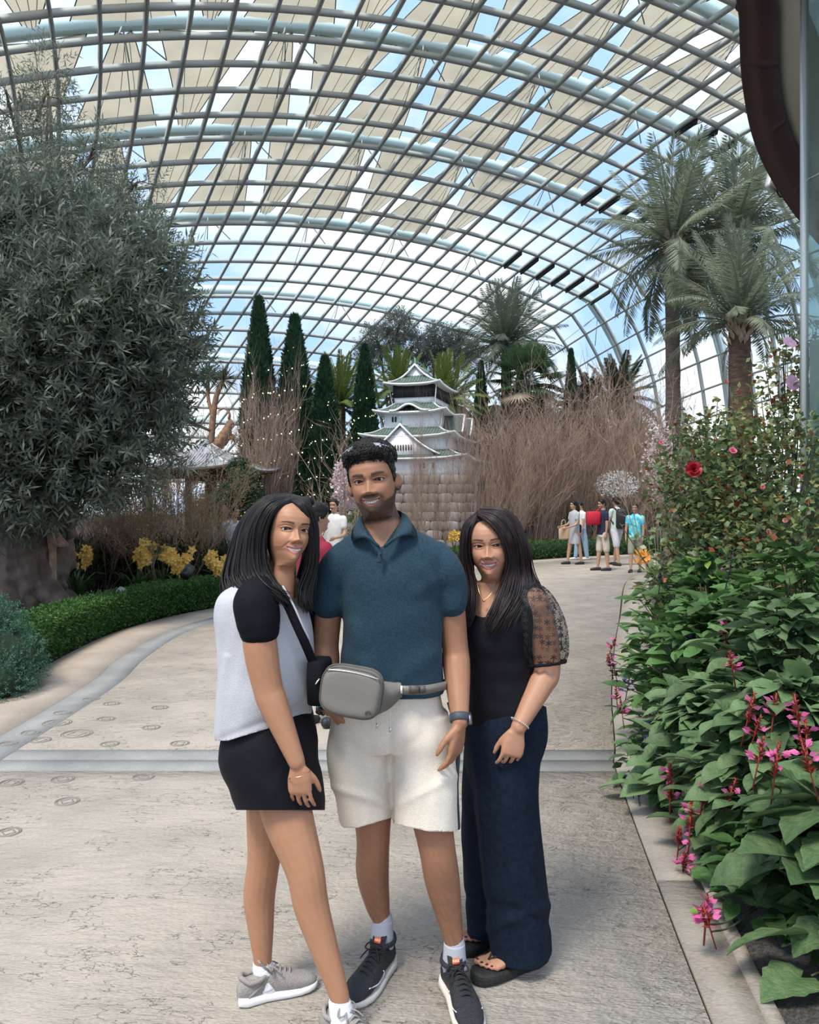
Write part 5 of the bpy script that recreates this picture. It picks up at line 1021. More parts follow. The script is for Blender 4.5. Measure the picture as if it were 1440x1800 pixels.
def rect_ring(a, b, z, lift=0, m=7):
    """rectangle ring, m points a side, corners lifted"""
    s = np.linspace(-1, 1, m)[:-1]; o = np.ones(m - 1); u = np.concatenate([s, o, -s, -o]); v = np.concatenate([-o, s, o, -s])
    zz = z + lift * np.maximum(0, np.minimum(np.abs(u), np.abs(v))) ** 3
    return np.stack([u * a, v * b, zz], 1)
def hip_roof(parent, a0, b0, z1, a1, b1, z0, lift=.08, thick=.07, mat_=None, ribs=True, eave=None):
    """a0,b0 at the top z1; a1,b1 at the eave z0; concave slope with lifted corners"""
    rings = []
    for s in np.linspace(0, 1, 7):
        k = s; drop = 1 - (1 - s) ** 1.7; rings.append(rect_ring(a0 + (a1 - a0) * k, b0 + (b1 - b0) * k, z1 + (z0 - z1) * drop, lift * s ** 3))
    under = [rect_ring(a1 * .985, b1 * .985, z0 - thick, lift), rect_ring(max(a0, .02) * .9, max(b0, .02) * .9, z0 - thick * .8)]
    r = loft(np.array(rings)[::-1]).build('roof', mat_ or M_roofg, parent, smooth=False)
    loft(np.array([rings[-1] - [0, 0, .005]] + under)[::-1]).build('eave', eave or M_white, parent, smooth=False)
    rg = MB()
    for su in (-1, 1):
        for sv in (-1, 1):
            p = [(su * (a0 + (a1 - a0) * s), sv * (b0 + (b1 - b0) * s), z1 + (z0 - z1) * (1 - (1 - s) ** 1.7) + lift * s ** 3 + .015) for s in np.linspace(0, 1.02, 9)]
            rg.merge(tube(p, .028, 6))
    rg.build('hip_ridge', M_ridge, r)
    if ribs:
        tb = MB(); n = int(a1 * 2 / .09)
        for face in range(4):
            A0, A1, B0, B1 = (a0, a1, b0, b1) if face % 2 == 0 else (b0, b1, a0, a1)
            for k in range(1, n):
                t = -1 + 2 * k / n; pts = []
                for s in np.linspace(0, 1, 5):
                    aw = A0 + (A1 - A0) * s; x = t * A1
                    if abs(x) > aw: continue
                    y = -(B0 + (B1 - B0) * s); z = z1 + (z0 - z1) * (1 - (1 - s) ** 1.7) + lift * s ** 3 * abs(t) ** 3
                    q = (x, y, z + .008); pts.append(q if face == 0 else (-y, x, z + .008) if face == 1 else (-x, -y, z + .008) if face == 2 else (y, -x, z + .008))
                if len(pts) > 1: tb.merge(tube(pts, .012, 4))
        tb.build('tile_rib', mat_ or M_roofg, r)
    return r
def gable(parent, c, wd, h, depth, face=0, panel=True):
    """small gable dormer: base centre c on the wall, width, height, depth back"""
    e = empty('gable', c); e.parent = parent; e.rotation_euler = (0, 0, face)
    V = [(-wd / 2, 0, 0), (wd / 2, 0, 0), (0, 0, h)]; D = [(x * .95, depth, z) for x, y, z in V]
    MB().add(V + D, [[0, 3, 5, 2], [1, 2, 5, 4], [0, 1, 4, 3]], [[0, 2, 1], [3, 4, 5]]).build('gable_wall', M_white, e, smooth=False)
    for s in (-1, 1):
        pr = [(s * wd / 2 * 1.18 * t, h * (1.06 - 1.08 * t + .13 * math.sin(t * math.pi) * -1)) for t in np.linspace(0, 1, 8)]
        rows = [[(x, -.06, z), (x, depth, z), (x, depth, z + .04), (x, -.06, z + .04)] for x, z in pr]
        loft(np.array(rows)).build('gable_roof', M_roofg, e, smooth=False)
        tube([(x, -.075, z + .02) for x, z in pr], .032, 6).build('bargeboard', M_white, e)
    tube([(0, -.08, h * 1.09), (0, depth, h * 1.09)], .035, 6).build('gable_ridge', M_ridge, e)
    return e
rz = math.radians(-16)
ux, uy = np.array([math.cos(rz), math.sin(rz)]), np.array([-math.sin(rz), math.cos(rz)])
nc = P(764, 690, 25.0); cc = nc[:2] - ux * .68 + uy * 1.05
castle = empty('castle', (cc[0], cc[1], 0), 'white tiered miniature Japanese castle with grey green roofs on stone base', 'castle', rz=rz)
def tier(a, b, z0, z1, m, name='wall', flare=0):
    loft(np.array([rect_ring(a, b, z0), rect_ring(a, b, z1 - .001)])).build(name, m, castle, smooth=False)
# stone base with separate stones
loft(np.array([rect_ring(2.35, 2.6, -.02), rect_ring(2.05, 2.3, 1.2), rect_ring(1.85, 2.1, 2.42)])).build('base_core', M_mortar, castle, smooth=False)
smesh = []
for k in range(5):
    n = 8; q = sphere((0, 0, 0), (1, 1, 1), 8, 6); V = q.V(); V = np.sign(V) * np.abs(V) ** .45; V *= 1 + .12 * noise3(V, 2, k)[:, None]
    q.v = [V]; smesh.append(q.mesh('stone', M_stone[k % 3]))
nst = 0
for face in (0, 1):
    half = 2.1 if face == 0 else 2.35
    for row in range(9):
        z = .14 + row * .275; s = z / 2.42; ins = .5 * s - .1 * s * (1 - s); hw = (2.35 if face == 0 else 2.6) - ins
        x = -hw
        while x < hw - .1:
            wd = R.uniform(.26, .52)
            wd = min(wd, hw - x); xc = x + wd / 2; d = (2.6 if face == 0 else 2.35) - ins
            loc = (xc, -d, z) if face == 0 else (d, xc, z)
            sc = (wd * .52, .1, .145) if face == 0 else (.1, wd * .52, .145)
            link('stone', smesh[R.integers(5)], castle, loc=loc, scale=sc, rot=(0, R.uniform(-.08, .08) if face == 0 else 0, 0)); x += wd; nst += 1
tier(1.80, 2.05, 2.42, 3.05, M_white)
hip_roof(castle, 1.25, 1.6, 3.32, 2.0, 2.3, 3.02, .10)
tier(1.25, 1.65, 3.1, 3.75, M_white)
hip_roof(castle, .85, 1.3, 4.05, 1.55, 2.0, 3.72, .12)
tier(.88, 1.35, 3.75, 4.50, M_white)
hip_roof(castle, .62, 1.0, 4.82, 1.2, 1.65, 4.50, .10)
loft(np.array([rect_ring(.60, .98, 4.76), rect_ring(.66, 1.05, 5.02)])).build('wall', M_white, castle, smooth=False)
tier(.68, 1.07, 5.0, 5.42, M_black, 'board_wall')
hip_roof(castle, .36, .85, 5.72, .93, 1.35, 5.42, .08)
gable(castle, (0, -.86, 5.58), .95, .44, 1.72)
gable(castle, (-.15, -1.98, 3.12), 2.1, .86, 1.2)
for y in (-.5, .75): gable(castle, (1.45, y, 3.86), .62, .55, .9, face=math.pi / 2)
# curved karahafu hood on the second roof
kp = [(x, .20 * math.cos(x / .5 * math.pi / 2) ** 2 * (1 if abs(x) < .5 else 0)) for x in np.linspace(-.62, .62, 15)]
loft(np.array([[(x, -1.68, 4.48 + z), (x, -.9, 4.62 + z), (x, -.9, 4.68 + z), (x, -1.68, 4.55 + z)] for x, z in kp])).build('curved_hood', M_white, castle, smooth=False)
loft(np.array([[(x, -1.66, 4.56 + z), (x, -.9, 4.69 + z), (x, -.9, 4.71 + z), (x, -1.66, 4.58 + z)] for x, z in kp])).build('curved_hood_roof', M_roofg, castle, smooth=False)
for x, y, z in ((0, -.9, 6.1), (0, .75, 6.1), (-.15, -2.02, 4.1)): tube([(x, y, z - .05), (x, y + .03, z + .06), (x, y - .02, z + .19)], [.045, .035, .008], 6).build('finial', M_verd, castle)
for k in range(-4, 5): box((.085 * k - .15, -2.0, 3.34), (.03, .03, .17)).build('window_slot', M_black, castle, smooth=False)
for x in (-.6, -.5): box((x, -1.36, 4.28), (.05, .03, .16)).build('window_slot', M_black, castle, smooth=False)
for x in (-.9, -.8, -.5, -.4, .5, .6, .9): box((x, -2.06, 2.78), (.05, .03, .16)).build('window_slot', M_black, castle, smooth=False)
for x in (-.35, .35): box((x, -1.08, 5.2), (.03, .03, .38)).build('board_post', M_wood, castle, smooth=False)

# ================================================================ PAVILION
pv = P(362, 800, 24.0)
pav = empty('pavilion', (pv[0], pv[1], 0), 'small pavilion with curved grey tiled roof beyond the golden shrub', 'pavilion', rz=math.radians(-12))
hip_roof(pav, .12, .12, 3.42, 1.75, 1.75, 2.62, .16, .10, M_slate, True, M_wood)
for sx in (-1, 1):
    for sy in (-1, 1): box((sx * 1.2, sy * 1.2, 1.28), (.14, .14, 2.56)).build('post', M_wood, pav, smooth=False)
box((0, -1.2, 2.42), (2.5, .12, .16)).build('beam', M_wood, pav, smooth=False); box((0, 1.2, 2.42), (2.5, .12, .16)).build('beam', M_wood, pav, smooth=False)
sphere((0, 0, 3.45), (.1, .1, .14)).build('finial', M_slate, pav)
# ================================================================ PLANTS
def leafmat(name, c, c2, scale=3, tr=.3, rough=.5): return mat(name, c, rough, c2, scale, trans=tr, spec=.35)
M_olive = leafmat('grey green narrow leaf', (.070, .095, .068), (.21, .245, .19), 5, .3)
M_olive2 = leafmat('pale willow leaf', (.11, .14, .10), (.22, .25, .19), 4, .35)
M_bark = mat('grey brown bark', (.075, .055, .042), .9, (.16, .125, .10), 6, bump=1, bscale=18, stretch=(1, 1, .4))
M_hedge = leafmat('box hedge leaf', (.030, .085, .018), (.075, .17, .035), 8, .3)
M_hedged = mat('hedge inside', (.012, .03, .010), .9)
M_conifer = leafmat('blue green conifer needle', (.035, .10, .060), (.08, .19, .12), 6, .2)
M_cypress = leafmat('dark cypress spray', (.016, .048, .022), (.04, .095, .045), 6, .15)
M_twig = mat('bare brown twig', (.24, .17, .12), .85, (.38, .29, .22), 4)
M_twigr = mat('reddish bare twig', (.27, .175, .135), .85, (.42, .31, .25), 4)
M_twigg = mat('grey bare branch', (.24, .21, .18), .85, (.36, .32, .28), 4)
M_gold = leafmat('golden bud', (.25, .17, .06), (.40, .31, .14), 9, .4)
M_palm = leafmat('grey green palm leaflet', (.13, .165, .11), (.25, .285, .20), 1.2, .35)
M_cycad = leafmat('bright cycad leaflet', (.09, .15, .035), (.21, .27, .08), 1.5, .35)
M_dpalm = leafmat('dark palm leaflet', (.035, .055, .028), (.09, .11, .06), 1.5, .2)
M_fan = leafmat('green fan leaf', (.045, .10, .045), (.11, .19, .09), 1.5, .3)
M_dry = mat('dry thatch frond', (.33, .25, .17), .9, (.48, .40, .30), 4)
M_trunkp = mat('palm trunk', (.075, .055, .047), .95, (.15, .115, .10), 5, bump=1, bscale=14, stretch=(1, 1, 5))
M_grey = leafmat('silver grey leaf', (.15, .17, .14), (.29, .31, .27), 2, .3)
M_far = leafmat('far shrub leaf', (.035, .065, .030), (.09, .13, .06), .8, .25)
M_yel = leafmat('yellow orchid petal', (.85, .50, .07), (.95, .74, .26), 9, .35)
M_org = leafmat('orange lily petal', (.85, .33, .04), (.95, .55, .16), 9, .35)
M_strap = leafmat('orchid strap leaf', (.035, .075, .02), (.09, .16, .05), 4, .3)
M_pinkb = leafmat('pale pink blossom', (.62, .47, .50), (.80, .70, .72), 5, .4)
M_whiteb = leafmat('white blossom', (.62, .63, .60), (.80, .80, .78), 3, .4)
M_bulb = mat('fairy light', (1, .86, .55), .5, emit=5)
M_drift = mat('driftwood', (.20, .105, .06), .85, (.32, .19, .11), 8, bump=.8, bscale=20)
M_rock = mat('grey rock', (.22, .22, .23), .9, (.36, .36, .37), 4, bump=.7, bscale=10)
M_lampb = mat('black lamp body', (.02, .022, .024), .4)

def sprays(pts, dirs, n, tl, L, W, rng, spread=.9):
    """n leaves along a twig of length tl at each point"""
    N = len(pts); t = np.tile(np.linspace(.1, 1, n), (N, 1)); d = unit(dirs)
    p = pts[:, None] + d[:, None] * (t * tl)[..., None]
    side = unit(np.cross(d, rng.normal(size=(N, 3)))); up = np.cross(side, d)
    a = np.arange(n) * 2.4; dd = d[:, None] * .75 + spread * (side[:, None] * np.cos(a)[None, :, None] + up[:, None] * np.sin(a)[None, :, None]) + rng.normal(size=(N, n, 3)) * .15
    nr = rng.normal(size=(N, n, 3)) + np.array([0, 0, 1.2])
    k = N * n
    return leaves(p.reshape(k, 3), dd.reshape(k, 3), nr.reshape(k, 3), L * rng.uniform(.7, 1.2, k), W * rng.uniform(.8, 1.2, k))
def blob_pts(blobs, N, rng, lo=.75, hi=1.02):
    """points near the surface of a union of ellipsoids (c, radii)"""
    w = np.array([(b[1][0] * b[1][2]) for b in blobs]); w = w / w.sum(); idx = rng.choice(len(blobs), N, p=w)
    C = np.array([b[0] for b in blobs])[idx]; Rr = np.array([b[1] for b in blobs])[idx]
    d = rdir(N, rng); f = rng.uniform(lo, hi, N)[:, None]
    return C + d * Rr * f, unit(d / Rr)
def pb(px, py, Y, rx, rz, ry=None): return (P(px, py, Y), np.array([rx, ry or rx, rz]))

def branches(root, blobs, rng, r0, mid=.45, n=8):
    mb = MB()
    for c, rr in blobs:
        p = spline([root, root * (1 - mid) + c * mid + rng.normal(size=3) * .15 + [0, 0, .15], c, c + rng.normal(size=3) * rr * .5], 12); mb.merge(tube(p, np.linspace(r0, .02, 12), n))
        for _ in range(4):
            e = c + rdir(1, rng)[0] * rr * .8; q = spline([p[7], (p[9] + e) / 2 + rng.normal(size=3) * .1, e], 8); mb.merge(tube(q, np.linspace(r0 * .35, .008, 8), 5))
    return mb
# ---- big grey-green tree at the left with a gnarled trunk
rg = np.random.default_rng(3)
tb = G(55, 1082); OL = [pb(60, 480, 11, 1.25, 1.05), pb(200, 490, 11, .95, .75), pb(90, 640, 10.6, 1.5, 1.1), pb(235, 610, 11, .80, .9), pb(40, 770, 10.4, 1.15, .85), pb(175, 780, 10.6, .95, .62), pb(245, 720, 11.2, .5, .5), pb(-80, 600, 11, 1.4, 1.9), pb(20, 860, 10.2, .65, .42), pb(105, 830, 10.2, .75, .42), pb(150, 560, 10.2, .9, .8), pb(-20, 440, 11, .9, .9)]
olive = empty('grey_leaved_tree', tuple(tb), 'large grey green narrow leaved tree with gnarled trunk at the left', 'tree')
off = -tb
def rel(mb, o): return mb.xform(Matrix.Translation(Vector(-np.asarray(o))))
p, d = blob_pts(OL, 6200, rg, .60, 1.12); mb = sprays(p, d + rdir(len(p), rg) * .6 + [0, 0, .25], 16, .34, .155, .030, rg)
rel(mb, tb).build('foliage', M_olive, olive, smooth=False, kind='stuff')
p, d = blob_pts(OL, 9000, rg, .35, .72); mb = leaves(p, rdir(len(p), rg), rdir(len(p), rg), .24, .09); rel(mb, tb).build('inner_foliage', M_far, olive, smooth=False, kind='stuff')  # darker leaves added inside to block light and darken the crown's middle
tr = MB()
for pts, rr in (([tb + [-.1, 0, -.15], tb + [0, 0, .25], tb + [.12, .0, .8], tb + [-.05, .05, 1.5], tb + [-.2, .1, 2.4]], [.52, .42, .47, .36, .28]),
                ([tb + [.3, -.1, .0], tb + [.22, -.1, .6], tb + [.28, -.05, 1.15], tb + [.05, .05, 1.7]], [.20, .26, .22, .15]),
                ([tb + [-.5, .1, 0], tb + [-.4, .1, .8], tb + [-.45, .1, 1.6], tb + [-.3, .2, 2.6]], [.36, .32, .30, .22]),
                ([tb + [.15, -.25, .55], tb + [.75, -.45, .12], tb + [1.15, -.6, -.1]], [.20, .13, .06]), ([tb + [.1, .0, .45], tb + [.55, .35, .12], tb + [.95, .75, -.08]], [.2, .13, .05]),
                ([tb + [-.1, -.3, .4], tb + [-.1, -.75, .08], tb + [-.05, -1.05, -.1]], [.22, .14, .06]),
                ([tb + [.15, 0, 1.2], tb + [.55, -.1, 1.45], tb + [.62, -.1, 1.1]], [.14, .12, .1])):
    tr.merge(tube(spline(pts, 14), spline(np.array(rr)[:, None], 14)[:, 0], 14))
me = apply_mods(tr.mesh('trunk'), [('REMESH', dict(mode='VOXEL', voxel_size=.03)), ('SMOOTH', dict(factor=.5, iterations=3))])
V = getV(me); c = V - tb; V = V + unit(np.stack([c[:, 0], c[:, 1], c[:, 2] * 0], 1)) * (.085 * noise3(c * [1, 1, .5], 5, 1) + .035 * noise3(c, 16, 2))[:, None]; setV(me, V - tb)
link('trunk', shade(me, M_bark), olive)
rel(branches(tb + np.array([-.2, .1, 2.2]), OL, rg, .13), tb).build('branch', M_bark, olive)
# ---- feathery tall tree behind it
WB = [pb(85, 165, 12.6, .28, .65), pb(45, 300, 12.6, .75, .7), pb(150, 290, 12.4, .5, .55), pb(110, 380, 12.4, 1.1, .6), pb(215, 390, 12.2, .55, .35), pb(300, 460, 11.6, .35, .16), pb(20, 200, 12.6, .3, .3), pb(285, 520, 11.6, .42, .3), pb(320, 590, 11.7, .25, .2), pb(235, 330, 12.2, .4, .18)]
wb = G(30, 1060); wb = np.array([-6.3, 12.9, 0]); will = empty('feathery_tree', tuple(wb), 'tall feathery pale leaved tree rising above the gnarled tree at left', 'tree')
p, d = blob_pts(WB, 1500, rg, .3, 1.1); mb = sprays(p, d + [0, 0, -.2] + rdir(len(p), rg) * .6, 13, .32, .12, .017, rg); rel(mb, wb).build('foliage', M_olive2, will, smooth=False, kind='stuff')
tw = tube(spline([wb, wb + [.2, -.2, 3], wb + [.5, -.3, 6], P(85, 160, 12.6)], 16), np.linspace(.11, .012, 16), 8); tw.merge(branches(wb + np.array([.4, -.3, 5]), WB, rg, .035)); rel(tw, wb).build('trunk', M_bark, will)

# ---- clipped hedges
def hedge(name, line, wd, h, nl, leaf, label, seed, group='clipped box hedges'):
    rng = np.random.default_rng(seed); line = np.asarray(line); o = np.array([*line.mean(0), 0])
    t = unit(np.gradient(line, axis=0)); n = np.stack([t[:, 1], -t[:, 0]], 1); k = len(line)
    prof = np.array([(-1, 0), (-1.02, .5), (-.92, .92), (-.6, 1), (0, 1.02), (.6, 1), (.92, .92), (1.02, .5), (1, 0)])
    ins = .9
    rings = np.array([[(*(line[i] + n[i] * wd / 2 * a * ins), h * b * .95) for a, b in prof] for i in range(k)])
    e = empty(name, tuple(o), label, 'hedge', group)
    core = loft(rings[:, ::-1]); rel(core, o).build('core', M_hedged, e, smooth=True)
    i = rng.integers(0, k - 1, nl); f = rng.uniform(0, 1, nl)[:, None]; c = line[i] * (1 - f) + line[i + 1] * f; nn = n[i]
    s = rng.uniform(0, 1, nl) * (2 * h + wd); a = np.where(s < h, -1, np.where(s < h + wd, (s - h) / wd * 2 - 1, 1)); b = np.where(s < h, s / h, np.where(s < h + wd, 1, (2 * h + wd - s) / h))
    bump = .05 * noise3(np.column_stack([c, b]), 5, seed) * min(1, h)
    pos = np.column_stack([c + nn * (a * (wd / 2 + bump) * 1)[:, None], np.clip(b * (h + bump), .01, None)])
    outn = np.column_stack([nn * np.where(s < h, -1, np.where(s < h + wd, 0, 1))[:, None], np.where((s >= h) & (s < h + wd), 1, .25)])
    pos = pos + rng.normal(size=pos.shape) * .018
    mb = leaves(pos, outn + rdir(nl, rng) * .9, rdir(nl, rng) + [0, 0, .5], leaf * rng.uniform(.7, 1.3, nl), leaf * .6)
    rel(mb, o).build('foliage', M_hedge, e, smooth=False, kind='stuff'); return e
hl = offset(LB, -.36)
hedge('box_hedge', cutY(hl, 6.75, 12.6, 40), .46, .40, 42000, .034, 'clipped green box hedge edging the mulch bed at left', 11)
hedge('box_hedge', hl[(hl[:, 1] > 12.9) & (hl[:, 1] < 21.5)], .5, .42, 9000, .055, 'clipped green box hedge continuing behind the three people', 12)
hedge('box_hedge', hl[(hl[:, 1] > 21.8)], .6, .48, 9000, .07, 'distant low green hedge behind the walkers', 13)

# ---- blue-green conifer mound at the left edge
cb = np.array([-3.55, 6.75, 0]); con = empty('conifer_shrub', tuple(cb), 'low blue green conifer shrub at the left edge beside the hedge', 'shrub')
CB = [(cb + [0, 0, .22], np.array([.42, .42, .34])), (cb + [-.25, .2, .45], np.array([.4, .4, .33])), (cb + [.1, -.25, .12], np.array([.33, .3, .22]))]
p, d = blob_pts(CB, 3200, rg, .8, 1.05); rel(sprays(p, d + [0, 0, .3], 9, .055, .026, .007, rg), cb).build('foliage', M_conifer, con, smooth=False, kind='stuff')
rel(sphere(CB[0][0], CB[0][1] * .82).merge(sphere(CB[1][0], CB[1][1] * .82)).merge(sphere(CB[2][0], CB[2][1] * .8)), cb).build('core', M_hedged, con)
# ---- rock and two bed lights
rk = G(62, 1110); q = sphere((0, 0, 0), (.26, .18, .14), 14, 9); V = q.V(); q.v = [V * (1 + .16 * noise3(V, 7, 4))[:, None]]
q.build('rock', M_rock, None, label='grey rock in the mulch behind the low hedge', cat='rock', loc=(rk[0] - .1, rk[1] + .3, .12))
for (px, py, Y), lab in (((210, 1055, 10.6), 'small square bed light in the mulch near the gnarled trunk'), ((330, 1012, 12.0), 'black cylindrical bed light behind the hedge by the yellow orchids')):
    q = P(px, py, Y); e = empty('garden_spotlight', (q[0], q[1], 0), lab, 'spotlight')
    tube([(0, 0, 0), (0, 0, q[2])], .02, 6).build('stake', M_lampb, e); tube([(-.03, -.08, q[2] + .0), (.03, .06, q[2] + .12)], .075, 14).build('lamp_head', M_lampb if py < 1030 else M_rock, e)

# ---- strap-leaved orchid clumps
def petal_bloom():
    mb = MB()
    for k in range(5):
        a = k * 1.257; d = np.array([math.cos(a), -.35, math.sin(a)]); mb.merge(leaves(np.zeros((1, 3)), d[None], np.array([[0, -1, 0]]), .05, .032, -.2))
    mb.merge(sphere((0, -.02, 0), (.012, .018, .012), 6, 4)); return mb.mesh('bloom', M_yel, False)
bloom_me = petal_bloom()
def orchid(px, py, Y, nb, label, ht=None, seed=0):
    rng = np.random.default_rng(seed); q = P(px, py, Y); e = empty('orchid_clump', (q[0], q[1], 0), label, 'orchid', 'yellow orchid clumps'); zt = q[2]
    N = 44; a = rng.uniform(0, 6.28, N); L = rng.uniform(.5, .9, N) * max(.75, zt)
    K = 6; t = np.linspace(0, 1, K); out = np.stack([np.cos(a), np.sin(a)], 1)
    pth = np.zeros((N, K, 3)); pth[:, :, :2] = out[:, None] * (.05 + .55 * L[:, None, None] * (t ** 1.6)[None, :, None]); pth[:, :, 2] = L[:, None] * (t - .45 * t ** 2.4)[None] * 1.25
    w = .022 * (1 - t ** 3)[None, :, None] + .003; sd = np.stack([-out[:, 1], out[:, 0], out[:, 0] * 0], 1)[:, None] * w
    V = np.stack([pth - sd, pth + sd], 2).reshape(N, -1, 3); a_ = np.arange(K - 1) * 2; qf = np.stack([a_, a_ + 1, a_ + 3, a_ + 2], 1)
    MB().add(V.reshape(-1, 3), (qf[None] + (np.arange(N) * K * 2)[:, None, None]).reshape(-1, 4)).build('strap_leaf', M_strap, e, kind='stuff')
    st = MB()
    for s in range(4):
        a = rng.uniform(0, 6.28); top = np.array([.16 * math.cos(a), .12 * math.sin(a), zt + rng.uniform(-.02, .1)])
        pp = spline([(0, 0, .05), top * [.3, .3, .6], top], 10); st.merge(tube(pp, .007, 5))
        for b in range(nb // 4):
            c = pp[-1] * (1 - b / (nb / 4) * .30) + rng.normal(size=3) * .035
            link('bloom', bloom_me, e, loc=tuple(c), rot=(rng.uniform(-.6, .6), rng.uniform(-3, 3), rng.uniform(-1.2, 1.2)), scale=rng.uniform(1.4, 2.0))
    st.build('flower_stem', M_strap, e)
orchid(136, 968, 12.6, 24, 'yellow orchid clump in shade nearest the gnarled trunk', seed=1)
orchid(238, 965, 12.9, 40, 'yellow orchid clump standing left of the golden shrub', seed=2)
orchid(316, 980, 12.7, 52, 'largest pale orange yellow orchid clump by the bed light', seed=3)
orchid(380, 982, 13.0, 36, 'yellow orchid clump beside the dark haired woman', seed=4)
orchid(284, 968, 13.4, 16, 'small yellow orchid spray behind the largest clump', seed=6)
orchid(798, 938, 21.5, 36, 'yellow orchid clump between the man and the woman in black', seed=5)

# ---- added dark plants standing in for the darkness behind the orchids
for n, (px, yt, Y, lab) in enumerate([(120, 958, 13.6, 'nearest the gnarled trunk'), (190, 950, 14.0, 'between the first two orchid clumps'), (262, 955, 14.2, 'behind the second orchid clump'), (335, 955, 14.2, 'behind the largest orchid clump'), (395, 965, 13.9, 'beside the dark haired woman'), (40, 960, 13.4, 'left of the gnarled trunk')]):
    rng = np.random.default_rng(300 + n); q = P(px, yt, Y); e = empty('backdrop_shrub', (q[0], q[1], 0), 'added dark backdrop plant ' + lab, 'plant', 'added dark backdrop plants'); bl = [(np.array([0, 0, q[2] * .5]), np.array([.55, .35, q[2] * .52]))]
    p, d = blob_pts(bl, 900, rng, .3, 1.05); leaves(p, d + rdir(len(p), rng) * .8 + [0, 0, .6], rdir(len(p), rng), .30, .035).build('foliage', M_dpalm, e, smooth=False, kind='stuff'); sphere((0, .1, q[2] * .42), (.42, .22, q[2] * .42)).build('core', M_hedged, e)
# ---- bare twiggy shrubs
def twig_mesh(name, m, H, spread, ns, nb1, nb2, r0, seed, lean=.25, droop=0):
    rng = np.random.default_rng(seed); K = 6; t = np.linspace(0, 1, K)
    def grow(base, d, L, cur):
        n = len(base); d = unit(d); side = rdir(n, rng)
        p = base[:, None] + d[:, None] * (L[:, None] * t)[..., None] + side[:, None] * (cur * L[:, None] * t ** 2)[..., None]
        p[:, :, 2] += (-droop * L[:, None] * t ** 2 * 1.0 if droop else .12 * L[:, None] * t ** 2); return p
    a = rng.uniform(0, 6.28, ns); rr = np.sqrt(rng.uniform(0, 1, ns)) * spread
    base = np.stack([np.cos(a) * rr * .45, np.sin(a) * rr * .45, np.zeros(ns)], 1)
    d = np.stack([np.cos(a) * rr * lean * 3 / H, np.sin(a) * rr * lean * 3 / H, np.ones(ns)], 1) + rng.normal(size=(ns, 3)) * .12
    S = grow(base, d, H * rng.uniform(.55, 1, ns), .12); mb = tubes(S, r0 * (1 - .75 * t)[None].repeat(ns, 0))
    def kids(Pp, nb, fr, rad, cur=.15):
        n = len(Pp); i = np.repeat(np.arange(n), nb); tt = rng.uniform(.3, .98, n * nb) * (K - 1); k = np.minimum(tt.astype(int), K - 2); f = (tt - k)[:, None]
        b = Pp[i, k] * (1 - f) + Pp[i, k + 1] * f; dd = unit(Pp[i, k + 1] - Pp[i, k]); LL = np.linalg.norm(Pp[:, -1] - Pp[:, 0], axis=1)[i]
        C = grow(b, dd + rdir(len(b), rng) * .75, LL * fr * rng.uniform(.4, 1.1, len(b)), cur); mb.merge(tubes(C, rad * (1 - .8 * t)[None].repeat(len(b), 0))); return C
    A = kids(S, nb1, .38, r0 * .55); B = kids(A, nb2, .5, r0 * .35)
    tips = np.vstack([A[:, -1], B[:, -1], B[:, 3]]); return mb.mesh(name, m, False), tips
bare = [twig_mesh('twigs', M_twigr, 2.6, 1.0, 46, 6, 5, .012, 21), twig_mesh('twigs', M_twig, 2.4, 1.0, 44, 6, 5, .012, 22), twig_mesh('twigs', M_twigr, 2.8, .9, 40, 7, 5, .012, 23)]
def bush(px, ytop, Y, k, label, name='bare_shrub', sw=1.0, buds=None, nb=0, group='bare twiggy shrubs', rz=None, bl=.02):
    q = P(px, ytop, Y); H = q[2]; me, tips = bare[k]; h0 = (2.6, 2.4, 2.8)[k]; s = H / h0
    e = empty(name, (q[0], q[1], 0), label, 'shrub', group, rz=R.uniform(0, 6) if rz is None else rz, scale=(s * sw, s * sw, s))
    link('twigs', me, e, kind='stuff')
    if buds:
        i = R.choice(len(tips), nb); pp = tips[i] + R.normal(size=(nb, 3)) * .05; leaves(pp, rdir(nb), rdir(nb), bl / s * R.uniform(.7, 1.3, nb), bl * .75 / s).build('buds', buds, e, smooth=False, kind='stuff')
    return e
bush(300, 826, 13.8, 1, 'golden budded twiggy shrub behind the orchids at left', 'golden_shrub', 1.15, M_gold, 9000, None, bl=.03)
bush(235, 850, 14.2, 2, 'smaller golden twiggy shrub behind the left orchids', 'golden_shrub', 1.0, M_gold, 3500, None, bl=.03)
bush(160, 880, 13.8, 0, 'brown twiggy shrub in shade behind the gnarled trunk', 'bare_shrub', 1.2)
bush(452, 690, 25, 0, 'tall bare shrub in front of the tallest cypress', sw=.42); bush(492, 715, 25.8, 2, 'tall bare shrub between the two tallest cypresses', sw=.38)
bush(320, 735, 27, 1, 'bare twiggy shrub behind the grey pavilion', sw=.55)
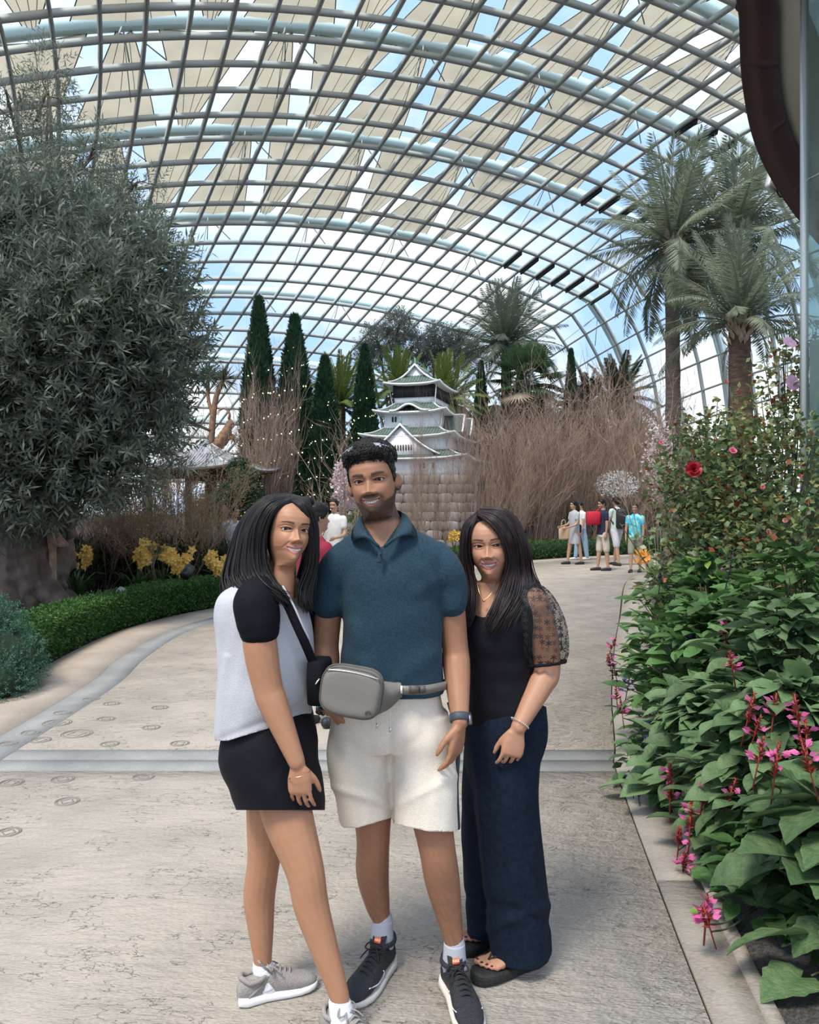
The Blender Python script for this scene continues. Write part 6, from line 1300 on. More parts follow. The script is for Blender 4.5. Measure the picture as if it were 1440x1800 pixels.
for n, (px, yt, Y, k, sw) in enumerate([(735, 770, 21.5, 2, .28), (822, 725, 22.4, 0, .30), (775, 805, 21.6, 1, .34), (893, 735, 25.5, 0, .6), (915, 745, 26, 1, .8), (950, 728, 27, 2, .85), (995, 715, 29, 0, .9), (1040, 722, 29, 1, .9), (1085, 705, 31, 2, .9), (1130, 720, 32, 0, .9), (895, 810, 24.6, 1, .7), (938, 800, 26, 2, .8), (985, 790, 28, 1, .85), (1050, 800, 29, 2, .85), (1110, 800, 30.5, 1, .85), (722, 855, 20.6, 1, .5), (858, 850, 22.5, 0, .42), (1165, 740, 33, 1, .9)]):
    labs = ['thin bare sapling just right of the castle gable', 'bare sapling before the castle right corner', 'low bare sapling before the castle stone base', 'tall bare shrub nearest the castle in the right thicket', 'bare shrub left of the slim cypress before the fan palm', 'bare shrub under the fan palm in the thicket', 'bare shrub at the foot of the slim cypress before the dark palm', 'tall bare shrub beneath the dark spreading palm', 'tallest bare shrub behind the white blossoming tree', 'bare shrub left of the thick palm trunk', 'low bare shrub above the dark hair of the woman in black', 'low bare shrub above the far hedge end', 'low bare shrub directly behind the woman in grey dress', 'low bare shrub behind the man with the red backpack', 'low bare shrub behind the white blossoms by the roses', 'low bare shrub behind the right shoulder of the man in polo', 'bare shrub before the stone base by the notice board', 'bare shrub beside the thick palm trunk behind the roses']
    bush(px, yt, Y, k, labs[n], sw=sw, group='bare twiggy shrubs')
# ---- drooping grey bare tree
me, tips = twig_mesh('twigs', M_twigg, 1.5, 1.4, 34, 6, 5, .016, 31, .9, .75)
q = P(545, 840, 17); wt = empty('weeping_tree', (q[0], q[1], 0), 'small bare weeping tree with grey tangled branches behind the man', 'tree'); link('twigs', me, wt, loc=(0, 0, q[2] - 1.15), kind='stuff')
tube(spline([(0, 0, 0), (.05, 0, .5), (-.04, 0, 1.0), (0, 0, q[2] - 1.0)], 10), .05, 8).build('trunk', M_twigg, wt)
# ---- blossoming trees
def blossom(px, py, Y, rx, rz, n, m, label, seed, group=None):
    rng = np.random.default_rng(seed); q = P(px, py, Y); e = empty('blossom_tree', (q[0], q[1], 0), label, 'tree', group); H = q[2] + rz
    me, tips = twig_mesh('twigs', M_twig, H, rx * 1.4, 14, 6, 4, .014, seed, .5); link('twigs', me, e, kind='stuff')
    p = np.array([0, 0, q[2]]) + rdir(n, rng) * rng.uniform(.2, 1, n)[:, None] ** .5 * [rx, rx, rz]; leaves(p, rdir(n, rng), rdir(n, rng), .06, .055).build('blossom', m, e, smooth=False, kind='stuff')
blossom(1085, 852, 27.5, .8, .5, 1300, M_whiteb, 'white blossoming tree behind the walkers', 41)
blossom(1160, 810, 17.5, .4, 1.0, 700, M_pinkb, 'pale pink blossom tree behind the rose bush', 42)
blossom(612, 850, 16, .35, .55, 1300, M_pinkb, 'pale pink blossom tree behind the man', 43)
# ---- cloud-pruned pine
q = P(425, 865, 19); pine = empty('cloud_pine', (q[0], q[1], 0), 'dark green cloud pruned pine under the pavilion eave', 'tree')
PB = [((0, 0, q[2] + .1), (.5, .4, .16)), ((.3, .1, q[2] - .22), (.42, .35, .15)), ((-.35, .1, q[2] - .12), (.35, .3, .14)), ((.05, 0, q[2] + .42), (.35, .3, .15)), ((-.1, .2, q[2] + .68), (.25, .2, .12))]
PB = [(np.array(a), np.array(b)) for a, b in PB]; p, d = blob_pts(PB, 2600, rg, .7, 1.05); sprays(p, d + [0, 0, .6], 6, .05, .06, .012, rg).build('foliage', M_cypress, pine, smooth=False, kind='stuff')
tk = tube(spline([(0, .1, 0), (.1, .1, .5), (-.1, .1, 1.0), (0, .1, q[2] + .5)], 12), np.linspace(.08, .03, 12), 8)
for c, r_ in PB: tk.merge(tube([(0, .1, c[2] - .25), tuple(c)], .025, 5)).merge(sphere(c, r_ * .75, 10, 6))
tk.build('trunk', M_hedged, pine)
q = P(632, 878, 18.3); sp = empty('young_conifer', (q[0], q[1], 0), 'small green conifer beside the man at his right shoulder', 'shrub')
p, d = blob_pts([(np.array([0, 0, q[2] * .5]), np.array([.28, .28, q[2] * .55]))], 1300, rg, .5, 1.05); sprays(p, d, 6, .06, .06, .014, rg).build('foliage', M_hedge, sp, smooth=False, kind='stuff'); tube([(0, 0, 0), (0, 0, q[2] - .1)], .03, 6).build('trunk', M_bark, sp)

# ---- columnar cypresses wound with fairy lights
def cyp_mesh(seed, N, wid):
    rng = np.random.default_rng(seed); z = rng.uniform(0, 1, N) ** .9; a = rng.uniform(0, 6.283, N)
    prof = lambda z: wid * np.interp(z, [0, .08, .35, .6, .8, .92, 1], [.75, .92, 1, .82, .50, .22, .01])
    lump = 1 + .16 * np.sin(7 * a + 30 * z) * np.sin(41 * z + 3 * a) + .06 * rng.normal(size=N); r = prof(z) * lump
    p = np.stack([np.cos(a) * r, np.sin(a) * r, z], 1); d = np.stack([np.cos(a) * .5, np.sin(a) * .5, np.ones(N) * .9], 1) + rng.normal(size=(N, 3)) * .3
    fol = leaves(p, d, np.stack([np.cos(a), np.sin(a), a * 0], 1) + rng.normal(size=(N, 3)) * .4, .034, .011, .2)
    core = loft([ell((0, 0, t), (prof(t) * .9, 0, 0), (0, prof(t) * .9, 0), 12) for t in np.linspace(0, .99, 16)])
    return fol.mesh('foliage', M_cypress, False), core.mesh('core', M_hedged), prof
cyps = [cyp_mesh(51, 9000, .080), cyp_mesh(52, 9000, .085)]
def bulbs(n, prof, seed):
    rng = np.random.default_rng(seed); mb = MB(); turns = 11
    for k in range(n):
        z = .04 + .93 * k / n; a = z * turns * 6.283 + rng.uniform(-.2, .2); r = float(prof(z)) * 1.2; mb.merge(sphere((r * math.cos(a), r * math.sin(a), z + rng.uniform(-.006, .006)), (.0028, .0028, .0028), 5, 4))
    return mb.mesh('fairy_lights', M_bulb)
bulb_me = [bulbs(170, cyps[0][2], 1), bulbs(170, cyps[1][2], 2)]
for n, (px, yt, Y, wpx, lab) in enumerate([(455, 530, 28, 58, 'tallest dark cypress wound with fairy lights, leftmost of the row'), (518, 560, 28, 62, 'second tall cypress wound with fairy lights'), (571, 632, 27, 52, 'third shorter cypress wound with fairy lights'), (641, 612, 30, 46, 'fairy lit cypress just left of the castle'), (846, 640, 36, 30, 'slim cypress just right of the castle roof'), (915, 640, 36, 32, 'slim cypress before the fan palm'), (1004, 620, 36, 30, 'slim cypress before the dark palm')]):
    q = P(px, yt, Y); k = n % 2; H = q[2]; sw = wpx * Y / FPX / 2 / (.080, .085)[k]
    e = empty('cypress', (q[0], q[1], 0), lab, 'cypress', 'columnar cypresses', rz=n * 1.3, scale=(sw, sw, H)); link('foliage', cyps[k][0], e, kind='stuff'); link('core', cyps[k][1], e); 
    b = link('fairy_lights', bulb_me[k], e, kind='stuff'); 
    if n > 3: bpy.data.objects.remove(b)

# ---- palms and cycads
def frond_mesh(L, nl, ll, lw, droop, m, vee=.5, seed=0, curl=.25):
    rng = np.random.default_rng(seed); K = 14; t = np.linspace(0, 1, K)
    x = L * (t - .12 * droop * t ** 2); z = L * (.35 * t - droop * t ** 2.2); p = np.stack([x, 0 * t, z], 1); mb = tube(p, np.linspace(.022, .004, K) * L / 2, 5)
    tt = np.linspace(.12, .99, nl); b = np.stack([np.interp(tt, t, p[:, i]) for i in range(3)], 1); tg = unit(np.stack([np.interp(tt, t, np.gradient(p[:, i])) for i in range(3)], 1))
    for s in (-1, 1):
        up = np.cross(tg, np.array([0, 1.0, 0])) * -1; d = tg * .75 + np.array([0, s, 0]) * .8 + up * vee * .6 + rng.normal(size=b.shape) * .07 + np.array([0, 0, -curl])
        mb.merge(leaves(b, d, up, ll * np.sin(np.pi * (.12 + .84 * tt)) ** .6 * rng.uniform(.85, 1.1, nl), lw, .2))
    return mb.mesh('frond', m, False)
def palm(name, label, crown, base, fr, nf, tr, elev=(-.9, 1.25), trunkmat=None, group=None, seed=0, dead=0, boots=True, sc=1.0):
    rng = np.random.default_rng(seed); e = empty(name, (base[0], base[1], base[2]), label, 'palm', group); c = crown - base
    if tr:
        K = 26; p = spline([(0, 0, -.05), c * [.3, .3, .5], c], K); rr = tr * (1 + .05 * np.sin(np.arange(K) * 2.2)) * np.linspace(1.1, .85, K)
        tube(p, rr, 14).build('trunk', trunkmat or M_trunkp, e)
        if boots:
            mb = MB(); N = 70; a = rng.uniform(0, 6.28, N); z = rng.uniform(-.55, .12, N); q = np.stack([np.cos(a) * tr * .9, np.sin(a) * tr * .9, z], 1) + c
            mb.merge(leaves(q, np.stack([np.cos(a) * .7, np.sin(a) * .7, np.ones(N)], 1), np.stack([np.cos(a), np.sin(a), a * 0], 1), .3, .12)); mb.build('leaf_base', M_dry, e, smooth=False, kind='stuff')
    for k in range(nf):
        a = k * 2.39996 + rng.uniform(-.2, .2); f = (k + .5) / nf; el = elev[0] + (elev[1] - elev[0]) * f ** .8
        i = int(np.clip((1 - f) * len(fr), 0, len(fr) - 1)); s = sc * rng.uniform(.85, 1.1)
        link('frond', fr[i], e, loc=tuple(c), rot=(rng.uniform(-.5, .5), -el, a), scale=s)
    for k in range(dead): link('frond', dead_fr, e, loc=tuple(c - [0, 0, .05]), rot=(0, rng.uniform(.9, 1.3), k * 2.1 + rng.uniform(-.4, .4)), scale=sc * .7)
    return e
dead_fr = frond_mesh(2.0, 40, .35, .03, .5, M_dry, .3, 9)
M_trunkb = mat('rough brown trunk', (.07, .045, .03), .95, (.15, .10, .07), 6, bump=1, bscale=16, stretch=(1, 1, 3))
dfr = [frond_mesh(2.3, 58, .46, .028, d, M_palm, .5, k) for k, d in enumerate((.15, .3, .5))]
palm('date_palm', 'tall grey green palm with thick trunk, left of the right pair', P(1181, 430, 21), np.array([P(1181, 430, 21)[0] + .05, 21, 0]), dfr, 54, .20, (-1.3, 1.3), seed=1, dead=4, sc=1.15)
palm('date_palm', 'tall grey green palm with crown nearest the maroon canopy', P(1292, 425, 21.5), np.array([P(1292, 425, 21.5)[0] - .0, 21.5, 0]), dfr, 52, .17, (-1.1, 1.3), seed=2, dead=3, sc=1.25)
palm('date_palm', 'shorter palm in front of the right pair with rough brown trunk', P(1300, 572, 18.5), np.array([P(1300, 572, 18.5)[0] + .1, 18.5, 0]), dfr, 40, .27, (-.35, 1.3), trunkmat=M_trunkb, seed=3, dead=2, sc=1.0)
palm('date_palm', 'large feathery palm behind the castle at right', P(890, 610, 39), np.array([P(890, 610, 39)[0], 39, 0]), dfr, 56, .28, (-.6, 1.35), seed=4, sc=1.35)
cfr = [frond_mesh(1.7, 60, .26, .035, d, M_cycad, .7, 20 + k, .05) for k, d in enumerate((.12, .25, .4))]
kfr = [frond_mesh(2.0, 60, .34, .045, d, M_dpalm, .6, 30 + k, .1) for k, d in enumerate((.2, .4, .6))]
for px, py, Y, sc, lab in ((598, 715, 32, 1.05, 'bright cycad between the third and fourth cypresses'), (700, 690, 33, 1.0, 'bright cycad behind the castle left side'), (782, 705, 31, .95, 'yellow green cycad right of the castle top')):
    palm('cycad', lab, P(px, py, Y), np.array([P(px, py, Y)[0], Y, 0]), cfr, 44, .25, (-.7, 1.35), group='bright cycads', seed=int(px), sc=sc * 1.15, boots=False)
palm('dark_palm', 'dark green spreading palm at the far right of the thicket', P(1085, 705, 36), np.array([P(1085, 705, 36)[0], 36, 0]), kfr, 44, .22, (-.7, 1.3), seed=8, sc=1.1)
palm('dark_palm', 'dark low palm behind the bare thicket near the slim cypress', P(1030, 720, 38), np.array([P(1030, 720, 38)[0], 38, 0]), kfr, 34, .2, (-.7, 1.2), seed=9, sc=.95)
# fan palm
def fan_mesh(Rr, n, m):
    mb = MB(); a = np.linspace(-1.9, 1.9, n); d = np.stack([np.cos(a), np.sin(a), -.12 * np.abs(a)], 1); st = np.array([.9, 0, .25]); mb.merge(tube([(0, 0, 0), tuple(st)], .015, 5))
    mb.merge(leaves(np.repeat(st[None], n, 0), d, np.tile([0, 0, 1.0], (n, 1)), Rr, .09, .25)); return mb.mesh('fan_leaf', m, False)
fm = [fan_mesh(.95, 26, M_fan), fan_mesh(.8, 24, M_fan)]; fmd = fan_mesh(.8, 20, M_dry)
q = P(925, 668, 34); fp = empty('fan_palm', (q[0], q[1], 0), 'fan palm with pale drooping skirts right of the castle', 'palm')
tube([(0, 0, 0), (0, 0, q[2])], .2, 12).build('trunk', M_trunkp, fp)
for k in range(40):
    f = k / 40; el = -1.1 + 2.4 * f; link('fan_leaf', fmd if (f < .25 and k % 2) else fm[k % 2], fp, loc=(0, 0, q[2] - .3 * (1 - f)), rot=(0, -el, k * 2.4), scale=R.uniform(.85, 1.15))
# silver trees behind the castle
for px, blobs, lab, sd, m in ((690, [pb(665, 600, 41, .9, .75), pb(700, 575, 41, .75, .75), pb(725, 610, 41, .7, .7), pb(650, 625, 41, .7, .5)], 'silvery leaved tree behind the castle roof', 61, M_grey), (775, [pb(775, 600, 42, .9, .75), pb(810, 620, 42, .9, .8), pb(760, 630, 42, .7, .6)], 'grey leaved rounded tree behind the castle at right', 62, M_grey)):
    rng = np.random.default_rng(sd); b = P(px, 890, 41.5); b[2] = 0; e = empty('silver_tree', tuple(b), lab, 'tree')
    p, d = blob_pts(blobs, 1500, rng, .4, 1.1); rel(sprays(p, d + rdir(len(p), rng) * .7, 8, .35, .18, .04, rng), b).build('foliage', m, e, smooth=False, kind='stuff')
    rel(branches(b + np.array([0, 0, 3.]), blobs, rng, .1).merge(tube([b, b + [0, 0, 3.1]], .14, 8)), b).build('trunk', M_bark, e)
# far evergreen masses closing the view
for n, (px, yt, Y, rx, lab) in enumerate([(575, 760, 46, 2.2, 'behind the third cypress'), (640, 740, 48, 2.4, 'behind the fairy lit cypress left of the castle'), (720, 720, 50, 2.6, 'hidden behind the castle'), (800, 690, 50, 2.6, 'behind the castle right side'), (870, 690, 50, 2.6, 'under the large feathery palm'), (950, 690, 48, 2.6, 'behind the fan palm'), (1030, 700, 46, 2.6, 'behind the slim cypress before the dark palm'), (1110, 720, 46, 2.4, 'behind the dark spreading palm'), (1190, 760, 46, 2.4, 'behind the thick palm trunk'), (1270, 790, 46, 2.6, 'far right behind the rough brown palm trunk'), (420, 830, 44, 2.0, 'behind the cloud pruned pine')]):
    rng = np.random.default_rng(70 + n); q = P(px, yt, Y); H = q[2]; bl = [(np.array([0, 0, H * .62]), np.array([rx * .8, rx * .8, H * .38])), (np.array([.6, -.3, H * .35]), np.array([rx, rx, H * .4])), (np.array([-.7, -.2, H * .3]), np.array([rx, rx, H * .35]))]
    e = empty('evergreen_shrub', (q[0], q[1], 0), 'dark evergreen shrub ' + lab, 'shrub', 'distant evergreen shrubs')
    p, d = blob_pts(bl, 2600, rng, .7, 1.05); leaves(p, d + rdir(len(p), rng), rdir(len(p), rng), .38, .16).build('foliage', M_far, e, smooth=False, kind='stuff')
    cm = MB()
    for c, r_ in bl: cm.merge(sphere(c, r_ * .78, 12, 8))
    cm.build('core', M_hedged, e)
# ---- spiky dracaena with driftwood goat at its foot
q = P(392, 668, 26); b = np.array([P(366, 800, 26)[0], 26, 0]); dr = empty('dracaena', tuple(b), 'spiky headed dracaena on a slim leaning trunk above the pavilion', 'tree')
h2 = P(366, 662, 26.3)
tk = tube(spline([(0, 0, 0), (0, 0, 1.8), tuple(P(376, 720, 26) - b), tuple(q - b)], 14), np.linspace(.16, .07, 14), 8); tk.merge(tube(spline([tuple(P(374, 730, 26) - b), tuple(P(366, 700, 26.2) - b), tuple(h2 - b)], 8), .06, 7)); tk.build('trunk', M_drift, dr)
for hd in (q, h2):
    N = 150; d = rdir(N); d[:, 2] = d[:, 2] * .8 + .25; leaves(np.repeat((hd - b)[None], N, 0), d, rdir(N) + [0, 0, 1], .62, .035).build('spiky_head', M_dpalm, dr, smooth=False, kind='stuff')
gq = P(398, 745, 25.2); go = empty('driftwood_goat', (gq[0], gq[1], 0), 'brown driftwood goat sculpture with curved horns rearing above the pavilion', 'sculpture')
gm = MB(); z = gq[2]
for pts, rr in (([(-.35, 0, z - .75), (-.1, 0, z - .45), (.05, 0, z - .1), (.08, 0, z + .08)], [.16, .2, .13, .08]), ([(.04, 0, z + .10), (.16, 0, z + .06), (.26, 0, z + .0)], [.085, .07, .03]), ([(.0, 0, z - .35), (.2, -.05, z - .45), (.15, -.05, z - .65)], [.06, .045, .03]), ([(0, .08, z - .35), (.22, .08, z - .38), (.22, .08, z - .6)], [.06, .045, .03]), ([(-.35, 0, z - .7), (-.3, 0, z - 1.2), (-.35, 0, z - 1.7), (-.3, 0, 0)], [.12, .08, .05, .06]), ([(-.3, .1, z - .7), (-.15, .1, z - 1.2), (-.2, .1, z - 1.7), (-.15, .1, 0)], [.12, .08, .05, .06])):
    gm.merge(tube(spline(pts, 12), spline(np.array(rr)[:, None], 12)[:, 0], 8))
me = apply_mods(gm.mesh('body'), [('REMESH', dict(mode='VOXEL', voxel_size=.035)), ('SMOOTH', dict(factor=.5, iterations=2))]); V = getV(me); setV(me, V + .02 * np.stack([noise3(V, 12, k) for k in range(3)], 1)); link('body', shade(me, M_drift), go)
for s in (-.04, .04): tube(spline([(.08, s, z + .14), (.1, s, z + .32), (-.05, s, z + .48), (-.22, s * 2, z + .42), (-.28, s * 2, z + .28)], 14), np.linspace(.035, .012, 14), 6).build('horn', M_drift, go)
cv = P(92, 905, 11.0); ce = empty('wood_carving', (cv[0], cv[1], 0), 'tan carved wooden bird figure standing against the gnarled trunk', 'carving')
z = cv[2]; cm = MB()
for pts, rr in (([(.02, 0, .1), (0, 0, z - .4), (0, 0, z - .15), (0, 0, z + .08)], [.05, .06, .10, .07]), ([(0, 0, z + .1), (-.02, -.02, z + .16)], [.06, .05]), ([(0, -.05, z - .2), (.12, -.1, z - .35), (.26, -.1, z - .42)], [.07, .09, .03])): cm.merge(tube(spline(pts, 8), spline(np.array(rr)[:, None], 8)[:, 0], 9))
me = apply_mods(cm.mesh('body'), [('REMESH', dict(mode='VOXEL', voxel_size=.02)), ('SMOOTH', dict(factor=.5, iterations=3))]); link('body', shade(me, mat('weathered carved wood', (.22, .15, .10), .9, (.34, .25, .17), 14, bump=1, bscale=30)), ce)
# ================================================================ FLOWER BED ON THE RIGHT
M_salv = mat('salvia leaf', (.045, .115, .030), .5, (.095, .19, .060), 14, bump=.5, bscale=50, trans=.28, objrand=.4, spec=.4)
M_salv2 = mat('grey green sage leaf', (.075, .145, .055), .55, (.14, .22, .10), 14, bump=.6, bscale=50, trans=.25, objrand=.35, spec=.4)
M_lime = mat('lime young leaf', (.17, .30, .05), .5, (.27, .40, .09), 10, trans=.35, objrand=.25)
M_rosel = mat('rose leaf', (.07, .125, .045), .4, (.16, .23, .10), 12, trans=.25, objrand=.45, spec=.5)
M_rosey = mat('olive rose leaf', (.18, .21, .07), .45, (.30, .32, .14), 12, trans=.35, objrand=.4)
M_roser = mat('bronze young rose leaf', (.22, .055, .025), .45, (.32, .11, .05), 12, trans=.3, objrand=.4)
M_stem = mat('green brown stem', (.06, .07, .035), .7)
M_stemd = mat('dark purple stem', (.025, .018, .028), .7)
M_red = mat('red calyx', (.26, .030, .022), .6, (.38, .07, .05), 30, trans=.2)
M_pink = mat('magenta petal', (.66, .10, .32), .55, (.80, .24, .48), 30, trans=.35)
M_purp = mat('violet petal', (.055, .035, .17), .6, (.11, .07, .30), 30, trans=.3)
M_rose = mat('crimson rose petal', (.22, .004, .010), .5, (.36, .010, .020), 20, trans=.2)
M_rosep = mat('pink rose petal', (.62, .10, .22), .5, (.75, .25, .33), 20, trans=.3)
M_lil = mat('lilac wild rose petal', (.62, .36, .60), .5, (.75, .52, .72), 20, trans=.35)
M_peach = mat('peach rose petal', (.78, .34, .24), .5, (.85, .50, .38), 20, trans=.3)

def ovate(L, W, m, point=1.4, heart=.1, curl=.18, fold=.12, lobes=0, K=7, seed=0):
    """leaf lying along +x, midrib folded, tip drooping"""
    t = np.linspace(0, 1, K); wd = W / 2 * np.sin(np.pi * np.clip(t, .02, 1) ** (1 / point)) ** .8; wd[0] = W * .12; wd[-1] = 0
    if lobes: wd = wd * (1 + .07 * np.cos(t * lobes * 6.28))
    x = L * (t - heart * (1 - t) ** 6); z = -curl * L * t ** 2; zs = z + fold * wd * 2 + .02 * L * np.sin(t * 9 + seed)
    mid = np.stack([L * t, 0 * t, z], 1); lf = np.stack([x, wd, zs], 1); rt = np.stack([x, -wd, zs], 1)
    V = np.vstack([mid, lf, rt]); a = np.arange(K - 1); Q = np.vstack([np.stack([a, a + 1, K + a + 1, K + a], 1), np.stack([a, 2 * K + a, 2 * K + a + 1, a + 1], 1)])
    mb = MB().add(V, Q); mb.merge(tube([(-.25 * L, 0, -.06 * L), (0, 0, 0)], .0022, 4, cap=False)); return mb.mesh('leaf', m, True)
salv = [ovate(.140, .092, M_salv, 1.35, .12, .2, .12, seed=k) for k in range(2)] + [ovate(.125, .09, M_salv, 1.5, .16, .35, .15, seed=5)]
sage = [ovate(.145, .095, M_salv2, 1.35, .12, .25, .14, seed=k) for k in range(3)]
bigl = [ovate(.20, .18, M_salv2, 1.75, .22, .3, .10, lobes=4, K=17, seed=k) for k in range(2)]
lime = [ovate(.09, .05, M_lime, 1.3, .1, .2, .15)]
rosl = [ovate(.060, .042, M_rosel, 1.15, .05, .2, .12, K=5), ovate(.055, .04, M_rosey, 1.15, .05, .2, .12, K=5), ovate(.055, .036, M_roser, 1.15, .05, .2, .15, K=5)]
def spike(m, mp, L, n, seed, pet=.35):
    rng = np.random.default_rng(seed); mb = MB(); t = rng.uniform(.15, 1, n); a = rng.uniform(0, 6.28, n); d = np.stack([np.cos(a), np.sin(a), .7 + 0 * a], 1)
    p = np.stack([0 * t, 0 * t, t * L], 1); w = .028 * (1.15 - t * .75)
    mb.merge(leaves(p, d, np.stack([0 * a, 0 * a, 1 + 0 * a], 1) + rng.normal(size=(n, 3)) * .3, w, w * .42, .3)); mb.merge(tube([(0, 0, -.06), (0, 0, L)], .003, 4))
    pm = MB(); k = int(n * pet); i = rng.choice(n, k); i = i[t[i] < .75]
    pm.merge(leaves(p[i] + d[i] * .012, d[i] + [0, 0, -.4], rng.normal(size=(len(i), 3)), .036, .016, .3)); return mb.mesh('flower_spike', m, False), pm.mesh('petals', mp, False)
spk = [spike(M_red, M_pink, .14, 60, 1, .35), spike(M_red, M_pink, .11, 46, 2, .2), spike(M_red, M_pink, .09, 40, 3, .6)]
spp = [spike(M_stemd, M_purp, .15, 40, 4, .5), spike(M_purp, M_purp, .10, 40, 5, .5), spike(M_stemd, M_stemd, .20, 34, 6, .1)]
def aim(d, up=(0, 0, 1), roll=0):
    d = Vector(d).normalized(); s = Vector(up).cross(d); s = s.normalized() if s.length > 1e-3 else Vector((0, 1, 0)); u = d.cross(s); Mx = Matrix((d, s, u)).transposed()
    return (Mx @ Matrix.Rotation(roll, 3, 'X')).to_euler()
def herb(x, Y, r, h, lv, n, label, seed, group='salvia plants', size=1.0, limes=0, name='salvia_plant', z0=.12, cat='plant'):
    rng = np.random.default_rng(seed); e = empty(name, (x, Y, 0), label, cat, group); st = MB()
    for k in range(n):
        f = rng.uniform(0, 1); a = rng.uniform(0, 6.283)
        if math.cos(a - math.radians(60)) > .75 and rng.uniform() < .7: a += math.pi      # fewer at the hidden back
        u = f ** .75; ph = u * math.pi / 2; q = rng.uniform(.82, 1.06)
        pos = np.array([math.cos(a) * r * math.cos(ph) * q, math.sin(a) * r * math.cos(ph) * q, z0 + (h - z0) * math.sin(ph) * q])
        d = np.array([math.cos(a), math.sin(a), .15 + .35 * math.sin(ph) - .5 * rng.uniform()]) + rng.normal(size=3) * .25
        me = lime[0] if k < limes else lv[rng.integers(len(lv))]
        link('leaf', me, e, loc=tuple(pos), rot=aim(d, roll=rng.uniform(-.5, .5)), scale=size * rng.uniform(.65, 1.2))
        if k % 4 == 0: st.merge(tube(spline([(0, 0, 0), tuple(pos * [.35, .35, .6]), tuple(pos - d * .04)], 6), .004, 4))
    st.build('stem', M_stem, e)
    n2 = int(n * 1.6); a = rng.uniform(0, 6.283, n2); ph = rng.uniform(0, 1, n2) ** .8 * 1.5; q = rng.uniform(.45, .8, n2); pp = np.stack([np.cos(a) * r * np.cos(ph) * q, np.sin(a) * r * np.cos(ph) * q, .04 + (h - .04) * np.sin(ph) * q], 1)
    leaves(pp, np.stack([np.cos(a), np.sin(a), -.2 + 0 * a], 1) + rng.normal(size=(n2, 3)) * .4, rng.normal(size=(n2, 3)) * .4 + [0, 0, 1], .12 * size, .08 * size).build('inner_foliage', M_salv, e, smooth=False, kind='stuff')
    return e
def put_spike(e, px, py, Y, k, tilt=None, purple=False, sc=1.0):
    q = P(px, py, Y - .22) - np.array(e.location) - [0, 0, .05]; m = (spp if purple else spk)[k]
    r_ = (R.uniform(-.35, .2), R.uniform(-.35, .35), R.uniform(0, 6)) if tilt is None else tilt
    tube(spline([q * [.25, .25, .5], q * [.7, .7, .9] - [0, 0, .03], q], 8), .0035, 4).build('flower_stem', M_stem, e)
    s = link('flower_spike', m[0], e, loc=tuple(q), rot=r_, scale=sc * 1.12); link('petals', m[1], s, kind='stuff')
A = herb(1.60, 2.76, .40, .60, bigl, 130, 'big crinkled leaf plant at the lower right corner of the bed', 101, None, 1.0, name='broadleaf_plant', z0=.0)
B = herb(1.66, 3.42, .46, .80, sage, 280, 'grey green salvia with red spikes behind the big leaf plant', 102)
C = herb(1.98, 4.15, .58, 1.02, sage, 290, 'tall grey green salvia with red spikes at right edge', 103)
D = herb(1.58, 4.10, .40, .64, sage, 240, 'salvia with drooping red spikes over the kerb', 104, z0=.05)
E = herb(1.90, 5.00, .54, .94, salv, 280, 'dark green salvia with violet spikes over the path joint', 105)
F = herb(2.18, 5.75, .64, 1.14, salv, 290, 'dark green salvia with long purple spikes below the roses', 106, limes=30)
Gp = herb(2.45, 4.95, .60, 1.25, salv, 260, 'dense green salvia behind at the right edge of the bed', 107)
Hh = herb(1.30, 4.45, .16, .30, salv, 26, 'small blue flowered sprig leaning over the kerb', 108, None, .6, name='blue_salvia', z0=.02)
L_ = herb(1.38, 3.05, .26, .34, lime + salv, 60, 'low bright green salvia sprig with pink flower at kerb', 109, None, .75, z0=.0)
K_ = herb(2.28, 6.75, .50, 1.05, lime + salv, 150, 'lime green leafy salvia nearest the walkers', 110, size=.9)
M2 = herb(1.50, 3.52, .26, .46, sage, 110, 'low grey green salvia overhanging the kerb between spikes', 111, z0=.03)
M3 = herb(1.92, 3.05, .40, .85, sage, 140, 'salvia crowding the right edge above the big leaf plant', 112)
for e, lst in ((C, [(1310, 1262, 3.42, 0), (1358, 1250, 3.4, 1), (1322, 1285, 3.4, 1), (1420, 1310, 3.2, 0), (1290, 1170, 3.7, 1)]), (B, [(1360, 1355, 3.0, 0), (1430, 1350, 2.9, 0), (1405, 1255, 3.15, 1), (1330, 1330, 3.05, 1)]), (D, [(1232, 1405, 3.5, 0), (1272, 1405, 3.45, 0), (1212, 1450, 3.6, 0), (1180, 1365, 3.85, 1), (1178, 1400, 3.85, 1), (1200, 1510, 3.6, 2), (1192, 1475, 3.65, 1)]), (E, [(1190, 1285, 4.4, 0), (1208, 1270, 4.4, 1), (1172, 1262, 4.5, 1), (1095, 1248, 5.2, 1), (1085, 1225, 5.4, 1), (1275, 1110, 4.6, 1), (1285, 1150, 4.5, 1)]), (F, [(1072, 1135, 5.6, 1), (1075, 1165, 5.5, 1)]), (L_, [(1240, 1600, 2.95, 2), (1250, 1612, 2.92, 2)])):
    for px, py, Y, k in lst: put_spike(e, px, py, Y, k)
for e, lst in ((E, [(1128, 1290, 5.0, 0), (1172, 1258, 4.9, 1), (1135, 1310, 4.95, 1), (1100, 1215, 5.3, 0)]), (F, [(1208, 1125, 5.2, 1), (1165, 1210, 5.2, 2), (1085, 1185, 5.5, 2), (1278, 1010, 5.3, 2), (1342, 1010, 5.4, 2), (1160, 1015, 5.6, 2)]), (Hh, [(1113, 1372, 4.35, 1), (1122, 1382, 4.33, 1)])):
    for px, py, Y, k in lst: put_spike(e, px, py, Y, k, purple=True, sc=.8 if e is Hh else 1)

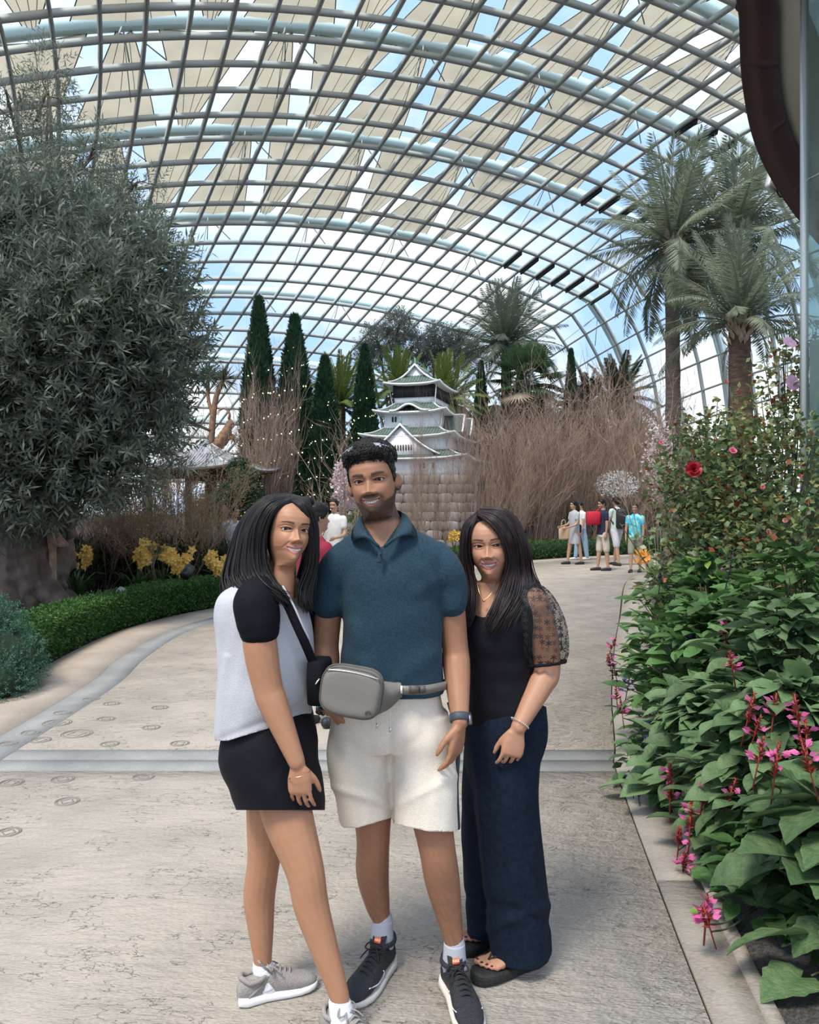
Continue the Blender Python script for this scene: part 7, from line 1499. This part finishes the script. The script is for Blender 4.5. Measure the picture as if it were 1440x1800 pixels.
# ---- rose bushes
def petals(n, r0, m, open_=1.0, layers=3, name='rose'):
    mb = MB()
    for l in range(layers):
        k = n - l; rr = r0 * (1 - .28 * l); tilt = open_ * (1 - .33 * l)
        for j in range(k):
            a = j * 6.283 / k + l * .6; ring = []
            for s in np.linspace(-1, 1, 5):
                b = a + s * 3.3 / k; ring.append([(rr * f * math.cos(b) * (.35 + .65 * tilt if f > .5 else .6), rr * f * math.sin(b) * (.35 + .65 * tilt if f > .5 else .6), rr * (.75 - .75 * tilt + .25 * l) * f + .012 * r0 * l - .10 * rr * s * s * f) for f in (.05, .5, .85, 1.0)])
            V = np.array(ring).reshape(-1, 3); q = np.arange(4)[:, None] * 4 + np.arange(3)[None]; mb.add(V, np.stack([q, q + 1, q + 5, q + 4], -1).reshape(-1, 4))
    return mb.mesh(name, m)
rose_me = {'red': petals(6, .088, M_rose, .6, 5), 'pink': petals(5, .05, M_rosep, .6), 'lilac': petals(5, .085, M_lil, .85, 1), 'peach': petals(5, .05, M_peach, .6), 'crim': petals(5, .045, M_rose, .5)}
def rose_bush(x, Y, blobs, nl, nstuff, label, seed, canes, roses, mix=(.66, .28, .06)):
    rng = np.random.default_rng(seed); e = empty('rose_bush', (x, Y, 0), label, 'rose bush', 'rose bushes'); o = np.array([x, Y, 0]); st = MB()
    p, d = blob_pts(blobs, nl + nstuff, rng, .35, 1.05)
    f = np.argsort(p[:, 1] + rng.uniform(0, .5, len(p))); p, d = p[f], d[f]
    for k in range(nl):
        dd = d[k] * [1, 1, .3] + rng.normal(size=3) * .5; link('leaf', rosl[rng.choice(3, p=mix)], e, loc=tuple(p[k] - o), rot=aim(dd, roll=rng.uniform(-.6, .6)), scale=rng.uniform(.8, 1.35))
    n = nstuff; q = p[nl:] - o
    for m, fr in ((M_rosel, mix[0]), (M_rosey, mix[1]), (M_roser, mix[2])):
        i = rng.uniform(size=n) < fr; leaves(q[i], d[nl:][i] * [1, 1, .3] + rng.normal(size=(i.sum(), 3)) * .6, rng.normal(size=(i.sum(), 3)) * .5 + [0, 0, 1], .065, .045, .12).build('foliage', m, e, smooth=False, kind='stuff')
    for k in range(26): 
        t = p[rng.integers(len(p))] - o; st.merge(tube(spline([(rng.normal() * .06, rng.normal() * .06, 0), tuple(t * [.4, .4, .6] + rng.normal(size=3) * .05), tuple(t)], 9), np.linspace(.010, .004, 9), 5))
    for (px, py, YY), m in canes:
        t = P(px, py, YY) - o; pp = spline([(rng.normal() * .08, rng.normal() * .08, .2), tuple(t * [.5, .5, .55] + rng.normal(size=3) * .06), tuple(t)], 14); st.merge(tube(pp, np.linspace(.009, .003, 14), 5))
        for k in range(16):
            c = pp[rng.integers(5, 14)] + rng.normal(size=3) * .035; link('leaf', rosl[m], e, loc=tuple(c), rot=aim(rng.normal(size=3)), scale=rng.uniform(.7, 1.2))
    st.build('cane', M_stem, e)
    for (px, py, YY), c, s in roses: link('rose', rose_me[c], e, loc=tuple(P(px, py, YY) - o), rot=(math.radians(70) + rng.uniform(-.3, .3), rng.uniform(-.4, .4), rng.uniform(-.4, .4)), scale=s)
    return e
rose_bush(2.75, 7.0, [pb(1230, 960, 6.6, .42, .42), pb(1210, 850, 6.9, .36, .40), pb(1270, 880, 6.7, .45, .45), pb(1195, 1020, 6.4, .35, .25), pb(1240, 770, 7.0, .3, .28)], 285, 3000, 'rose bush bearing the large crimson rose', 201,
          [((1180, 735, 7), 2), ((1205, 745, 7), 0), ((1160, 790, 7), 1), ((1262, 700, 7), 1), ((1150, 890, 6.8), 0), ((1090, 920, 6.6), 0)], [((1219, 826, 6.35), 'red', 1.0), ((1264, 852, 6.4), 'crim', .6), ((1162, 778, 6.9), 'pink', .5), ((1158, 860, 6.8), 'crim', .5), ((1263, 1000, 6.2), 'pink', .8)])
rose_bush(3.15, 6.5, [pb(1330, 900, 6.3, .5, .45), pb(1400, 960, 6.0, .5, .40), pb(1330, 1010, 6.0, .5, .35), pb(1400, 820, 6.5, .45, .45), pb(1320, 790, 6.6, .32, .35), pb(1430, 1060, 5.6, .4, .3)], 290, 3800, 'larger rose bush at the right edge with small pink roses', 202,
          [((1283, 680, 6.6), 2), ((1268, 720, 6.6), 2), ((1330, 720, 6.6), 0), ((1420, 820, 6.2), 2), ((1300, 740, 6.6), 1)], [((1288, 793, 6.3), 'pink', .85), ((1350, 935, 5.9), 'peach', .65), ((1341, 856, 6.1), 'pink', .5), ((1380, 915, 5.9), 'peach', .5), ((1345, 895, 6.0), 'crim', .5), ((1366, 1000, 5.8), 'peach', .4)])
rose_bush(3.75, 7.9, [pb(1380, 660, 7.7, .34, .40), pb(1420, 620, 7.7, .25, .35), pb(1340, 720, 7.7, .42, .30), pb(1410, 730, 7.6, .35, .35), pb(1300, 760, 7.7, .4, .25)], 180, 900, 'tall airy climbing rose with lilac flowers at the right edge', 203,
          [((1430, 570, 7.7), 1), ((1395, 590, 7.7), 1), ((1350, 690, 7.7), 0), ((1370, 620, 7.7), 2)], [((1388, 602, 7.5), 'lilac', .9), ((1393, 673, 7.5), 'lilac', 1.0), ((1362, 640, 7.6), 'peach', .4), ((1420, 590, 7.5), 'pink', .4)], (.45, .40, .15))
# orange lily leaning over the path
q = P(1130, 985, 8.5); ly = empty('orange_lily', (q[0] + .25, q[1], 0), 'small orange lily leaning out over the path below the walkers', 'flower')
st = MB()
for k in range(5):
    t = np.array([-.25 + R.uniform(-.08, .08), R.uniform(-.1, .1), q[2] + R.uniform(-.1, .08)]); st.merge(tube(spline([(0, 0, 0), tuple(t * [.2, .2, .7]), tuple(t)], 8), .006, 4))
    fl = MB()
    for j in range(6): a = j * 1.047; fl.merge(leaves(np.zeros((1, 3)), np.array([[math.cos(a), math.sin(a), .8]]), np.array([[0, 0, 1.0]]), .09, .03, -.2))
    fl.build('bloom', M_org, ly, smooth=False, loc=tuple(t), rot=(R.uniform(-1, 1), R.uniform(-1, 1), 0))
st.build('stem', M_stem, ly)
N = 24; a = R.uniform(0, 6.28, N); leaves(np.zeros((N, 3)), np.stack([np.cos(a), np.sin(a), 1.2 + 0 * a], 1), np.stack([np.cos(a), np.sin(a), -.5 + 0 * a], 1), .5, .04).build('leaf_tuft', M_strap, ly, smooth=False, kind='stuff')
# dark gravel under the bed
p = spline(RB, 100); slab(p + [.05, 0], p + [3.2, 0], -.03, -.005).build('bed_gravel', M_soil2, floor, smooth=False)
